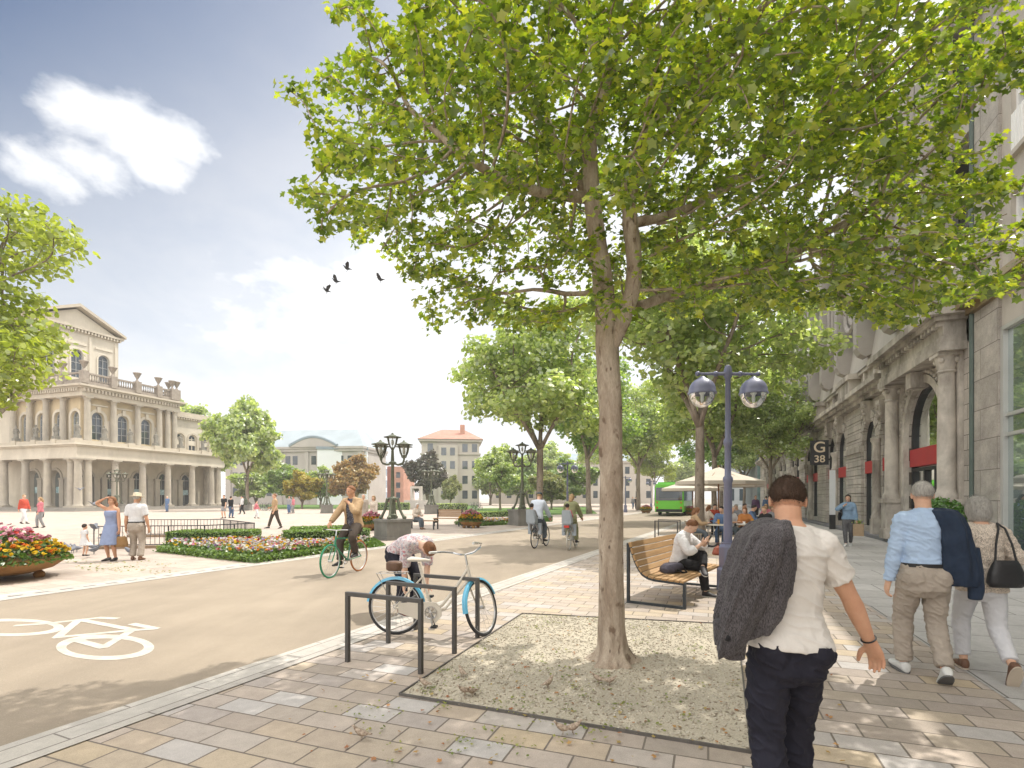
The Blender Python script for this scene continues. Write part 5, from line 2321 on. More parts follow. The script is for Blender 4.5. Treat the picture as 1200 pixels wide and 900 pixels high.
        if wr_amp and vox < .02:
            k = len(me2.vertices)
            co = np.empty(k * 3, np.float32)
            no = np.empty(k * 3, np.float32)
            me2.vertices.foreach_get('co', co)
            me2.vertices.foreach_get('normal', no)
            co, no = co.reshape(-1, 3), no.reshape(-1, 3)
            fz = op.get('fold', (7, 7, 13))
            off = np.empty(k, np.float32)
            for i in range(k):
                q = Vector((co[i, 0] * fz[0], co[i, 1] * fz[1], co[i, 2] * fz[2] + co[i, 0] * 5))
                a = noise.noise(q)
                b = 1 - abs(noise.noise(q * 1.7 + Vector((5, 3, 1)))) * 2
                off[i] = a * .6 + b * abs(b) * .8
            co += no * (off * wr_amp)[:, None]
            me2.vertices.foreach_set('co', co.ravel())
        link(nm, me2, mt, body, True, ang=180)
    # ----- hair
    if hair is not None:
        m = MB()
        N, Mx = 36, 24
        vs, fs = [], []
        for i in range(Mx + 1):
            th = PI * i / Mx
            for j in range(N):
                ph = 2 * PI * j / N
                x, y, z = math.sin(th) * math.sin(ph), math.sin(th) * math.cos(ph), math.cos(th)
                # hairline: front high, temples, behind the ears, nape
                if hairstyle in ('short', 'balding'):
                    line = np.interp(y, [-1, -.3, .05, .35, .7, 1], [-.74, -.66, -.3, .15, .52, .62])
                    if hairstyle == 'balding':
                        line = np.interp(y, [-1, -.3, .05, .35, .7, 1], [-.6, -.52, -.2, .22, .66, .75])
                    thick = 1.055
                elif hairstyle == 'long':
                    line = np.interp(y, [-1, -.2, .15, .45, .8, 1], [-1.2, -1.2, -.75, .1, .5, .6])
                    thick = 1.13
                else:   # bob
                    line = np.interp(y, [-1, -.2, .2, .45, .8, 1], [-1.2, -1.2, -.9, -.1, .45, .55])
                    thick = 1.24
                line += noise.noise(Vector((x * 9, y * 9, z * 9))) * .1
                w = min(1, max(0, (z - line) / .16))
                nz2 = noise.noise(Vector((x * 5, y * 5, z * 5))) * .02 + noise.noise(Vector((x * 14, y * 14, z * 14))) * .012
                r_ = .88 + (thick + nz2 - .88) * (w * w * (3 - 2 * w))
                ex, ey, ez2 = .045, .0575, .0535
                if hairstyle in ('bob', 'long') and z < .1:
                    r_ *= 1 + (.16 if hairstyle == 'bob' else .1) * min(1, (.1 - z)) * (1 if y < .35 else 0)
                zz = z * ez2 * r_ + .012
                if hairstyle == 'bob' and z < 0 and w > .5:
                    zz -= .022 * min(1, -z * 1.6)
                vs.append(tuple(hq(x * ex * r_, -.006 + y * ey * r_, zz)))
        for i in range(Mx):
            for j in range(N):
                j2 = (j + 1) % N
                fs.append((i * N + j, i * N + j2, (i + 1) * N + j2, (i + 1) * N + j))
        m.add(vs, fs)
        if hairstyle == 'long':
            m.tube([hq(0, -.05, .01), hq(0, -.062, -.05), hq(0, -.055, -.10), hq(0, -.05, -.14)], [.03 * h, .042 * h, .04 * h, .022 * h], 12)
        ho = m.build('hair', hair, body, True, ang=180)
        if vox < .012:      # short strands break the smooth outline
            ns = 9000 if vox < .007 else 5000
            pv, q0 = [], len(vs)
            lng = {'short': .011, 'balding': .013}.get(hairstyle, .03)
            while len(pv) < ns * 3:
                j = int(rng.integers(0, q0))
                p = Vector(vs[j])
                o_ = HM.transposed() @ (p - HC)
                zr = (o_.z / h - .012) / .0535
                if zr < np.interp(o_.y / .0575 / h, [-1, -.3, .05, .35, .7, 1], [-.78, -.7, -.3, .2, .58, .66] if hairstyle in ('short', 'balding') else [-1.3, -1.2, -.8, .1, .5, .6]):
                    continue
                n_ = (p - HC).normalized()
                tg = n_.orthogonal().normalized()
                tg2 = n_.cross(tg)
                p = p + tg * rng.normal() * .006 + tg2 * rng.normal() * .006 - n_ * .002
                dr = (n_ * (.5 if lng < .02 else .22) - HM @ Vector((0, .25, .8)) * .6 + Vector(rng.normal(size=3)) * .25).normalized() * lng * rng.uniform(.6, 1.3)
                sd_ = dr.cross(n_).normalized() * .0011
                pv += [tuple(p - sd_), tuple(p + sd_), tuple(p + dr)]
            k = len(pv) // 3
            link('hair_strands', np_mesh('hair_strands', np.array(pv), np.arange(k * 3), np.arange(k) * 3, np.full(k, 3)), hair, ho)
    return info


def W(info, p):
    """local point of a person to world"""
    b = info['body']
    M = Matrix.Translation(b.location) @ Matrix.Rotation(b.rotation_euler.z, 4, 'Z')
    return M @ Vector(p)


def yawto(dx, dy):
    """rotation that turns local +Y to (dx, dy)"""
    return math.atan2(-dx, dy)


C_ = cloth
white_tee = C_('white_tee', (.62, .59, .55), .85, .05)
navy = C_('navy_trousers', (.018, .018, .028), .8, .2)
tweed = C_('grey_tweed', (.062, .057, .06), .95, .2, weave=330, sheen=.1)
blue_shirt = C_('pale_blue_shirt', (.40, .52, .70), .8, .06)
beige = C_('beige_trousers', (.36, .31, .26), .85, .08)
navyj = C_('navy_jacket', (.022, .034, .06), .85, .2)
cream_knit = C_('cream_knit', (.52, .45, .38), .95, .06, weave=300)
white_tr = C_('white_trousers', (.58, .58, .60), .85, .05)
denim = C_('denim', (.20, .30, .42), .85, .15)
greyjean = C_('grey_jeans', (.10, .10, .105), .85, .2)
tan_jkt = C_('tan_jacket', (.42, .29, .17), .85, .1)
dkpat = C_('dark_print', (.06, .06, .075), .85, .2, pat=(55, [(.25, .25, .27), (.05, .05, .07), (.12, .12, .15)]))
darkbr = C_('dark_brown_trousers', (.07, .055, .045), .85, .2)
floral = C_('floral_shirt', (.58, .52, .53), .85, .08, pat=(38, [(.45, .16, .18), (.60, .55, .56), (.42, .25, .28), (.30, .32, .38), (.62, .58, .58)]))
whitej = C_('white_anorak', (.55, .60, .68), .7, .06)
slate = C_('slate_trousers', (.10, .12, .14), .85, .15)
olive = C_('olive_coat', (.24, .245, .13), .85, .12)
blue_dress = C_('blue_dress', (.24, .29, .44), .85, .06)
white_d = C_('white_cloth', (.62, .62, .63), .85, .05)
red_c = C_('red_cloth', (.48, .075, .045), .85, .12)
pink_c = C_('pink_cloth', (.52, .17, .20), .85, .12)
blue_suit = C_('blue_suit', (.10, .16, .28), .85, .15)
black_c = C_('black_cloth', (.02, .02, .022), .85, .2)
grey_c = C_('grey_cloth', (.26, .26, .27), .85, .12)
green_c = C_('dark_green_cloth', (.07, .085, .06), .85, .15)
purple_c = C_('purple_cloth', (.11, .06, .12), .85, .15)
orange_c = C_('orange_cloth', (.46, .19, .06), .85, .12)
jean = C_('blue_jeans', (.09, .14, .24), .85, .2)
bstraw = mk('straw_hat', (.60, .53, .40), .85, .1, 40)

# --- the man in front
x, y = 1.345, 2.58
rz = yawto(.10, .99)
fm = person('young man in white t-shirt seen from behind, grey tweed jacket over his left shoulder', (x, y, 0), rz, 1.765, 'm', lean=4, side=2, head=(24, 16),
            hands={1: (.455, .13, .895), -1: (-.12, .16, 1.34)}, poles={1: (.5, -1, .2), -1: (-.6, -.3, -1)}, palm={1: (-.7, -.5, 0), -1: (.2, -.8, .3)}, curl=(.55, 1.1),
            feet={1: (.10, .16, .082), -1: (-.085, -.12, .082)}, footpitch=(0, 0), sk=SKT, hair=H_brown, hairstyle='short', vox=.0055, broad=.92, fat=.92, face=True,
            wear=[('shirt', white_tee, dict(ease=.016, hem=.0, sleeve=.62, slease=.013, cuff=.006, wr=.009, top=.326, fold=(5, 5, 13), loose=.026)),
                  ('trousers', navy, dict(ease=.016, hemr=.036, wr=.012, fold=(7, 7, 12), waist=.03, wease=.010, cutz=.014)), ('shoes', M_shoe_w)])
FI = fm
# thin bracelet
m = MB()
d = fm['hand_dir'][1]
wv = fm['wr'][1] - d * .02
ring = []
u_ = d.orthogonal().normalized()
v_ = d.cross(u_)
m.tube([wv + (u_ * math.cos(2 * PI * k / 20) + v_ * math.sin(2 * PI * k / 20)) * .0325 for k in range(20)], .0042, 6, closed=True)
m.build('bracelet', M_leather, fm['body'], True)


def draped(name, label, cat, pts_rows_all, mat, loc, rz, vox=.012, amp=.01, fold=(9, 9, 5), group=None, pleat=0):
    """a garment hung over a shoulder: loft of flattened rings remeshed, with long folds"""
    m = MB()
    for pts_rows in (pts_rows_all if isinstance(pts_rows_all[0], list) else [pts_rows_all]):
      if pleat:
        pts_rows = [tuple(r) + (pleat * min(1, i / 3), 6, .5 + .17 * i) for i, r in enumerate(pts_rows)]
      rings(m, pts_rows, 60)
    me = remesh(m, vox, 2, name)
    k = len(me.vertices)
    for v in me.vertices:
        q = Vector((v.co.x * fold[0], v.co.y * fold[1], v.co.z * fold[2]))
        n = noise.noise(q) + .6 * (1 - 2 * abs(noise.noise(q * 1.8 + Vector((2, 7, 1)))))
        v.co += v.normal * (n * amp)
    o = link(name, me, mat, None, True, loc, rz, ang=180)
    return tag(o, label, cat, group)


V = Vector
X_, Y_, Z_ = V((1, 0, 0)), V((0, 1, 0)), V((0, 0, 1))
# tweed jacket: over the left shoulder, hanging behind and beside the back to below the waist
rows = [(V((-.085, -.0, 1.535)), X_, Y_, .04, .05), (V((-.11, -.02, 1.515)), X_, Y_, .075, .12), (V((-.135, -.04, 1.46)), X_, Y_, .11, .15), (V((-.155, -.06, 1.38)), X_, Y_, .13, .14), (V((-.18, -.075, 1.28)), X_, Y_, .14, .12),
        (V((-.205, -.09, 1.18)), X_, Y_, .145, .10), (V((-.235, -.10, 1.09)), X_, Y_, .14, .085), (V((-.255, -.105, 1.02)), V((1, 0, .3)), Y_, .125, .06), (V((-.265, -.11, .965)), V((1, 0, .35)), Y_, .115, .045)]
flap = [(V((-.10, -.10, 1.50)), X_, Y_, .05, .06), (V((-.15, -.15, 1.42)), X_, Y_, .075, .05), (V((-.20, -.17, 1.30)), X_, Y_, .085, .045), (V((-.25, -.165, 1.17)), X_, Y_, .085, .045), (V((-.29, -.16, 1.05)), X_, Y_, .08, .04), (V((-.31, -.155, .95)), V((1, 0, .4)), Y_, .075, .03), (V((-.315, -.15, .91)), V((1, 0, .4)), Y_, .065, .02)]
flap2 = [(V((-.06, -.08, 1.53)), X_, Y_, .03, .05), (V((-.08, -.13, 1.46)), X_, Y_, .055, .04), (V((-.09, -.155, 1.34)), X_, Y_, .06, .03), (V((-.10, -.15, 1.2)), X_, Y_, .055, .03), (V((-.13, -.145, 1.08)), X_, Y_, .04, .025), (V((-.16, -.14, 1.0)), X_, Y_, .02, .02)]
rows, flap = [[(q[0], q[1], q[2], q[3] * .9, q[4]) for q in z] for z in (rows, flap)]
J = draped('tweed_jacket', 'dark grey tweed jacket slung over the left shoulder of the man in white', 'jacket', [rows, flap, flap2], tweed, (x, y, 0), rz, .0065, .008, (24, 24, 4), pleat=.15)
m = MB()
rings(m, [(V((-.31, -.10, 1.06)), X_, Y_, .07, .05), (V((-.305, -.11, .97)), X_, Y_, .075, .045), (V((-.29, -.115, .90)), X_, Y_, .055, .035), (V((-.285, -.115, .875)), X_, Y_, .045, .03)], 18)
sl = link('sleeve', remesh(m, .009, 4, 'sleeve'), tweed, J, True, ang=180)
m = MB()
m.tube([(-.345, -.145, 1.03), (-.33, -.165, .99), (-.30, -.17, .97)], [.012, .028, .012], 8)
m.build('lining', black_c, J, True)

# --- older couple
ox, oy = gp(1083, 795)
orz = yawto(.30, .95)
om = person('grey haired older man in pale blue shirt and beige trousers walking away', (ox, oy, 0), orz, 1.80, 'm', lean=2, head=(6, 10), hands={-1: (-.25, .10, .83), 1: (.16, .20, 1.18)}, poles={1: (.7, -.5, -1)},
            palm={-1: (1, 0, 0), 1: (0, 0, 1)}, curl=(.7, .6), pel=(0, 0, .925), feet={1: (.10, -.16, .13), -1: (-.10, .16, .085)}, footpitch=(-38, 6), sk=SK, hair=H_grey, hairstyle='balding', vox=.0075, face=True, fat=.96, broad=.94,
            wear=[('shirt', blue_shirt, dict(ease=.013, hem=.035, sleeve=1.93, slease=.014, collar=True, wr=.011)), ('trousers', beige, dict(ease=.016, hemr=.029, wr=.011, waist=.064, wease=.019)), ('belt', M_leather, dict(z=.058, ease=.026)),
                  ('shoes', M_shoe_w, dict(sole=mk('grey_sole', (.12, .12, .12), .8, .1)))])
rows = [(V((.10, .02, 1.545)), X_, Y_, .05, .05), (V((.13, .0, 1.525)), X_, Y_, .11, .11), (V((.16, -.01, 1.46)), X_, Y_, .13, .135), (V((.19, -.02, 1.36)), X_, Y_, .125, .145), (V((.21, -.03, 1.22)), X_, Y_, .135, .14),
        (V((.23, -.03, 1.06)), X_, Y_, .15, .13), (V((.245, -.03, .93)), X_, Y_, .155, .11), (V((.26, -.03, .86)), X_, Y_, .12, .09)]
J2 = draped('navy_jacket', 'navy suit jacket hanging from the right shoulder of the grey haired man', 'jacket', rows, navyj, (ox, oy, 0), orz, .009, .006, (14, 14, 5), pleat=.10)
m = MB()
rings(m, [(V((.34, -.02, 1.2)), X_, Y_, .06, .06), (V((.36, -.03, 1.0)), X_, Y_, .065, .055), (V((.37, -.04, .82)), X_, Y_, .06, .05), (V((.36, -.04, .74)), X_, Y_, .05, .045)], 16)
link('sleeve', remesh(m, .011, 4, 'sleeve'), navyj, J2, True, ang=180)
wx, wy = gp(1150, 790)
wrz = yawto(.32, .95)
ow = person('grey bobbed older woman in cream knit top and white trousers walking away', (wx, wy, 0), wrz, 1.655, 'f', lean=3, head=(8, -2), hands={-1: (-.16, .20, .98), 1: (.17, .22, .95)}, poles={-1: (-1, -.6, -.6), 1: (1, -.6, -.6)},
            palm={-1: (1, 0, 0)}, pel=(0, 0, .85), feet={-1: (-.075, .15, .08), 1: (.085, -.33, .175)}, footpitch=(-62, 0), kpole={1: (.1, 1, .1)}, footyaw=(4, 4), sk=SK, hair=H_grey, hairstyle='bob', vox=.008, fat=.98,
            wear=[('shirt', cream_knit, dict(ease=.03, hem=-.045, sleeve=1.75, slease=.022, wr=.010, cuff=.005)), ('trousers', white_tr, dict(ease=.013, hemr=.027, end=1.86, wr=.006)), ('shoes', M_shoe_b, dict(sole=mk('pale_sole', (.5, .42, .33), .7, .1)))])
# shoulder bag
m = MB()
rings(m, [(V((.0, 0, -.02)), X_, Y_, .135, .045), (V((0, 0, .02)), X_, Y_, .16, .065), (V((0, 0, .10)), X_, Y_, .15, .06), (V((0, 0, .18)), X_, Y_, .12, .045), (V((0, 0, .22)), X_, Y_, .10, .02)], 20)
bag = link('shoulder_bag', remesh(m, .01, 3, 'shoulder_bag'), M_leather, None, True, W(ow, (.10, -.185, .86)), wrz + .25, ang=180)
tag(bag, 'black leather shoulder bag on the back of the older woman in cream', 'handbag')
m = MB()
m.tube([(-.09, 0, .2), (-.06, .03, .36), (-.0, .08, .50), (.035, .14, .545)], [.009] * 4, 8)
m.tube([(.09, 0, .2), (.075, .03, .36), (.055, .08, .50), (.04, .14, .54)], [.009] * 4, 8)
m.build('strap', M_leather, bag, True)

# --- woman in the denim jacket
dx, dy = gp(994, 640)
drz = yawto(-.62, -.78)
dw = person('woman in pale denim jacket and grey jeans walking towards us by the arcade', (dx, dy, 0), drz, 1.74, 'f', lean=1, head=(6, 0), hands={1: (.10, .22, 1.36), -1: (-.26, .10, .80)}, poles={1: (1, -.3, -.6)}, palm={1: (-.5, 0, 1)}, curl=(.9, 1.2),
            feet={1: (.05, .14, .08), -1: (-.05, -.18, .10)}, footpitch=(0, -20), sk=SK, hair=H_dark, hairstyle='long', vox=.013, face=True,
            wear=[('jacket', denim, dict(ease=.026, hem=.0, sleeve=1.9, slease=.018, collar=True)), ('trousers', greyjean, dict(ease=.010, hemr=.026)), ('shoes', M_shoe_w)])
m = MB()
m.b2(-.15, .15, -.07, .07, 0, .40)
M_kraft = mk('kraft_paper', (.33, .24, .15), .8, .15, 12, .5, 25)
pb = m.build('paper_bag', M_kraft, loc=W(dw, (-.30, .10, .36)), rz=drz)
tag(pb, 'brown paper bag with green herbs carried by the woman in denim', 'bag')
lf = rng.normal(size=(120, 3)) * np.array([.06, .035, .045]) + np.array([0, 0, .46])
leaf_cloud('herbs', lf, rng.normal(size=(120, 3)) + np.array([0, 0, 1]), rng.uniform(.02, .04, 120), M_leafA, 'oval', pb)
m = MB()
rings(m, [(V((.0, 0, -.14)), X_, Y_, .1, .04), (V((0, 0, 0)), X_, Y_, .13, .055), (V((0, 0, .14)), X_, Y_, .09, .03)], 16)
o = link('shoulder_bag', remesh(m, .014, 3, 'shoulder_bag'), M_leather, None, True, W(dw, (.24, -.06, 1.0)), drz + 1.2, ang=180)
tag(o, 'small black bag at the hip of the woman in denim', 'handbag')

# --- family beside the planter bowl
cx_, cy_ = gp(99, 651.5)
person('small child in white dress standing among the pigeons', (cx_, cy_, 0), yawto(.2, .97), .86, 'f', hair=H_dark, vox=.012, headscale=1.4, sk=SK,
       wear=[('dress', white_d, dict(ease=.014, hem=-.1, hemz=.34, flare=.06, sleeve=.5, slease=.012)), ('shoes', M_shoe)])
cx_, cy_ = gp(131.5, 657)
lw = person('woman in long pale blue dress shading her eyes with one hand', (cx_, cy_, 0), yawto(-.05, -1), 1.66, 'f', head=(-4, 4), hands={1: (.11, .14, 1.60), -1: (-.24, .06, .80)}, poles={1: (1, .3, .3)}, palm={1: (0, -.3, -1)}, curl=(.2, 1.0),
            sk=SKT, hair=H_ginger, hairstyle='long', vox=.013, face=True, wear=[('dress', blue_dress, dict(ease=.02, hem=-.1, hemz=.255, flare=.035, sleeve=0, top=.262)), ('shoes', M_shoe)])
m = MB()
rings(m, [(V((0, 0, 0)), X_, Y_, .15, .06), (V((0, 0, .06)), X_, Y_, .17, .075), (V((0, 0, .22)), X_, Y_, .14, .06), (V((0, 0, .27)), X_, Y_, .12, .04)], 16)
m.tube([(-.08, 0, .26), (-.05, 0, .38), (0, 0, .42), (.05, 0, .38), (.08, 0, .26)], .009, 6)
b = link('straw_bag', remesh(m, .012, 2, 'straw_bag'), mk('wicker', (.26, .15, .06), .8, .25, 60, .6, 90), None, True, W(lw, (-.27, .04, .36)), .2, ang=180)
tag(b, 'brown wicker bag held by the woman in the blue dress', 'bag')
cx_, cy_ = gp(160, 656.5)
person('man in straw hat, white shirt and beige trousers beside the low railing', (cx_, cy_, 0), yawto(-.25, .97), 1.74, 'm', head=(6, 20), sk=SKT, hair=H_grey, vox=.013, feet={1: (.1, -.05, .08), -1: (-.1, .03, .08)},
       wear=[('shirt', white_d, dict(ease=.02, hem=.03, sleeve=.75, slease=.02, collar=True)), ('trousers', beige, dict(ease=.018, hemr=.034, waist=.06, wease=.026)), ('belt', M_leather, dict(z=.053, ease=.032)), ('shoes', M_shoe_b), ('hat', bstraw, dict(brim=True, band=M_black))])


# --- people about the plaza (small in the picture)
def walker(u, v, h, face_dir, label, top, bottom, hair=None, step=.2, sex='m', style='short', kind='shirt', vox=.022, sk=None, arms=None, **k):
    x, y = gp(u, v)
    return person(label, (x, y, 0), yawto(*face_dir), h, sex, hair=hair or H_dark, hairstyle=style, vox=vox, sk=sk or SK,
                  feet={1: (.06, step, .08 * h / 1.75), -1: (-.06, -step, .09 * h / 1.75)}, footpitch=(0, -18 if step > .1 else 0), hands=arms or {1: (.22, -.12, .82 * h / 1.75), -1: (-.22, .18, .85 * h / 1.75)},
                  wear=[(kind, top, dict(ease=.024, hem=k.get('hem', -.01), sleeve=k.get('sleeve', 1.9), wr=0, **({'hemz': k['hemz'], 'flare': .05} if 'hemz' in k else {}))), ('trousers', bottom, dict(ease=.016, wr=0, end=k.get('end', 1.93))), ('shoes', k.get('shoe', M_shoe))])


PG = 'people strolling on the plaza'
walker(28, 614, 1.82, (1, -.1), 'person in red jacket and white trousers walking before the opera house', red_c, white_d, H_blond, .26, group=PG)
walker(47.5, 618.5, 1.66, (-.5, -.85), 'woman in pink top carrying a black coat before the opera house', pink_c, grey_c, H_blond, .12, 'f', 'long')
walker(196, 600, 1.8, (.1, -1), 'man in blue suit standing on the plaza before the opera columns', blue_suit, blue_suit, H_grey, .02)
walker(262.5, 607.5, 1.85, (-.1, -1), 'man in black shirt and shorts near the opera corner column', black_c, grey_c, H_dark, .08, end=.9, sleeve=.7)
walker(270.5, 607, 1.75, (.2, 1), 'person in black shirt and jeans just behind the man in shorts', black_c, jean, H_dark, .1)
bp = walker(284, 602.5, 1.8, (-.8, -.4), 'backpacker in white shirt near the tall bright tree', white_d, black_c, H_dark, .2)
walker(300.5, 607.5, 1.38, (1, .1), 'child in pink dress on the plaza by the tall bright tree', pink_c, white_d, H_dark, .14, 'f')
walker(322, 619.5, 1.84, (-.75, -.6), 'man in tan shirt and dark trousers striding across the plaza', tan_jkt, darkbr, H_ginger, .3, sleeve=.8, arms={1: (.16, .2, 1.1), -1: (-.2, .1, .9)}, vox=.016)
walker(339, 602, 1.8, (.1, -1), 'person in grey shirt and pale jeans under the yellow tree', grey_c, jean, H_dark, .06)
walker(343.5, 601.5, 1.7, (-.4, -1), 'woman in pink top under the yellow tree', pink_c, grey_c, H_ginger, .06, 'f', 'long')
walker(426, 620.5, 1.82, (.1, -1), 'man in beige coat with dark scarf behind the hedge, left of his companion', beige, beige, H_grey, .08, kind='coat', hem=-.1, hemz=.32, vox=.018)
walker(438, 621, 1.72, (-.2, -1), 'woman in cream dress with black bag behind the hedge by the lantern', cream_knit, cream_knit, H_blond, .05, 'f', 'bob', hem=-.1, hemz=.28, vox=.018)
walker(745, 596.5, 1.7, (.2, -1), 'person in black standing by the far street tree left of the bus', black_c, black_c, H_dark, .05)
walker(741.5, 596.6, 1.75, (.6, -1), 'person in grey standing by the far street tree left of the bus', grey_c, jean, H_blond, .05)
walker(906, 604.5, 1.75, (-.2, -1), 'pedestrian in black top and white skirt by the glass house', black_c, grey_c, H_blond, .14, 'f', 'long')
walker(915, 603.2, 1.75, (.3, 1), 'pedestrian in grey suit walking along the arcade beyond the cafe', grey_c, grey_c, H_dark, .2)
walker(885.5, 611, 1.78, (-.3, -1), 'person in purple standing behind the cafe tables', purple_c, black_c, H_ginger, .04, 'f')
walker(898, 608, 1.76, (.2, 1), 'person in dark blue walking past the far cafe tables', blue_suit, black_c, H_dark, .15)
m = MB()
rings(m, [(V((0, 0, -.3)), X_, Y_, .2, .12), (V((0, 0, -.1)), X_, Y_, .24, .17), (V((0, 0, .2)), X_, Y_, .22, .15), (V((0, 0, .36)), X_, Y_, .12, .08)], 14)
o = link('backpack', remesh(m, .03, 2, 'backpack'), green_c, None, True, W(bp, (0, -.3, 1.2)), bp['body'].rotation_euler.z, ang=180)
tag(o, 'large dark green backpack on the back of the backpacker', 'backpack')
m = MB()
rings(m, [(V((0, 0, -.3)), X_, Y_, .16, .1), (V((0, 0, 0)), X_, Y_, .2, .12), (V((0, 0, .2)), X_, Y_, .08, .06)], 12)
gx_, gy_ = gp(52, 618)
o = link('coat', remesh(m, .03, 2, 'coat'), black_c, None, True, (gx_, gy_ - .25, .85), 0, ang=180)
tag(o, 'black coat carried by the woman in pink before the opera house', 'coat')
# ---------------------------------------------------------------- bicycles
M_tyre = mk('tyre_rubber', (.03, .03, .032), .8, .1)
M_tyrew = mk('cream_tyre', (.55, .52, .46), .8, .06)
M_chrome = mk('chrome', (.55, .55, .55), .2, .05, metal=1.)
M_alu2 = mk('bike_alu', (.5, .5, .5), .35, .05, metal=.8)
P_sky = mk('sky_blue_enamel', (.12, .42, .62), .3, .05, coat=.5)
P_cream = mk('cream_enamel', (.62, .57, .49), .35, .05, coat=.4)
P_green = mk('green_enamel', (.03, .20, .11), .35, .08, coat=.4)
P_orange = mk('orange_enamel', (.45, .14, .03), .4, .08)
P_dark = mk('dark_enamel', (.03, .035, .04), .35, .1, coat=.4)
P_white = mk('white_enamel', (.6, .6, .58), .35, .04, coat=.4)


def circle(c, r, n=28, a0=0, a1=360, x=0):
    k = n if a1 - a0 >= 360 else n + 1
    return [(c[0] + x, c[1] + r * math.cos(R(a0 + (a1 - a0) * i / n)), c[2] + r * math.sin(R(a0 + (a1 - a0) * i / n))) for i in range(k)]


def bicycle(label, loc, rz, frame, tyres=(None, None), step=False, fender=None, guard=None, saddle=None, steer=0, bar='city', group=None, rack=True, wr=.335, simple=False, basket=None):
    """wheels in the y,z plane; rear contact at the origin, front contact at +y"""
    root = thing('bicycle', label, 'bicycle', (*loc, 0) if len(loc) == 2 else loc, rz, group)
    WB = 1.06
    seg = 16 if simple else 30
    hub_r, hub_f = (0, 0, wr), (0, WB, wr)
    bb = (0, .44, wr - .05)
    seat = (0, .28, .86)
    head_t, head_b = Vector((0, .86, .84)), Vector((0, .91, .64))
    SM = Matrix.Translation(head_b) @ Matrix.Rotation(R(steer), 4, (head_t - head_b).normalized()) @ Matrix.Translation(-head_b)

    def turned(mb_):
        mb_.v = [tuple(SM @ Vector(v)) for v in mb_.v]
        return mb_
    f = MB()
    tr = .017
    if step:
        f.tube([head_t - Vector((0, -.005, .05)), (0, .72, .56), (0, .56, .36), bb], .019, 8)
        f.tube([head_b + Vector((0, -.01, .05)), (0, .74, .50), (0, .60, .32), (0, .5, .29)], .015, 8)
    else:
        f.tube([head_b, bb], tr * 1.1, 8)
        f.tube([(0, .315, .76), head_t - Vector((0, 0, .05))], tr, 8)
    f.tube([bb, (0, .29, .82)], tr, 8)
    f.tube([(0, .29, .80), seat], .013, 8)
    f.tube([head_b, head_t], .021, 10)
    for s in (-1, 1):
        f.tube([(s * .02, bb[1], bb[2]), (s * .06, 0, wr)], .010, 6)
        f.tube([(s * .02, .33, .70), (s * .055, 0, wr)], .009, 6)
    f.build('frame', frame, root, True)
    k = MB()
    for s in (-1, 1):
        k.tube([head_b + Vector((s * .035, .0, .03)), (s * .05, .95, .56), (s * .045, WB, wr)], .012, 6)
    turned(k).build('fork', frame, root, True)
    for i, (hub, tmat) in enumerate(((hub_r, tyres[0]), (hub_f, tyres[1]))):
        w = MB()
        w.tube(circle(hub, wr - .035, seg), .011, 6, closed=True)
        w.tube([(-.045, hub[1], hub[2]), (.045, hub[1], hub[2])], .022, 8)
        for q in range(14 if simple else 24):
            a = 2 * PI * q / (14 if simple else 24)
            w.tube([((-1) ** q * .03, hub[1] + .02 * math.cos(a + .6), hub[2] + .02 * math.sin(a + .6)), (0, hub[1] + (wr - .035) * math.cos(a), hub[2] + (wr - .035) * math.sin(a))], .0016, 3, False)
        t = MB()
        t.tube(circle(hub, wr - .017, seg), .019, 8, closed=True)
        if i:
            turned(w)
            turned(t)
        wo = w.build('wheel', M_alu2, root, True)
        t.build('tyre', tmat or M_tyre, wo, True)
    if fender:
        for i, hub in enumerate((hub_r, hub_f)):
            m = MB()
            arc = circle(hub, wr + .022, 20, -10 if not i else 25, 170 if not i else 190)
            arc = [Vector(p) for p in arc]
            vs, fs = [], []
            for p in arc:
                rdir = (p - Vector(hub)).normalized()
                for dx_, dr in ((-.032, -.028), (-.022, 0), (0, .006), (.022, 0), (.032, -.028)):
                    vs.append(p + Vector((dx_, 0, 0)) + rdir * dr)
            for a in range(len(arc) - 1):
                for b in range(4):
                    fs.append((a * 5 + b, a * 5 + b + 1, a * 5 + b + 6, a * 5 + b + 5))
            m.add(vs, fs)
            if i:
                turned(m)
            m.build('mudguard', fender, root, True)
    sd = MB()
    rings(sd, [(Vector((0, .15, .90)), X_, Z_, .06, .02), (Vector((0, .19, .905)), X_, Z_, .085, .03), (Vector((0, .27, .90)), X_, Z_, .06, .026), (Vector((0, .36, .895)), X_, Z_, .022, .018), (Vector((0, .42, .89)), X_, Z_, .014, .012)], 12)
    sd.build('saddle', saddle or M_leather, root, True)
    h = MB()
    tp = head_t + Vector((0, -.02, .12))
    h.tube([head_t, tp], .013, 8)
    if bar == 'city':
        for s in (-1, 1):
            h.tube([tp, tp + Vector((s * .10, .05, .02)), tp + Vector((s * .20, .04, .06)), tp + Vector((s * .28, -.06, .08)), tp + Vector((s * .31, -.20, .07))], .011, 8)
    else:
        for s in (-1, 1):
            h.tube([tp, tp + Vector((s * .15, .02, .01)), tp + Vector((s * .3, -.03, .01))], .011, 8)
    hb = turned(h).build('handlebar', M_chrome, root, True)
    for s in (-1, 1):
        g = MB()
        e = tp + (Vector((s * .3, -.16, .075)) if bar == 'city' else Vector((s * .26, -.02, .01)))
        e2 = tp + (Vector((s * .313, -.27, .066)) if bar == 'city' else Vector((s * .34, -.04, .01)))
        g.tube([e, e2], .016, 8)
        turned(g).build('grip', M_leather if not step else P_white, hb, True)
    c = MB()
    c.tube(circle(bb, .085, 20, x=.05), .007, 5, closed=True)
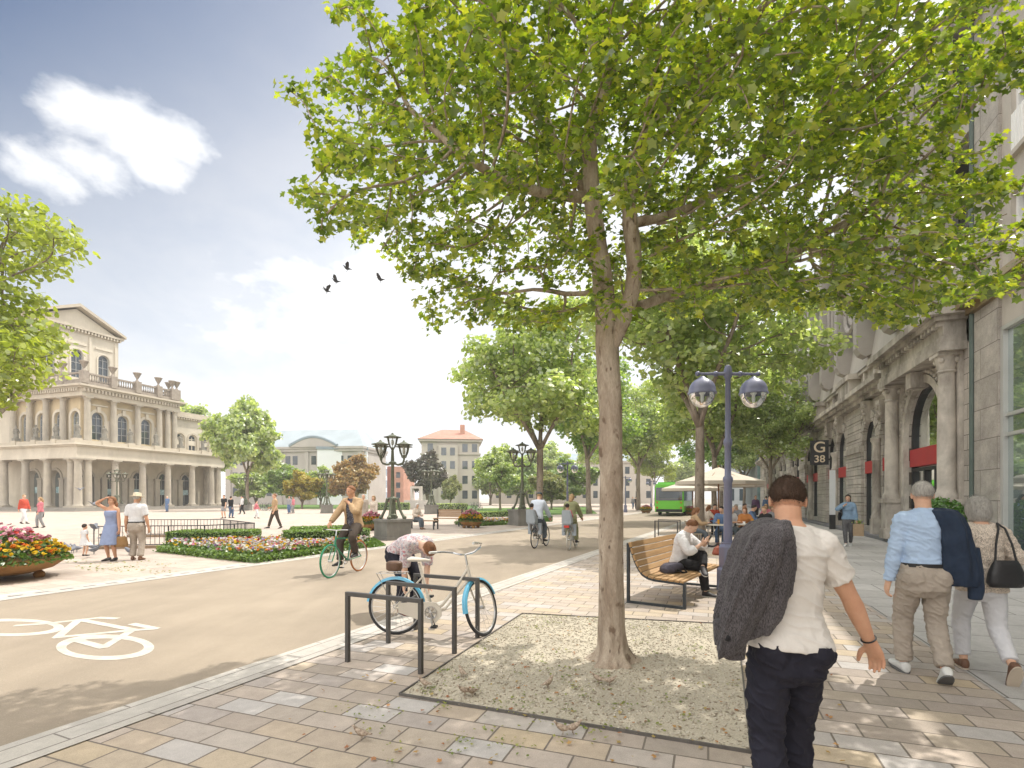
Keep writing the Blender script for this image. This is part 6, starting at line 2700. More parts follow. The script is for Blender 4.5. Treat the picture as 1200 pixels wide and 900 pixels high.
    for q in range(5):
        a = 2 * PI * q / 5
        c.tube([(.05, bb[1], bb[2]), (.05, bb[1] + .085 * math.cos(a), bb[2] + .085 * math.sin(a))], .007, 5)
    c.tube([(.06, bb[1], bb[2]), (.075, bb[1] + .05, bb[2] - .155)], .010, 6)
    c.tube([(-.06, bb[1], bb[2]), (-.075, bb[1] - .05, bb[2] + .155)], .010, 6)
    c.tube([(-.06, bb[1], bb[2]), (.06, bb[1], bb[2])], .02, 8)
    co = c.build('crank', M_chrome, root, True)
    for s in (-1, 1):
        p = MB()
        p.box((s * .12, bb[1] + s * .05, bb[2] - s * .155), (.09, .07, .022))
        p.build('pedal', M_tyre, co)
    if guard:
        g = MB()
        pts = [(0, .05, wr + .055), (0, .40, bb[2] + .125), (0, .50, bb[2] + .12), (0, .57, bb[2] + .04), (0, .57, bb[2] - .04), (0, .50, bb[2] - .12), (0, .40, bb[2] - .125), (0, .05, wr - .055)]
        n = len(pts)
        g.add([(.058, p[1], p[2]) for p in pts] + [(.078, p[1], p[2]) for p in pts], [tuple(range(n)), tuple(range(2 * n - 1, n - 1, -1))] + [(i, n + i, n + (i + 1) % n, (i + 1) % n) for i in range(n)])
        go = g.build('chain_guard', guard, root)
        g = MB()
        for q in range(6):
            a = 2 * PI * q / 6
            g.tube([(.084, bb[1], bb[2]), (.084, bb[1] + .07 * math.cos(a), bb[2] + .07 * math.sin(a))], .009, 5)
        g.tube(circle(bb, .07, 18, x=.084), .006, 5, closed=True)
        g.tube([(.08, bb[1], bb[2]), (.115, bb[1] + .03, bb[2] - .16)], .011, 6)
        g.box((.15, bb[1] + .03, bb[2] - .17), (.08, .07, .022))
        g.build('chainring', M_chrome, go)
    if rack:
        k = MB()
        for s in (-1, 1):
            k.tube([(s * .06, .14, .74), (s * .06, -.22, .74), (s * .05, 0, wr)], .006, 6)
        for q in range(4):
            k.tube([(-.06, .1 - q * .1, .74), (.06, .1 - q * .1, .74)], .005, 5)
        k.build('luggage_rack', M_chrome, root)
    if basket:
        k = MB()
        k.b2(-.17, .17, .98, 1.24, .78, 1.0)
        turned(k).build('basket', basket, root)
    return root


# the blue and cream city bicycle leaning at the racks
ra, fa = Vector((*gp(464, 743.5), 0)), Vector((*gp(569, 745.5), 0))
dd = fa - ra
blue_bike = bicycle('cream and sky blue city bicycle parked at the bike racks', (ra.x, ra.y), yawto(dd.x, dd.y), P_cream, step=True, fender=P_sky, guard=P_cream, saddle=P_cream, steer=66)
blue_bike['category'] = 'bicycle'
# lamp and basket bag at the back
m = MB()
rings(m, [(V((0, -.02, .76)), X_, Y_, .05, .07), (V((0, -.02, .78)), X_, Y_, .07, .10), (V((0, -.02, .86)), X_, Y_, .07, .10), (V((0, -.02, .88)), X_, Y_, .05, .07)], 14)
link('saddlebag', remesh(m, .012, 2, 'saddlebag'), mk('brown_leather', (.12, .065, .04), .5, .2, 10), blue_bike, True, ang=180)

# man bending over the bicycle: faces +X (to the right), deep forward bend
bx, by = gp(477, 718)
# offset so that feet stand beside the frame, hands reach the seat tube
person('man in red and white flowered shirt bending over the parked bicycle', (bx, by, 0), yawto(.72, -.69), 1.76, 'm', pel=(0, -.20, .84), lean=90, curve=.62, head=(22, -20),
       hands={1: (.14, .12, .36), -1: (-.12, .30, .33)}, poles={1: (.6, -.6, .3), -1: (-.6, -.3, .3)}, palm={1: (-.6, .6, 0), -1: (.6, .6, 0)}, curl=(.7, .7), feet={1: (.12, .03, .08), -1: (-.12, .0, .08)}, sk=SKP, hair=H_ginger, vox=.011, face=True, fat=1.03,
       wear=[('shirt', floral, dict(ease=.026, hem=.01, sleeve=1.05, slease=.026, collar=True, wr=.007)), ('trousers', navy, dict(ease=.017, hemr=.033)), ('shoes', mk('burgundy_shoe', (.12, .02, .02), .5, .15))])

# cyclist on the green bicycle
f0 = Vector((*gp(387, 677.5), 0))
hd = Vector((-.27, -.96, 0)).normalized()
r0 = f0 - hd * 1.06
gb = bicycle('green bicycle with orange rear rim ridden by the bearded man in tan jacket', (r0.x, r0.y), yawto(hd.x, hd.y), P_green, (mk('orange_green_tyre', (.36, .13, .04), .7, .1), mk('green_tyre', (.02, .19, .10), .7, .1)), bar='flat', rack=False, wr=.345)


def rider(label, root_loc, rz, h, bike_h=.92, lean=18, hair=H_dark, wear=(), hands=None, head=(4, 0), sex='m', vox=.014, style='short', sk=None, face=False, pole=None):
    """person seated on a bicycle whose rear contact is at root_loc"""
    return person(label, root_loc, rz, h, sex, pel=(0, .20, bike_h + .085), lean=lean, head=head, hands=hands or {1: (.29, .66, .98), -1: (-.29, .66, .98)}, poles=pole or {1: (1, -.6, -.6), -1: (-1, -.6, -.6)},
                  feet={1: (.13, .53, .27), -1: (-.13, .33, .44)}, kpole={1: (.25, 1, .2), -1: (-.25, 1, .2)}, sk=sk or SK, hair=hair, hairstyle=style, wear=wear, vox=vox, curl=(1.1, 1.1), palm={1: (0, 0, -1), -1: (0, 0, -1)}, face=face)


rider('bald bearded man in tan jacket cycling towards us, one hand at his chin', (r0.x, r0.y, 0), yawto(hd.x, hd.y), 1.82, .95, 8, H_ginger, sk=SKT, face=True, style='balding', head=(2, 14),
      hands={1: (.31, .74, 1.0), -1: (-.02, .42, 1.51)}, pole={1: (1, -.6, -.6), -1: (-.7, .5, -1)},
      wear=[('shirt', dkpat, dict(ease=.014, hem=-.02, sleeve=.3, top=.33)), ('jacket', tan_jkt, dict(ease=.034, hem=-.03, sleeve=1.93, slease=.022, collar=True, open=.042, top=.315)), ('trousers', darkbr, dict(ease=.016)), ('shoes', M_shoe)])
# open jacket as its own garment: back and sides (drawn by two fronts)
RI = None


def child_seat(root, mat, red=None):
    m = MB()
    m.b2(-.13, .13, -.33, -.05, .80, .86)
    m.add([(-.13, -.36, .84), (.13, -.36, .84), (.11, -.42, 1.26), (-.11, -.42, 1.26), (-.13, -.31, .84), (.13, -.31, .84), (.11, -.37, 1.26), (-.11, -.37, 1.26)],
          [(0, 3, 2, 1), (4, 5, 6, 7), (0, 1, 5, 4), (1, 2, 6, 5), (2, 3, 7, 6), (3, 0, 4, 7)])
    for s in (-1, 1):
        m.add([(s * .13, -.36, .86), (s * .13, -.08, .86), (s * .135, -.12, .98), (s * .14, -.28, 1.08), (s * .115, -.40, 1.24),
               (s * .15, -.36, .86), (s * .15, -.08, .86), (s * .155, -.12, .98), (s * .16, -.28, 1.08), (s * .135, -.40, 1.24)],
              [(0, 1, 2, 3, 4), (9, 8, 7, 6, 5), (0, 5, 6, 1), (1, 6, 7, 2), (2, 7, 8, 3), (3, 8, 9, 4), (4, 9, 5, 0)])
        m.b2(s * .17 - .05, s * .17 + .05, -.02, .1, .46, .82)
    o = m.build('child_seat', mat, root, label='grey plastic child seat over the rear wheel')
    if red:
        m = MB()
        m.b2(-.08, .08, -.36, -.32, .72, .79)
        m.build('reflector', red, o)


M_cseat = mk('grey_child_seat', (.33, .37, .41), .6, .1)
M_refl = mk('red_reflector', (.5, .03, .02), .3, .1)
M_helm = mk('black_helmet', (.035, .045, .05), .45, .1)
M_helmw = mk('white_helmet', (.62, .58, .58), .4, .06)
for i, (rp, h, lab, plab, clab, top, bot, helm, ch, tyre, fr) in enumerate((
        ((626.5, 642.8), 1.80, 'black bicycle with white tyres and child seat ridden by the person in white', 'cyclist in white anorak and dark helmet riding away with a child behind', 'child with dark helmet in the seat behind the white anorak', whitej, slate, M_helm, M_helm, M_tyre, P_dark),
        ((666.7, 645), 1.68, 'white bicycle with cream tyres and child seat ridden by the person in olive', 'cyclist in olive coat riding away with a child behind', 'child with white helmet in the seat behind the olive coat', olive, olive, None, M_helmw, M_tyrew, P_white))):
    a = Vector((*gp(*rp), 0))
    hd = Vector((.40 if i == 0 else .30, .91, 0)).normalized()
    z = yawto(hd.x, hd.y)
    b = bicycle(lab, (a.x, a.y), z, fr, (tyre, tyre), step=i == 1, rack=True)
    child_seat(b, M_cseat, M_refl if i else None)
    if i == 1:
        m = MB()
        m.b2(-.2, -.06, .62, .98, .42, .95)
        m.build('pannier', P_sky, b, label='sky blue bag hung on the front of the bicycle')
    else:
        m = MB()
        m.b2(-.17, .17, .96, 1.26, .82, 1.02)
        m.build('basket', mk('green_crate', (.13, .26, .06), .6, .15), b, label='green basket on the handlebar')
    rider(plab, (a.x, a.y, 0), z, h, .90, 20, H_blond, sex='m' if i == 0 else 'f', style='short' if i == 0 else 'long', vox=.016,
          wear=[('jacket', top, dict(ease=.04, hem=-.03, sleeve=1.95, slease=.028, hood=True)), ('trousers', bot, dict(ease=.018)), ('shoes', M_shoe)] + ([('hat', helm, dict(name='helmet'))] if helm else []))
    person(clab, (a.x, a.y, 0), z, .95, 'm', pel=(0, -.22, .95), lean=-4, feet={1: (.15, .04, .52), -1: (-.15, .04, .52)}, hands={1: (.12, -.05, 1.02), -1: (-.12, -.05, 1.02)}, hair=H_dark, vox=.016, headscale=1.45,
           wear=[('shirt', pink_c if i else grey_c, dict(ease=.014, wr=0)), ('trousers', grey_c, dict(ease=.01, wr=0)), ('hat', ch, dict(name='helmet'))])

# parked bicycles far across the plaza
fb = bicycle('parked bicycle in the row under the trees right of the opera house', gp(309, 598.5), .9, P_dark, simple=True, group='bicycles parked across the plaza', rack=False)
LB = ['second bicycle in the row under the trees right of the opera house', 'third bicycle in the row, just left of the man in tan shirt', 'bicycle parked behind the man in tan shirt',
      'bicycle at the lawn edge right of the far bench', 'bicycle next to the lawn, behind the flower bowl', 'last bicycle by the lawn, nearest the small round tree']
for (u, v), l, a in zip(((312.5, 598.3), (316, 598.6), (319, 598), (556, 598), (560, 597.6), (564, 597.8)), LB, (1.0, .85, 1.1, .5, .62, .55)):
    dup(fb, gp(u, v), a, l)

# ---------------------------------------------------------------- bike racks
M_rack = mk('rack_steel', (.105, .10, .095), .5, .12, 6, metal=.5)


def hoop(p0, p1, hgt, label, group='bike racks', t=.042):
    a, b = Vector((*p0, 0)), Vector((*p1, 0))
    d = b - a
    o = MB()
    L = d.length
    o.b2(-t / 2, t / 2, -t / 2, t / 2, -.02, hgt - t)
    o.b2(L - t / 2, L + t / 2, -t / 2, t / 2, -.02, hgt - t)
    o.b2(-t / 2, L + t / 2, -t / 2, t / 2, hgt - t, hgt)
    ob = o.build('bike_rack', M_rack, loc=a, rz=math.atan2(d.y, d.x))
    md = ob.modifiers.new('b', 'BEVEL')
    md.width = .004
    return tag(ob, label, 'bike rack', group)


hoop(gp(407.5, 775.5), gp(493, 789.5), .70, 'nearest of the three grey hoops beside the parked bicycle')
hoop(gp(455, 753.5), gp(532.5, 766), .70, 'middle of the three grey hoops, beside the bicycle rear wheel')
hoop(gp(487, 738), gp(559.5, 747), .70, 'farthest of the three grey hoops, at the bicycle front wheel')
hoop(gp(767.5, 630), gp(794, 631.5), .70, 'dark hoop in front of the green bus, near one')
hoop(gp(771.5, 627.5), gp(797, 628.6), .70, 'dark hoop in front of the green bus, far one')

# ---------------------------------------------------------------- the wooden bench, its sitter and bag
M_wood = mk('bench_wood', (.40, .245, .115), .55, .18, 3, .25, 40, vscale=(14, .5, 14), spec=.35)
M_anth = mk('anthracite_steel', (.032, .038, .045), .5, .1, 6)
b0 = Vector((*gp(735.5, 706.6), 0))
b1 = Vector((*gp(801.6, 714.4), 0))
b2_ = Vector((*gp(815.6, 686), 0))
ex = (b1 - b0)
DB = ex.length
LB_ = (b2_ - b1).length
bz = math.atan2(ex.y, ex.x)
bench = thing('park_bench', 'wooden slatted lounge bench with dark steel frame beside the plane tree', 'bench', (b0.x, b0.y, 0), bz)
# side profile of the lying surface: high back curving into the seat (x to the front)
PR = [(.02, .95), (.05, .86), (.085, .76), (.125, .66), (.17, .57), (.23, .49), (.32, .44), (.42, .42), (.52, .415), (.62, .41), (.72, .405), (.80, .40), (DB, .395)]
for y in (.03, LB_ - .03):
    f = MB()
    f.b2(-.02, .02, y - .025, y + .025, 0, .93)
    f.b2(DB - .02, DB + .02, y - .025, y + .025, 0, .385)
    f.b2(.02, DB - .02, y - .025, y + .025, 0, .035)
    for p, q in zip(PR, PR[1:]):
        f.bar((p[0], y, p[1] - .035), (q[0], y, q[1] - .035), .05, .03)
    f.build('side_frame', M_anth, bench)
for (xa, za), (xb, zb) in zip(PR[:-1], PR[1:]):
    s = MB()
    d = Vector((xb - xa, 0, zb - za))
    mid = Vector(((xa + xb) / 2, LB_ / 2, (za + zb) / 2))
    ang = math.atan2(-d.z, d.x)
    s.box(mid, (d.length - .014, LB_, .032), ry=ang)
    so = s.build('slat', M_wood, bench)
    md = so.modifiers.new('b', 'BEVEL')
    md.width = .005
# sitter: faces +x of the bench = local +Y of the person


def on_bench(px, py):
    return b0 + Vector((math.cos(bz) * px - math.sin(bz) * py, math.sin(bz) * px + math.cos(bz) * py, 0))


sp = on_bench(.40, LB_ * .55)
yo = person('teenager in white jacket sitting on the wooden bench with a phone', sp, bz - PI / 2, 1.72, 'm', pel=(0, 0, .50), lean=17, curve=.7, head=(26, -6),
            hands={1: (.10, .40, .86), -1: (.02, .48, .90)}, poles={1: (.8, -.5, -.7), -1: (-.8, -.3, -.7)}, palm={1: (-.5, -.5, .4), -1: (.4, -.6, .5)}, curl=(.6, .9), feet={1: (.06, .47, .08), -1: (.20, .46, .50)}, kpole={1: (.1, .5, 1), -1: (-.8, .7, .8)},
            footyaw=(4, 60), footpitch=(0, -15), sk=SKP, hair=H_ginger, vox=.011, face=True,
            wear=[('jacket', C_('white_jacket', (.72, .71, .72), .8, .06), dict(ease=.032, hem=-.01, sleeve=1.5, slease=.026, collar=True, wr=.008)), ('trousers', black_c, dict(ease=.018, hemr=.03)), ('shoes', M_shoe)])
m = MB()
m.box((0, 0, 0), (.075, .012, .15), rx=-.5)
o = m.build('phone', M_black, loc=W(yo, (.07, .53, .95)), rz=bz - PI / 2)
tag(o, 'dark phone held by the teenager on the bench', 'phone')
m = MB()
rings(m, [(V((-.02, -.28, .05)), X_, Z_, .06, .04), (V((0, -.2, .07)), X_, Z_, .13, .075), (V((0, 0, .08)), X_, Z_, .16, .085), (V((.02, .2, .075)), X_, Z_, .13, .075), (V((.02, .32, .05)), X_, Z_, .06, .035)], 18)
sb = on_bench(.44, LB_ * .33)
o = link('backpack', remesh(m, .014, 3, 'backpack'), C_('grey_violet', (.07, .065, .085), .85, .25), None, True, (sb.x, sb.y, .42), bz, ang=180)
tag(o, 'dark grey backpack lying on the bench beside the teenager', 'backpack')
m = MB()
m.tube([(.12, -.15, .08), (.2, -.05, .02), (.22, .1, .008), (.15, .2, .05)], .014, 6)
m.build('strap', black_c, o)

# ---------------------------------------------------------------- blue lamp post
M_lblue = mk('lavender_blue_enamel', (.165, .175, .27), .4, .06, 3, coat=.3)
M_globe = clear_glass('lamp_globe', (.88, .94, .96), .42)


def globe_lamp(label, loc, rz, first=True):
    r = thing('globe_lamp', label, 'street lamp', loc, rz, 'blue globe lamps')
    m = MB()
    m.lathe([(.20, 0), (.20, .38), (.185, .40), (.16, .42), (.16, .78), (.12, .84), (.13, .86)], (0, 0, -.02), 8)
    m.build('base', M_lblue, r)
    m = MB()
    m.lathe([(.075, .80), (.07, 1.9), (.085, 1.93), (.085, 1.99), (.055, 2.03), (.055, 2.55), (.075, 2.58), (.075, 2.66), (.05, 2.7), (.045, 3.75), (.07, 3.78), (.07, 3.9), (.05, 3.98), (.01, 4.0)], (0, 0, 0), 14)
    m.build('post', M_lblue, r, True)
    m = MB()
    m.tube([(-.52, 0, 3.84), (-.1, 0, 3.84), (0, 0, 3.86), (.1, 0, 3.84), (.52, 0, 3.84)], [.022, .03, .04, .03, .022], 8)
    for s in (-1, 1):
        m.ball((s * .54, 0, 3.84), (.045, .045, .045), 10, 6)
        m.ball((s * .22, 0, 3.84), (.05, .05, .05), 10, 6)
    m.build('arm', M_lblue, r, True)
    for s in (-1, 1):
        m = MB()
        prof = [(.03, 3.80), (.06, 3.77)] + [(.235 * math.sin(a), 3.53 + .235 * math.cos(a)) for a in [R(q) for q in (22, 35, 50, 65, 80, 92)]] + [(.25, 3.50), (.25, 3.48), (.225, 3.48)]
        m.lathe(prof, (s * .46, 0, 0), 20, False)
        c = m.build('lamp_cap', M_lblue, r, True)
        m = MB()
        prof = [(.222 * math.sin(a), 3.49 - .255 * -math.cos(a) * 1.0) for a in [R(q) for q in range(90, 181, 10)]]
        m.lathe(prof, (s * .46, 0, 0), 20, False)
        m.build('lamp_glass', M_globe, c, True)
        m = MB()
        m.lathe([(.02, 3.34), (.03, 3.38), (.03, 3.46), (.06, 3.50)], (s * .46, 0, 0), 10)
        m.build('bulb', M_white, c, True)
    return r


gl = globe_lamp('tall lavender blue lamp post with two glass globes in front of the cafe', (*gp(853, 691), 0), .02)
dup(gl, (*gp(665, 612.5), 0), -.1, 'blue globe lamp across the road above the olive coated cyclist')
dup(gl, (*gp(733, 600.5), 0), -.3, 'small far blue globe lamp just right of the big plane trunk')
dup(gl, (*gp(763, 597.0), 0), -.3, 'far blue globe lamp left of the green bus')

# ---------------------------------------------------------------- bronze lanterns on stone plinths
M_bronze2 = mk('bronze_green', (.13, .14, .10), .55, .25, 8, metal=.35)
M_plinth = mk('dark_plinth', (.21, .20, .18), .8, .2, 2, .3, 20, stain=(.13, .125, .11), ss=1.2)
M_lglass = clear_glass('lantern_glass', (.96, .96, .94), .3)


def candelabra(label, loc, rz):
    r = thing('lantern_post', label, 'street lamp', loc, rz, 'bronze lanterns')
    m = MB()
    m.b2(-.56, .56, -.56, .56, -.02, .12)
    m.b2(-.52, .52, -.52, .52, .121, .70)
    m.b2(-.56, .56, -.56, .56, .701, .80)
    m.build('plinth', M_plinth, r)
    m = MB()
    m.lathe([(.16, .8), (.16, .95), (.1, 1.0), (.085, 1.5), (.13, 1.55), (.13, 1.62), (.075, 1.68), (.06, 2.9), (.09, 2.94), (.15, 2.98), (.15, 3.02), (.07, 3.06), (.05, 3.5), (.07, 3.55)], (0, 0, 0), 12)
    m.build('post', M_bronze2, r, True)
    for k in range(4):
        a = PI / 4 + k * PI / 2
        ca, sa = math.cos(a), math.sin(a)
        m = MB()
        m.tube([(ca * .48, sa * .48, .82), (ca * .40, sa * .40, .95), (ca * .30, sa * .30, 1.15), (ca * .25, sa * .25, 1.4), (ca * .2, sa * .2, 1.58), (ca * .08, sa * .08, 1.62)], [.07, .055, .05, .055, .07, .03], 8)
        m.ball((ca * .47, sa * .47, .86), (.09, .09, .08), 8, 6)
        m.build('dolphin_bracket', M_bronze2, r, True)
    for k in range(5):
        a = k * PI / 2 + .25
        top = k == 4
        cx, cy, cz = (0, 0, 3.55) if top else (math.cos(a) * .62, math.sin(a) * .62, 3.22)
        m = MB()
        if not top:
            m.tube([(math.cos(a) * .06, math.sin(a) * .06, 2.98), (math.cos(a) * .3, math.sin(a) * .3, 2.92), (math.cos(a) * .55, math.sin(a) * .55, 2.98), (cx, cy, 3.1), (cx, cy, cz)], [.03, .028, .028, .03, .05], 6)
        m.lathe([(.05, 0), (.1, .02), (.11, .05)], (cx, cy, cz), 10)
        m.lathe([(.34, .44), (.35, .46), (.18, .50), (.12, .54), (.06, .56), (.03, .62), (.005, .63)], (cx, cy, cz), 14)
        for q in range(6):
            b = q * PI / 3
            m.tube([(cx + .11 * math.cos(b), cy + .11 * math.sin(b), cz + .05), (cx + .235 * math.cos(b), cy + .235 * math.sin(b), cz + .44)], .008, 4)
        c = m.build('lantern', M_bronze2, r, True)
        m = MB()
        m.lathe([(.10, .055), (.17, .2), (.22, .435)], (cx, cy, cz), 12, False)
        m.build('lantern_glass', M_lglass, c, True)
        m = MB()
        m.ball((cx, cy, cz + .25), (.06, .06, .12), 8, 6)
        m.build('bulb', M_white, c, True)
    return r


cl = candelabra('large bronze lantern post on a grey stone plinth at the road edge', (*gp(460, 632), 0), R(42))
for u, v, a, s, l in ((612, 615.5, .5, 1.18, 'bronze lantern post behind the cyclist in the white anorak'), (505.5, 602.3, .3, 1.15, 'small far bronze lantern right of the stone portal monument'),
                      (383, 601.5, .4, 1.1, 'small far bronze lantern in front of the orange brown tree'), (137, 600.5, .2, 1.15, 'bronze lantern in front of the opera columns behind the woman in blue'),
                      (288, 598, .1, 1.1, 'far bronze lantern under the tall bright tree')):
    dup(cl, (*gp(u, v), 0), a, l, None, s)

# ---------------------------------------------------------------- flowers, hedges, bowls
M_fol = leaf_mat('flower_foliage', [(.05, .11, .03), (.085, .16, .04), (.13, .21, .055)], .35)
M_hedge = leaf_mat('hedge_leaf', [(.10, .18, .03), (.14, .24, .045), (.19, .29, .06)], .4, (1.5, 1.5, .5))
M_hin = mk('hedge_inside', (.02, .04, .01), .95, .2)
M_corten = mk('corten_steel', (.26, .13, .045), .8, .25, 4, .3, 30, stain=(.34, .20, .07))
FL = {}


def petal(name, col):
    if name not in FL:
        FL[name] = leaf_mat('petal_' + name, [tuple(x * .8 for x in col), col], .3, (1.1, 1.05, 1.0), .02)
    return FL[name]


def flower_mats():
    return [petal('yellow', (.62, .42, .02)), petal('orange', (.62, .20, .02)), petal('red', (.5, .05, .03)), petal('pink', (.60, .22, .30)), petal('white', (.62, .60, .55)), petal('rose', (.60, .33, .38)), petal('lilac', (.36, .3, .5))]


def blossoms(name, pos, kinds, size, parent):
    """each blossom three small tilted petal faces"""
    n = len(pos)
    p3 = np.repeat(pos, 3, 0) + rng.normal(size=(n * 3, 3)) * size * .25
    nr = rng.normal(size=(n * 3, 3)) * .5 + np.array([0, -.15, 1])
    return leaf_cloud(name, p3, nr, np.repeat(rng.uniform(.7, 1.25, n) * size, 3), flower_mats(), 'clump', parent, mat_idx=np.repeat(kinds, 3))


def bowl(label, loc, rad, hgt, top, rz=0, group='planter bowls', dens=1.0, side=True):
    r = thing('planter_bowl', label, 'planter', loc, rz, group)
    m = MB()
    prof = [(.22 * rad, .08), (.5 * rad, .11), (.78 * rad, .2), (.95 * rad, hgt - .08), (rad, hgt), (rad * .97, hgt), (.92 * rad, hgt - .07), (.1, hgt - .08)]
    m.lathe(prof, (0, 0, 0), 36)
    b = m.build('bowl', M_corten, r, True)
    m = MB()
    for k in range(4):
        a = k * PI / 2 + .4
        m.ball((rad * .6 * math.cos(a), rad * .6 * math.sin(a), .07), (.1, .1, .09), 10, 6)
    m.build('foot', M_corten, b, True)
    n = int(2600 * rad * rad * dens)
    a, q = rng.random(n) * 2 * PI, rng.random(n) ** .5 * rad * 1.05
    zt = hgt + (top - hgt) * (1 - (q / (rad * 1.1)) ** 2) * rng.uniform(.15, 1.0, n)
    zt -= np.where(q > rad * .97, .08, 0)
    pos = np.column_stack([q * np.cos(a), q * np.sin(a), zt])
    leaf_cloud('foliage', pos, rng.normal(size=(n, 3)) * .6 + np.array([0, 0, 1.]), rng.uniform(.03, .065, n), M_fol, 'oval', r)
    n = int(430 * rad * rad * dens)
    a, q = rng.random(n) * 2 * PI, rng.random(n) ** .5 * rad * 1.0
    zt = hgt + (top - hgt) * (1 - (q / (rad * 1.1)) ** 2) * rng.uniform(.72, 1.14, n) + .02
    pos = np.column_stack([q * np.cos(a), q * np.sin(a), zt])
    pat = np.sin(pos[:, 0] * 3.1 / rad + 1) + np.sin(pos[:, 1] * 2.7 / rad)
    kinds = np.where(pos[:, 2] > hgt + (top - hgt) * .62, np.where(rng.random(n) < .6, 3, 5), np.where(pat > .2, 0, np.where(rng.random(n) < .25, 1, 0)))
    kinds = np.where(rng.random(n) < .05, 2, kinds)
    blossoms('blossom', pos, kinds, .038, r)
    return r


bx_, by_ = gp(-4, 679)
bowl('big rust coloured planter bowl full of flowers at the left picture edge', (bx_, by_, 0), 1.12, .42, 1.02)
bw = bowl('rust coloured flower bowl in the park right of the two benches', (*gp(552, 618.5), 0), .66, .42, .95, dens=2.2)
dup(bw, (*gp(436, 621.5), 0), 1.2, 'flower bowl directly left of the large bronze lantern post', None, .95)
dup(bw, (*gp(808, 604), 0), 2.2, 'flower bowl beside the green bus, behind the tree trunk', None, .9)
dup(bw, (*gp(722, 603.5), 0), .7, 'far flower bowl across the road, right of the big plane trunk', None, .9)
dup(bw, (*gp(757, 601.5), 0), 2.9, 'far flower bowl at the street tree left of the green bus', None, .9)


def hedge(label, poly, hgt, mat=None, dens=900, size=(.018, .04), group='clipped hedges', name='hedge'):
    """poly: four ground corners"""
    P = np.array(poly)
    c = P.mean(0)
    r = thing(name, label, 'hedge', (c[0], c[1], 0), 0, group)
    Q = P - c
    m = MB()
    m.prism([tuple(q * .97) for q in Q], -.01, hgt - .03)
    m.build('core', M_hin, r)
    pts, nrm = [], []
    for i in range(4):
        a, b = Q[i], Q[(i + 1) % 4]
        L = np.linalg.norm(b - a)
        k = int(L * hgt * dens)
        t = rng.random(k)
        z = rng.random(k) * hgt
        p = a + (b - a) * t[:, None]
        n = np.array([(b - a)[1], -(b - a)[0]])
        n = n / np.linalg.norm(n)
        if n @ (a + b) < 0:
            n = -n
        p = p + n * rng.uniform(-.03, .025, (k, 1))
        pts.append(np.column_stack([p, z]))
        nrm.append(np.tile([n[0], n[1], .5], (k, 1)))
    A = .5 * abs(np.cross(Q[2] - Q[0], Q[3] - Q[1]))
    k = int(A * dens * 1.1)
    s, t = rng.random(k)[:, None], rng.random(k)[:, None]
    p = (Q[0] * (1 - s) + Q[1] * s) * (1 - t) + (Q[3] * (1 - s) + Q[2] * s) * t
    pts.append(np.column_stack([p, hgt + rng.uniform(-.035, .025, k)]))
    nrm.append(np.tile([0, 0, 1.], (k, 1)))
    pts, nrm = np.concatenate(pts), np.concatenate(nrm)
    leaf_cloud('foliage', pts, nrm + rng.normal(size=nrm.shape) * .5, rng.uniform(size[0], size[1], len(pts)), mat or M_hedge, 'oval', r)
    return r


def box4(u0, v0, u1, v1, depth, skew=None):
    """ground rectangle: front edge from pixel to pixel, going back by depth metres"""
    a, b = np.array(gp(u0, v0)), np.array(gp(u1, v1))
    d = b - a
    n = np.array([-d[1], d[0]]) / np.linalg.norm(d)
    if n[1] < 0:
        n = -n
    return [a, b, b + n * depth, a + n * depth]


hedge('clipped box hedge in front of the low railing', box4(194, 642.5, 293, 641.0, 1.3), .52)
hedge('clipped box hedge behind the green bicycle', box4(340, 646.5, 434, 641, 1.0), .60)
hedge('second clipped hedge behind the cyclist, reaching towards the lantern', box4(344, 634, 420, 631, .8), .50)


def flower_bed(label, poly, n, kinds_p, group='flower beds', edge=True):
    P = np.array(poly)
    c = P.mean(0)
    r = thing('flower_bed', label, 'flower bed', (c[0], c[1], 0), 0, group)
    Q = P - c
    m = MB()
    m.prism([tuple(q) for q in Q], -.01, .05)
    m.build('soil', mk('soil', (.06, .045, .03), .95, .2), r)

    def inside(k):
        s, t = rng.random(k)[:, None], rng.random(k)[:, None]
        return (Q[0] * (1 - s) + Q[1] * s) * (1 - t) + (Q[3] * (1 - s) + Q[2] * s) * t
    p = inside(n)
    pos = np.column_stack([p, .06 + rng.random(n) * .24])
    leaf_cloud('foliage', pos, rng.normal(size=(n, 3)) * .6 + np.array([0, 0, 1.]), rng.uniform(.03, .07, n), M_fol, 'oval', r)
    k = n // 5
    p = inside(k)
    pos = np.column_stack([p, .24 + rng.random(k) * .16])
    blossoms('blossom', pos, rng.choice(7, k, p=kinds_p), .036, r)
    if edge:      # low clipped border
        E = []
        for i in range(4):
            a, b = Q[i], Q[(i + 1) % 4]
            L = np.linalg.norm(b - a)
            q = int(L * 420)
            t = rng.random(q)[:, None]
            E.append(np.column_stack([a + (b - a) * t + rng.normal(size=(q, 2)) * .055, rng.random(q) * .2]))
        E = np.concatenate(E)
        leaf_cloud('box_border', E, rng.normal(size=E.shape) * .6 + np.array([0, -.3, .8]), rng.uniform(.02, .045, len(E)), M_hedge, 'oval', r)
    return r


KP = [.22, .08, .02, .06, .5, .07, .05]
e1 = [np.array(gp(300, 660)), np.array(gp(432, 641.5)), np.array(gp(418, 636)), np.array(gp(186, 646.5))]
flower_bed('flower bed with white and yellow blossoms along the road', e1, 9500, KP)
flower_bed('far flower bed by the lawn left of the cyclists', box4(566, 616.5, 602, 614.5, 2.4), 4200, KP)
M_grass = leaf_mat('grass_blade', [(.07, .14, .02), (.10, .19, .03), (.14, .24, .04)], .3)


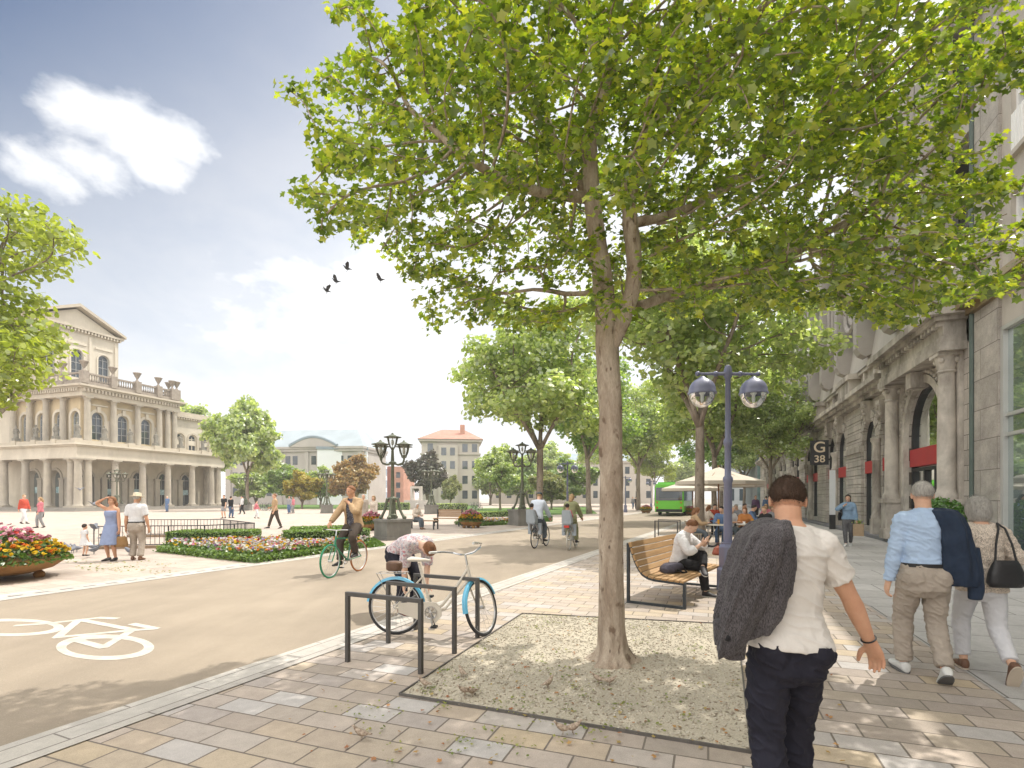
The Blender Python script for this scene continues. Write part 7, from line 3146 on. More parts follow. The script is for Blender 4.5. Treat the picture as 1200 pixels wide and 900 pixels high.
def lawn(name, poly, dens, blades=True):
    P = np.array(poly)
    sheet(name, [tuple(p) for p in P], .012, mk('lawn_green', (.085, .16, .03), .95, .25, 8, .4, 60))
    if blades:
        A = 20
        k = dens
        s, t = rng.random(k)[:, None], rng.random(k)[:, None]
        p = (P[0] * (1 - s) + P[1] * s) * (1 - t) + (P[3] * (1 - s) + P[2] * s) * t
        pos = np.column_stack([p, .03 + rng.random(k) * .03])
        nr = rng.normal(size=(k, 3)) + np.array([0, -.4, .3])
        struct(leaf_cloud('grass', pos, nr, rng.uniform(.02, .045, k), M_grass, 'oval'), 'stuff')


lawn('lawn_strip', [gp(433, 642.5), gp(452, 640), gp(438, 631), gp(420, 634)], 2600)
lawn('park_lawn', [gp(548, 606), gp(700, 602), gp(690, 594), gp(540, 596)], 0, False)
lawn('far_lawn', [gp(300, 596.2), gp(560, 596.2), gp(560, 591.5), gp(300, 591.5)], 0, False)
hedge('low dark hedge in the park left of the small round tree', box4(566, 606.6, 604, 605, 1.2), .45, M_leafD, 260, (.04, .09))
hedge('long low hedge at the far end of the plaza', box4(440, 598, 480, 597.6, 1.5), .9, M_leafD, 90, (.08, .16))
hedge('long low hedge beyond the lantern plinth', box4(510, 598, 548, 597.5, 1.5), .8, M_leafA, 90, (.08, .16))

# ---------------------------------------------------------------- railing, portal monument, park benches
M_rail = mk('railing_iron', (.05, .05, .055), .55, .15)
rails = [gp(110, 643.5), gp(240, 641.5), gp(298, 636.5), gp(262, 629), gp(150, 629.5)]
cx0, cy0 = np.mean(np.array(rails), 0)
rl = thing('railing', 'low dark iron railing round the stair opening behind the hedge', 'railing', (cx0, cy0, 0))
for a, b in zip(rails, rails[1:]):
    a, b = Vector((a[0] - cx0, a[1] - cy0, 0)), Vector((b[0] - cx0, b[1] - cy0, 0))
    m = MB()
    m.bar(a + Z_ * .72, b + Z_ * .72, .04, .03)
    m.bar(a + Z_ * .12, b + Z_ * .12, .03, .03)
    n = int((b - a).length / .13)
    for i in range(n + 1):
        p = a.lerp(b, i / n)
        m.tube([p + Z_ * (.0 if i % 8 == 0 else .12), p + Z_ * .72], .018 if i % 8 == 0 else .009, 5)
    m.build('rail_section', M_rail, rl)
m = MB()
for a, b in zip(rails, rails[1:]):
    m.bar((a[0] - cx0, a[1] - cy0, .045), (b[0] - cx0, b[1] - cy0, .045), .14, .09)
m.build('rail_kerb', mk('brown_kerb', (.26, .18, .12), .85, .15), rl)

mx, my = gp(488, 596.8)
mo = thing('portal_monument', 'pale stone portal frame on broad steps at the far plaza edge', 'monument', (mx, my, 0), R(-14))
m = MB()
for i in range(4):
    m.b2(-2.6 + .35 * i, 2.6 - .35 * i, -1.6 + .3 * i, 1.6 - .3 * i, .32 * i - .02, .32 * (i + 1) - .02 + .001 * i)
m.build('steps', M_conc, mo)
m = MB()
m.b2(-.8, -.5, -.3, .3, 1.26, 2.9)
m.b2(.5, .8, -.3, .3, 1.26, 2.9)
m.b2(-.8, .8, -.3, .3, 2.9, 3.2)
m.build('portal', M_conc, mo)

M_pwood = mk('park_bench_wood', (.34, .22, .13), .65, .15, 4, vscale=(.5, 8, 8))


def park_bench(label, loc, rz, back=True, group='park benches'):
    r = thing('park_bench', label, 'bench', loc, rz, group)
    m = MB()
    for k in range(4):
        m.b2(-.85, .85, -.22 + k * .12, -.12 + k * .12, .42, .46)
    m.build('seat', M_pwood, r)
    if back:
        m = MB()
        for k in range(4):
            m.b2(-.85, .85, .26 + k * .012, .29 + k * .012, .52 + k * .11, .62 + k * .11)
        m.build('backrest', M_pwood, r)
    for s in (-1, 1):
        m = MB()
        m.b2(s * .78 - .03, s * .78 + .03, -.22, -.16, 0, .415)
        m.b2(s * .78 - .03, s * .78 + .03, .2, .25, 0, .95 if back else .415)
        m.b2(s * .78 - .03, s * .78 + .03, -.16, .2, .34, .415)
        m.build('leg', M_anth, r)
    return r


q1 = gp(495, 620)
q2 = gp(525, 616.5)
park_bench('backless wooden park bench with a seated person beside the lantern plinth', (*q1, 0), R(-22), False)
pb2 = park_bench('wooden park bench with backrest seen from behind, left of the flower bowl', (*q2, 0), R(180 - 18))
pb2.rotation_euler.z = R(-200 + 180)
person('white haired person in pale jacket sitting on the backless park bench', (*gp(487.5, 620), 0), R(-22 + 180 + 70), 1.7, 'f', pel=(0, 0, .53), lean=8, hands={1: (.15, .35, .7), -1: (-.15, .35, .7)}, feet={1: (.08, .5, .08), -1: (-.1, .42, .08)}, kpole={1: (0, .5, 1), -1: (0, .5, 1)},
       hair=H_white, hairstyle='bob', vox=.018, wear=[('jacket', cream_knit, dict(ease=.03, hem=-.02)), ('trousers', slate, dict(ease=.018)), ('shoes', M_shoe_b)])

# ---------------------------------------------------------------- pavement cafe
M_canvas = mk('parasol_canvas', (.58, .52, .44), .9, .05, 2)
M_cafew = mk('parasol_wood', (.32, .17, .09), .6, .15, 6)
M_cwick = mk('cafe_wicker', (.40, .33, .24), .8, .2, 40)
M_ctop = mk('cafe_tabletop', (.50, .46, .40), .5, .08, 5)


def parasol(label, loc, half=1.9, zr=2.35, za=3.0, rz=0):
    r = thing('parasol', label, 'parasol', loc, rz, 'cafe parasols')
    m = MB()
    n = 8
    vs = [(0, 0, za)]
    for k in range(n):
        a = 2 * PI * k / n
        vs.append((half * .5 * math.cos(a), half * .5 * math.sin(a), zr + (za - zr) * .44))
    for k in range(n):
        a = 2 * PI * k / n
        vs.append((half * math.cos(a), half * math.sin(a), zr))
    for k in range(n):
        a = 2 * PI * k / n
        vs.append((half * math.cos(a), half * math.sin(a), zr - .16))
    fs = []
    for k in range(n):
        j = (k + 1) % n
        fs += [(0, 1 + k, 1 + j), (1 + k, 1 + n + k, 1 + n + j, 1 + j), (1 + n + k, 1 + 2 * n + k, 1 + 2 * n + j, 1 + n + j)]
    m.add(vs, fs)
    m.build('canopy', M_canvas, r)
    m = MB()
    m.tube([(0, 0, 0), (0, 0, za + .08)], .035, 8)
    m.build('pole', M_cafew, r, True)
    for k in range(n):
        a = 2 * PI * k / n
        m = MB()
        m.bar((.05 * math.cos(a), .05 * math.sin(a), za - .06), (half * .98 * math.cos(a), half * .98 * math.sin(a), zr - .03), .025)
        m.bar((.05 * math.cos(a), .05 * math.sin(a), zr - .1), (half * .5 * math.cos(a), half * .5 * math.sin(a), zr + (za - zr) * .44 - .05), .02)
        m.build('rib', M_cafew, r)
    m = MB()
    m.lathe([(.3, 0), (.3, .06), (.06, .08), (.05, .3)], (0, 0, 0), 16)
    m.build('base', M_anth, r)
    return r


pa = parasol('nearest cream parasol beside the trunk of the slender street tree', (*gp(842, 624.5), 0), 2.0, 2.38, 3.05, .2)
dup(pa, (*gp(851, 617), 0), .4, 'second cream parasol, half hidden behind the nearest one')
dup(pa, (*gp(812, 617.5), 0), .1, 'third cream parasol, left of the street tree trunk', None, .9)


def cafe_table():
    r = thing('cafe_table', 'table', 'table', (0, 0, 0), 0, 'cafe tables')
    m = MB()
    m.lathe([(.37, .715), (.38, .72), (.38, .745), (.37, .75)], (0, 0, 0), 18)
    m.build('tabletop', M_ctop, r)
    m = MB()
    m.tube([(0, 0, .02), (0, 0, .715)], .03, 8)
    m.build('leg', M_anth, r)
    m = MB()
    for k in range(4):
        a = k * PI / 2
        m.bar((0, 0, .05), (.3 * math.cos(a), .3 * math.sin(a), .012), .04, .02)
    m.build('foot', M_anth, r)
    return r


def cafe_chair():
    r = thing('cafe_chair', 'chair', 'chair', (0, 0, 0), 0, 'cafe chairs')
    m = MB()
    m.b2(-.21, .21, -.2, .22, .42, .45)
    m.build('seat', M_cwick, r)
    m = MB()
    m.add([(-.2, -.2, .5), (.2, -.2, .5), (.21, -.28, .86), (-.21, -.28, .86), (-.2, -.175, .5), (.2, -.175, .5), (.21, -.255, .86), (-.21, -.255, .86)],
          [(0, 3, 2, 1), (4, 5, 6, 7), (0, 1, 5, 4), (1, 2, 6, 5), (2, 3, 7, 6), (3, 0, 4, 7)])
    m.build('backrest', M_cwick, r)
    for s in (-1, 1):
        for t in (-1, 1):
            m = MB()
            m.tube([(s * .2, t * .19, 0), (s * .19, t * .185, .42)], .013, 6)
            if t < 0:
                m.tube([(s * .19, -.185, .42), (s * .2, -.27, .86)], .013, 6)
            m.build('leg', M_alu2, r, True)
    return r


ct, cc_ = cafe_table(), cafe_chair()
tables = [((877, 640), 'cafe table of the bald man in the white shirt'), ((842, 641), 'cafe table right behind the sitting teenager'), ((905, 632), 'cafe table hidden partly behind the man in front'),
          ((848, 627), 'cafe table under the nearest parasol'), ((890, 622), 'cafe table before the person in purple'), ((866, 619), 'far cafe table between lamp post and parasol poles')]
for i, (p, l) in enumerate(tables):
    x, y = gp(*p)
    if i == 0:
        ct.location = (x, y, 0)
        ct['label'] = l
    else:
        dup(ct, (x, y, 0), .3 * i, l)
seats = []
SIT = [  # table, angle from the table centre (deg, 0 = +x), top, hair, style, label
    (0, 115, white_d, H_grey, 'balding', 'm', 'bald man in white shirt sitting at the cafe table by the lamp post'),
    (0, 20, black_c, H_blond, 'short', 'm', 'person in black sitting at the cafe, back turned, head right of the bald man'),
    (1, 60, blue_suit, H_dark, 'short', 'm', 'person in dark blue leaning back at the near cafe table'),
    (1, 170, tan_jkt, H_ginger, 'long', 'f', 'red haired woman in tan behind the sitting teenager'),
    (0, 75, orange_c, H_ginger, 'long', 'f', 'red haired woman in orange opposite the bald man'),
    (2, 140, blue_suit, H_dark, 'short', 'm', 'dark haired man in blue suit at the cafe table nearest the arcade'),
    (2, 60, grey_c, H_blond, 'bob', 'f', 'blond woman in grey at the cafe table nearest the arcade'),
    (3, 190, cream_knit, H_ginger, 'long', 'f', 'woman in cream knit under the nearest parasol'),
    (3, 100, red_c, H_dark, 'short', 'm', 'person in red under the nearest parasol'),
    (3, 20, grey_c, H_grey, 'short', 'm', 'grey haired man in grey under the nearest parasol'),
    (4, 150, white_d, H_dark, 'short', 'm', 'man in white at the cafe table before the person in purple'),
    (4, 40, pink_c, H_blond, 'bob', 'f', 'woman in pink at the cafe table before the person in purple'),
    (5, 120, jean, H_ginger, 'short', 'm', 'man in blue denim at the far cafe table'),
    (5, 200, cream_knit, H_blond, 'bob', 'f', 'blond woman in cream at the far cafe table'),
]
CHL = {}
for i, (t, a, top, hr, st, sx, l) in enumerate(SIT):
    x, y = gp(*tables[t][0])
    a = R(a)
    px, py = x + .78 * math.cos(a), y + .78 * math.sin(a)
    z = yawto(-math.cos(a), -math.sin(a))
    cl_ = 'wicker cafe chair of the ' + l.split(' sitting')[0].split(' at ')[0].split(' leaning')[0].split(' under')[0].split(' opposite')[0].split(' behind')[0]
    if i == 0:
        cc_.location = (px, py, 0)
        cc_.rotation_euler.z = z
        cc_['label'] = cl_
    else:
        dup(cc_, (px, py, 0), z, cl_)
    person(l, (px, py, 0), z, 1.72 if sx == 'm' else 1.64, sx, pel=(0, -.04, .54), lean=12, curve=.7, head=(8, 20 * (-1) ** i), hands={1: (.12, .42, .80), -1: (-.2, .34, .76)}, palm={1: (0, 0, -1), -1: (0, 0, -1)},
           feet={1: (.09, .42, .08), -1: (-.09, .30, .08)}, kpole={1: (.1, .5, 1), -1: (-.1, .5, 1)}, hair=hr, hairstyle=st, vox=.018 if t < 2 else .024, group='guests of the pavement cafe',
           wear=[('shirt', top, dict(ease=.026, hem=-.01, sleeve=1.2 if top is white_d else 1.9, wr=.004)), ('trousers', (slate, black_c, jean)[i % 3], dict(ease=.018, wr=0)), ('shoes', M_shoe)])
# glasses and cups
for i, (t, dx_, dy_, kind, l) in enumerate(((0, .1, -.1, 0, 'beer glass on the cafe table of the bald man'), (0, -.12, .05, 1, 'white cup on the cafe table of the bald man'), (1, 0, 0, 0, 'beer glass on the table behind the teenager'), (3, .08, .0, 1, 'white cup on the table under the nearest parasol'))):
    x, y = gp(*tables[t][0])
    m = MB()
    if kind == 0:
        m.lathe([(.03, 0), (.035, .02), (.042, .16), (.043, .17)], (0, 0, 0), 12)
    else:
        m.lathe([(.07, 0), (.075, .012), (.03, .014), (.04, .06), (.042, .075)], (0, 0, 0), 12)
    o = m.build('glass' if kind == 0 else 'cup', mk('beer', (.5, .25, .03), .1, .1) if kind == 0 else M_white, None, True, (x + dx_, y + dy_, .751))
    tag(o, l, 'glass' if kind == 0 else 'cup')
# shopping bag on the floor
m = MB()
rings(m, [(V((0, 0, 0)), X_, Y_, .24, .13), (V((0, 0, .05)), X_, Y_, .27, .15), (V((0, 0, .2)), X_, Y_, .22, .08), (V((0, 0, .25)), X_, Y_, .15, .03)], 16)
m.tube([(-.1, 0, .22), (-.06, 0, .36), (.06, 0, .36), (.1, 0, .22)], .012, 6)
o = link('handbag', remesh(m, .016, 2, 'handbag'), mk('rust_leather', (.26, .06, .03), .5, .15, 8), None, True, (*gp(844, 650), 0), .4, ang=180)
tag(o, 'rust red bag on the pavement below the cafe table', 'handbag')

# ---------------------------------------------------------------- bus, sign, pylon, potted shrub
M_bgreen = mk('bus_green', (.12, .50, .02), .35, .03, 2, coat=.5)
M_bdark = glass_mat('bus_glass', (.7, .75, .8), .03, (.02, .022, .025), .4)
bx0, by0 = gp(784, 605)
bus = thing('bus', 'bright green city bus standing on the road', 'bus', (bx0, by0, 0), ROADZ + R(2))
m = MB()
prof = [(-1.2, .35), (1.2, .35), (1.22, .9), (1.2, 2.6), (1.1, 2.85), (-1.1, 2.85), (-1.2, 2.6), (-1.22, .9)]
m.extr(prof, 0, 11.5)
body = m.build('body', M_bgreen, bus)
md = body.modifiers.new('b', 'BEVEL')
md.width = .06
md.segments = 2
m = MB()
m.b2(-1.12, 1.12, -.03, .05, 1.38, 2.52)
m.build('rear_window', M_bdark, bus)
m = MB()
m.b2(-.85, .85, -.05, -.03, 1.62, 2.28)
m.build('window_panel', M_win, bus)
m = MB()
for s in (-1, 1):
    m.b2(s * 1.205, s * 1.235, .4, 11, 1.35, 2.5)
m.build('side_window', M_bdark, bus)
m = MB()
m.b2(-1.1, 1.1, -.03, .06, .38, .62)
m.build('bumper', M_tyre, bus)
for s in (-1, 1):
    for z in (.75, 1.2):
        m = MB()
        m.lathe([(.0, 0), (.08, .0), (.08, .04), (.0, .04)], (0, 0, 0), 12, False)
        q = MB()
        q.add([(v[0] + s * 1.0, -.04 + v[2], v[1] + z) for v in m.v], m.f)
        q.build('tail_light' if z < 1 else 'indicator', M_refl if z < 1 else P_orange, bus)
m = MB()
m.b2(-1.0, 1.0, .3, 10.8, 2.855, 3.0)
m.build('roof_unit', M_bgreen, bus)
for yy in (2.6, 8.6):
    for s in (-1, 1):
        m = MB()
        t = MB()
        t.lathe([(.2, -.13), (.46, -.13), (.48, -.1), (.48, .1), (.46, .13), (.2, .13)], (0, 0, 0), 22)
        m.add([(v[2] + s * 1.08, v[0] + yy, v[1] + .48) for v in t.v], t.f)
        m.build('wheel', M_tyre, bus, True)

# the hanging house sign G 38
sgx = 38.7 - 17.45
sg = thing('house_sign', 'black projecting sign reading G 38 on the stone arcade', 'sign', bd(33.9, 6.65), PI / 2 - BLD)
# board faces along the street (towards the camera = local -x), projecting towards the road (+y)
SD = -2.313 + .9376 * 33.9
sz0, sz1 = H + (HV - 544.5) / F * SD, H + (HV - 515.5) / F * SD
m = MB()
m.b2(-.09, .09, .35, 1.25, sz0, sz1)
m.b2(-.05, .05, 0, .36, sz1 - .35, sz1 - .25)
m.b2(-.05, .05, 0, .36, sz0 + .25, sz0 + .35)
m.build('board', M_black, sg)
M_letter = mk('cream_lettering', (.60, .50, .36), .6, .05)


def text_mesh(txt, size, name, mat, parent, M):
    cu = bpy.data.curves.new('t', 'FONT')
    cu.body = txt
    cu.size = size
    cu.align_x = 'CENTER'
    cu.align_y = 'CENTER'
    cu.extrude = .008
    cu.offset = .008
    ob = bpy.data.objects.new('t', cu)
    C.objects.link(ob)
    dg = bpy.context.evaluated_depsgraph_get()
    me = bpy.data.meshes.new_from_object(ob.evaluated_get(dg))
    bpy.data.objects.remove(ob)
    me.transform(M)
    return link(name, me, mat, parent)


# text plane: x right as seen by someone looking along +x (camera side): right = -y local, up = z, facing -x
TM = Matrix(((0, 0, -1, -.10), (-1, 0, 0, .80), (0, 1, 0, 0), (0, 0, 0, 1)))
zc = (sz0 + sz1) / 2
TM1 = TM.copy()
TM1[2][3] = zc + (sz1 - sz0) * .20
TM2 = TM.copy()
TM2[2][3] = zc - (sz1 - sz0) * .27
text_mesh('G', .85, 'lettering', M_letter, sg, TM1)
text_mesh('38', .56, 'lettering', M_letter, sg, TM2)
# white info pylon under the sign
m = MB()
py_ = thing('info_pylon', 'slim white information pylon before the arcade below the black sign', 'sign', bd(31.3, 6.0), PI / 2 - BLD)
m.b2(-.05, .05, -.13, .14, 0, .75)
m.build('foot', M_black, py_)
m = MB()
m.b2(-.07, .07, -.12, .13, .752, 3.05)
m.build('panel', mk('pylon_white', (.66, .68, .70), .4, .04, 3), py_)
# small white flag sign with a red mark, high on the facade
fs_ = thing('flag_sign', 'small white box sign with a red mark high on the arcade', 'sign', bd(42, 6.65), PI / 2 - BLD)
m = MB()
m.b2(-.1, .1, .2, 1.3, 7.6, 8.9)
m.b2(-.03, .03, 0, .2, 8.2, 8.3)
m.build('board', M_white, fs_)
m = MB()
m.tube([(-.11, .95, 8.5), (-.11, .75, 8.62), (-.11, .55, 8.5), (-.11, .75, 8.3), (-.11, .95, 8.1), (-.11, .75, 7.92), (-.11, .55, 8.02)], .09, 6)
m.build('mark', M_red, fs_)
# clipped shrub in a pot beside the portal
sh_ = thing('potted_shrub', 'round green shrub in a dark pot at the arcade portal', 'plant', bd(17.0, 5.75), 0)
m = MB()
m.lathe([(.28, 0), (.4, .5), (.44, .52), (.44, .58), (.38, .58), (.36, .5)], (0, 0, 0), 20)
m.build('pot', M_anth, sh_, True)
n = 2600
d = rng.normal(size=(n, 3))
d /= np.linalg.norm(d, axis=1, keepdims=True)
pos = d * (rng.uniform(.75, 1.06, (n, 1))) * np.array([.56, .56, .56]) + np.array([0, 0, 1.05])
leaf_cloud('foliage', pos, d + rng.normal(size=(n, 3)) * .5, rng.uniform(.03, .06, n), leaf_mat('shrub_leaf', [(.05, .13, .02), (.08, .2, .03), (.12, .27, .04)], .4), 'oval', sh_)

# ---------------------------------------------------------------- birds
M_pig = mk('pigeon_grey', (.16, .17, .20), .7, .35, 25)
M_spar = mk('sparrow_brown', (.22, .14, .09), .8, .4, 60, col2=(.4, .33, .26))
M_beak = mk('beak', (.1, .08, .06), .6)


def bird(label, loc, rz, s, mat, name, group, pitch=0, fly=False):
    m = MB()
    rings(m, [(V((0, -.17, .105)), X_, Z_, .02, .008), (V((0, -.10, .11)), X_, Z_, .035, .018), (V((0, -.04, .11)), X_, Z_, .05, .045), (V((0, .03, .12)), X_, Z_, .055, .055), (V((0, .09, .15)), X_, Z_, .04, .042), (V((0, .12, .185)), X_, Z_, .027, .028), (V((0, .135, .21)), X_, Z_, .024, .024), (V((0, .155, .215)), X_, Z_, .012, .012)], 12)
    m.tube([(0, .155, .213), (0, .185, .208)], [.008, .002], 6)
    for k in (-1, 1):
        m.tube([(k * .02, .0, .09), (k * .022, .005, .0), (k * .022, .03, .0)], [.008, .005, .005], 5)
    if fly:
        for k in (-1, 1):
            P = [(k * .04, .06, .14), (k * .16, .1, .22), (k * .3, .04, .27), (k * .27, -.03, .25), (k * .14, -.05, .19), (k * .04, -.05, .14)]
            m.add([(p[0], p[1], p[2]) for p in P] + [(p[0], p[1], p[2] - .008) for p in P], [tuple(range(6)), tuple(range(11, 5, -1))] + [(i, 6 + i, 6 + (i + 1) % 6, (i + 1) % 6) for i in range(6)])
    m.v = [(a * s, b * s, c * s) for a, b, c in m.v]
    o = m.build(name, mat, None, True, loc, rz, ang=60)
    return tag(o, label, 'bird', group)


PG_ = 'pigeons round the child'
pl = [((62, 646), 2.0, 'pigeon nearest the planter bowl'), ((71, 646.5), 2.6, 'pigeon pecking right of the planter bowl'), ((79, 645.5), 1.2, 'pigeon in the middle of the pecking flock'), ((85, 648.5), .4, 'pigeon in front of the flock, left of the child'),
      ((90, 647), 1.8, 'pigeon right behind the feet of the child'), ((110, 649.5), -1.4, 'pigeon walking right of the child'), ((108, 645), 2.2, 'pigeon behind the child, at the end of the railing'), ((152, 650.5), 1.4, 'pigeon between the woman in blue and the man in the hat')]
for (u, v), a, l in pl:
    bird(l, (*gp(u, v), 0), a, 1.15, M_pig, 'pigeon', PG_)
for (u, v, Y, a, l) in ((111, 617.5, 15.0, 2.0, 'pigeon flying just above the end of the railing'), (121, 629, 14.6, -1.2, 'pigeon fluttering low beside the woman in blue'), (109, 591, 40, 1.5, 'pigeon flying before the opera steps'), (93.5, 574, 45, 1.2, 'pigeon flying before the corner column')):
    bird(l, (ux(u, Y), Y, H + (HV - v) / F * Y - .12), a, .85 if Y < 20 else 1.3, M_pig, 'pigeon', PG_, fly=True)
sl_ = [((542, 795), .6, 'sparrow on the gravel farthest left of the trunk'), ((545, 817), 1.9, 'one of two sparrows side by side on the near gravel, left one'), ((553, 818), 2.4, 'one of two sparrows side by side on the near gravel, right one'), ((642, 808), -.8, 'sparrow in the middle of the gravel bed'),
       ((702, 803), 1.2, 'sparrow just before the plane trunk, left one'), ((714, 805), -1.9, 'sparrow just before the plane trunk, right one'), ((660, 863), 1.5, 'sparrow on the paving in front of the gravel, left of a pair'), ((671, 862), -1.4, 'sparrow on the paving in front of the gravel, right of a pair'),
       ((424, 869), 1.4, 'single sparrow on the paving at the bottom left'), ((498, 808), 1.1, 'sparrow at the left corner of the gravel bed')]
for (u, v), a, l in sl_:
    bird(l, (*gp(u, v), .012), a, .42, M_spar, 'sparrow', 'sparrows on the ground')
for (u, v, a, l) in ((455, 295, 1.2, 'topmost flying bird below the tree crown'), (407, 318, 2.0, 'flying bird in the centre of the small flock'), (394, 333, 1.7, 'flying bird below the centre of the flock'), (446, 331, 1.4, 'flying bird at the right of the flock'), (383, 344, 2.4, 'lowest flying bird at the left of the flock')):
    Y = 26
    bird(l, (ux(u, Y), Y, H + (HV - v) / F * Y), a, 1.25, mk('dark_bird', (.04, .04, .045), .8), 'pigeon', 'birds in the sky', fly=True)
# ---------------------------------------------------------------- camera, sun, sky
cam = bpy.data.cameras.new('camera')
cam.sensor_width = 36
cam.lens = F * 36 / 1200
cam.shift_y = (HV - 450) / 1200
cam.clip_end = 6000
cam.clip_start = .05
co = bpy.data.objects.new('camera', cam)
C.objects.link(co)
co.location = (0, 0, H)
co.rotation_euler = (R(90), 0, 0)
S.camera = co

AZ, EL = R(52), R(58)        # sun to the right, in front
sd = Vector((math.sin(AZ) * math.cos(EL), math.cos(AZ) * math.cos(EL), math.sin(EL)))
sun = bpy.data.lights.new('sun', 'SUN')
sun.energy = 3.6
sun.angle = R(.55)
sun.color = (1, .945, .86)
so = bpy.data.objects.new('sun', sun)
C.objects.link(so)
so.rotation_euler = (-sd).to_track_quat('-Z', 'Y').to_euler()
so.location = (20, 20, 40)

w = bpy.data.worlds.new('World')
S.world = w
w.use_nodes = True
nt = w.node_tree
nt.nodes.clear()
out = nt.nodes.new('ShaderNodeOutputWorld')
sky = nt.nodes.new('ShaderNodeTexSky')
sky.sky_type = 'NISHITA'
sky.sun_disc = False
sky.sun_elevation = EL
sky.sun_rotation = AZ
sky.air_density = 1.0
sky.dust_density = 2.5
sky.ozone_density = 1.0
bg = nt.nodes.new('ShaderNodeBackground')
nt.links.new(sky.outputs[0], bg.inputs[0])
bg.inputs[1].default_value = .10
# sky clouds and an added unseen fill: masks round directions, broken by noise
tc = nt.nodes.new('ShaderNodeTexCoord').outputs['Generated']
warp = mapping(nt, tc, (1, 1, 1.7))
n1 = noise_n(nt, warp, 5.5, 9, .58, .25)
n2 = noise_n(nt, warp, 14, 6, .6)


def m2(op, a, b):
    q = nt.nodes.new('ShaderNodeMath')
    q.operation = op
    for i, v in enumerate((a, b)):
        if hasattr(v, 'is_linked'):
            nt.links.new(v, q.inputs[i])
        else:
            q.inputs[i].default_value = v
    return q.outputs[0]


def maprange(v, a, b, c=0., d=1., kind='SMOOTHSTEP'):
    q = nt.nodes.new('ShaderNodeMapRange')
    q.interpolation_type = kind
    nt.links.new(v, q.inputs[0])
    for i, x in enumerate((a, b, c, d)):
        q.inputs[1 + i].default_value = x
    return q.outputs[0]


def blobmask(u, v, rx, rz, sharp=1.):
    """soft ellipse on the sky dome round the direction of (u, v)"""
    d = Vector(((u - 600) / F, 1, (HV - v) / F)).normalized()
    az = math.atan2(d.x, d.y)
    T = Vector((math.cos(az), -math.sin(az), 0))
    U = T.cross(d)
    q = []
    for ax, r_ in ((T, rx), (U, rz)):
        n = nt.nodes.new('ShaderNodeVectorMath')
        n.operation = 'DOT_PRODUCT'
        nt.links.new(tc, n.inputs[0])
        n.inputs[1].default_value = ax / r_
        q.append(m2('MULTIPLY', n.outputs['Value'], n.outputs['Value']))
    l = m2('SQRT', m2('ADD', q[0], q[1]), 0)
    return maprange(l, 1.0, .0, 0., sharp, 'LINEAR')


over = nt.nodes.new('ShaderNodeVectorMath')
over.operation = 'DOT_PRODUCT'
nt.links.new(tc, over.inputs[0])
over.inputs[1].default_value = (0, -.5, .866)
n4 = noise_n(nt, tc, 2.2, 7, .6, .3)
fill_mask = m2('MULTIPLY', maprange(over.outputs['Value'], .28, .62), maprange(n4, .30, .46))  # region overhead and behind the camera, outside the view
masks = [blobmask(105, 135, .105, .07, .85), blobmask(160, 152, .12, .10, .95), blobmask(215, 165, .095, .07, .85), blobmask(55, 205, .11, .06, .8), blobmask(120, 200, .12, .075, .85), blobmask(180, 200, .11, .085, .85), blobmask(395, 345, .42, .15, 1.15), blobmask(330, 400, .38, .16, 1.15), blobmask(470, 320, .34, .14, 1.05), blobmask(440, 430, .6, .22, 1.1), blobmask(560, 250, .3, .22, .7), blobmask(1000, 60, .5, .3, .8)]
tot = masks[0]
for k in masks[1:]:
    tot = m2('MAXIMUM', tot, k)
dens = m2('ADD', tot, m2('MULTIPLY', m2('SUBTRACT', n1, .5), 1.25))
dens = m2('ADD', dens, m2('MULTIPLY', m2('SUBTRACT', n2, .5), .6))
gate = maprange(tot, 0., .25)
cl = m2('MULTIPLY', maprange(dens, .24, .90), gate)
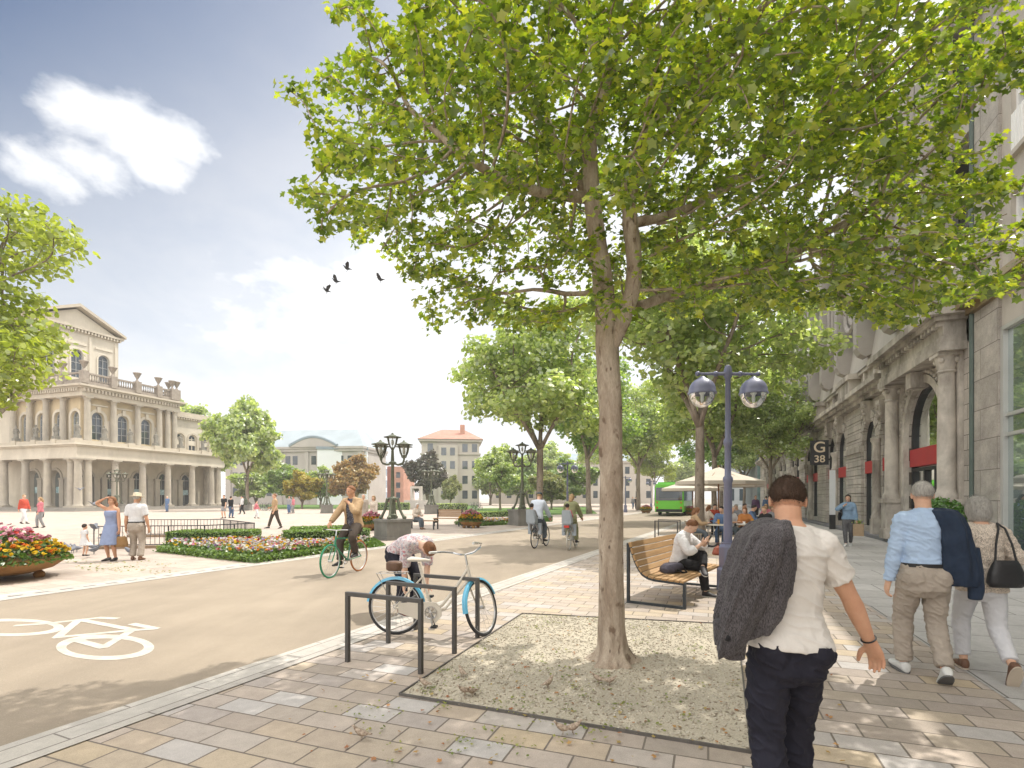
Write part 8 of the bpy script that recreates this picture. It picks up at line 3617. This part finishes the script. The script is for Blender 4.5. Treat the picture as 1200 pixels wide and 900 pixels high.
# thin veil towards the horizon
sep = nt.nodes.new('ShaderNodeSeparateXYZ')
nt.links.new(tc, sep.inputs[0])
glow = nt.nodes.new('ShaderNodeVectorMath')
glow.operation = 'DOT_PRODUCT'
nt.links.new(tc, glow.inputs[0])
glow.inputs[1].default_value = (.54, .72, -1)
veil = maprange(glow.outputs['Value'], -.44, .16, 0.0, .86, 'LINEAR')
n3 = noise_n(nt, warp, 3.2, 6, .6, .4)
veil2 = m2('MULTIPLY', maprange(n3, .5, .8, 0, .25), 1.)
cl2 = m2('MAXIMUM', cl, m2('MAXIMUM', veil, veil2))
cb = nt.nodes.new('ShaderNodeBackground')
shade = ramp(nt, [(.3, (.80, .84, .90)), (.62, (1., 1., 1.))], n1)
nt.links.new(shade, cb.inputs[0])
cb.inputs[1].default_value = 1.0
fill_bg = nt.nodes.new('ShaderNodeBackground')  # unseen bright cover, added as fill light for the shaded ground
fill_bg.inputs[0].default_value = (1, .965, .915, 1)
fill_bg.inputs[1].default_value = 2.05
mx = nt.nodes.new('ShaderNodeMixShader')
nt.links.new(cl2, mx.inputs[0])
nt.links.new(bg.outputs[0], mx.inputs[1])
nt.links.new(cb.outputs[0], mx.inputs[2])
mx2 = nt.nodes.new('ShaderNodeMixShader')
nt.links.new(fill_mask, mx2.inputs[0])
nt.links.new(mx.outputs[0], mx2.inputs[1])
nt.links.new(fill_bg.outputs[0], mx2.inputs[2])
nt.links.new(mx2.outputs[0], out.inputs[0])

# the air: pale even haze over the whole place
hz = MB()
hz.b2(-460, 560, -60, 900, -1.2, 31)
M_haze, nt_, out_ = newmat('haze_air')
pv_ = nd(nt_, 'ShaderNodeVolumePrincipled')
pv_.inputs['Color'].default_value = (.96, .97, 1, 1)
pv_.inputs['Density'].default_value = .0007
pv_.inputs['Anisotropy'].default_value = .3
nt_.links.new(pv_.outputs[0], out_.inputs['Volume'])
struct(hz.build('haze', M_haze), 'stuff')
S.cycles.volume_bounces = 1

S.view_settings.view_transform = 'Standard'
S.view_settings.look = 'None'
S.view_settings.gamma = 1
S.view_settings.exposure = .31
S.cycles.use_denoising = True
S.cycles.max_bounces = 8
S.cycles.transparent_max_bounces = 12
S.cycles.sample_clamp_indirect = 6
S.cycles.use_adaptive_sampling = True
S.cycles.adaptive_threshold = .02
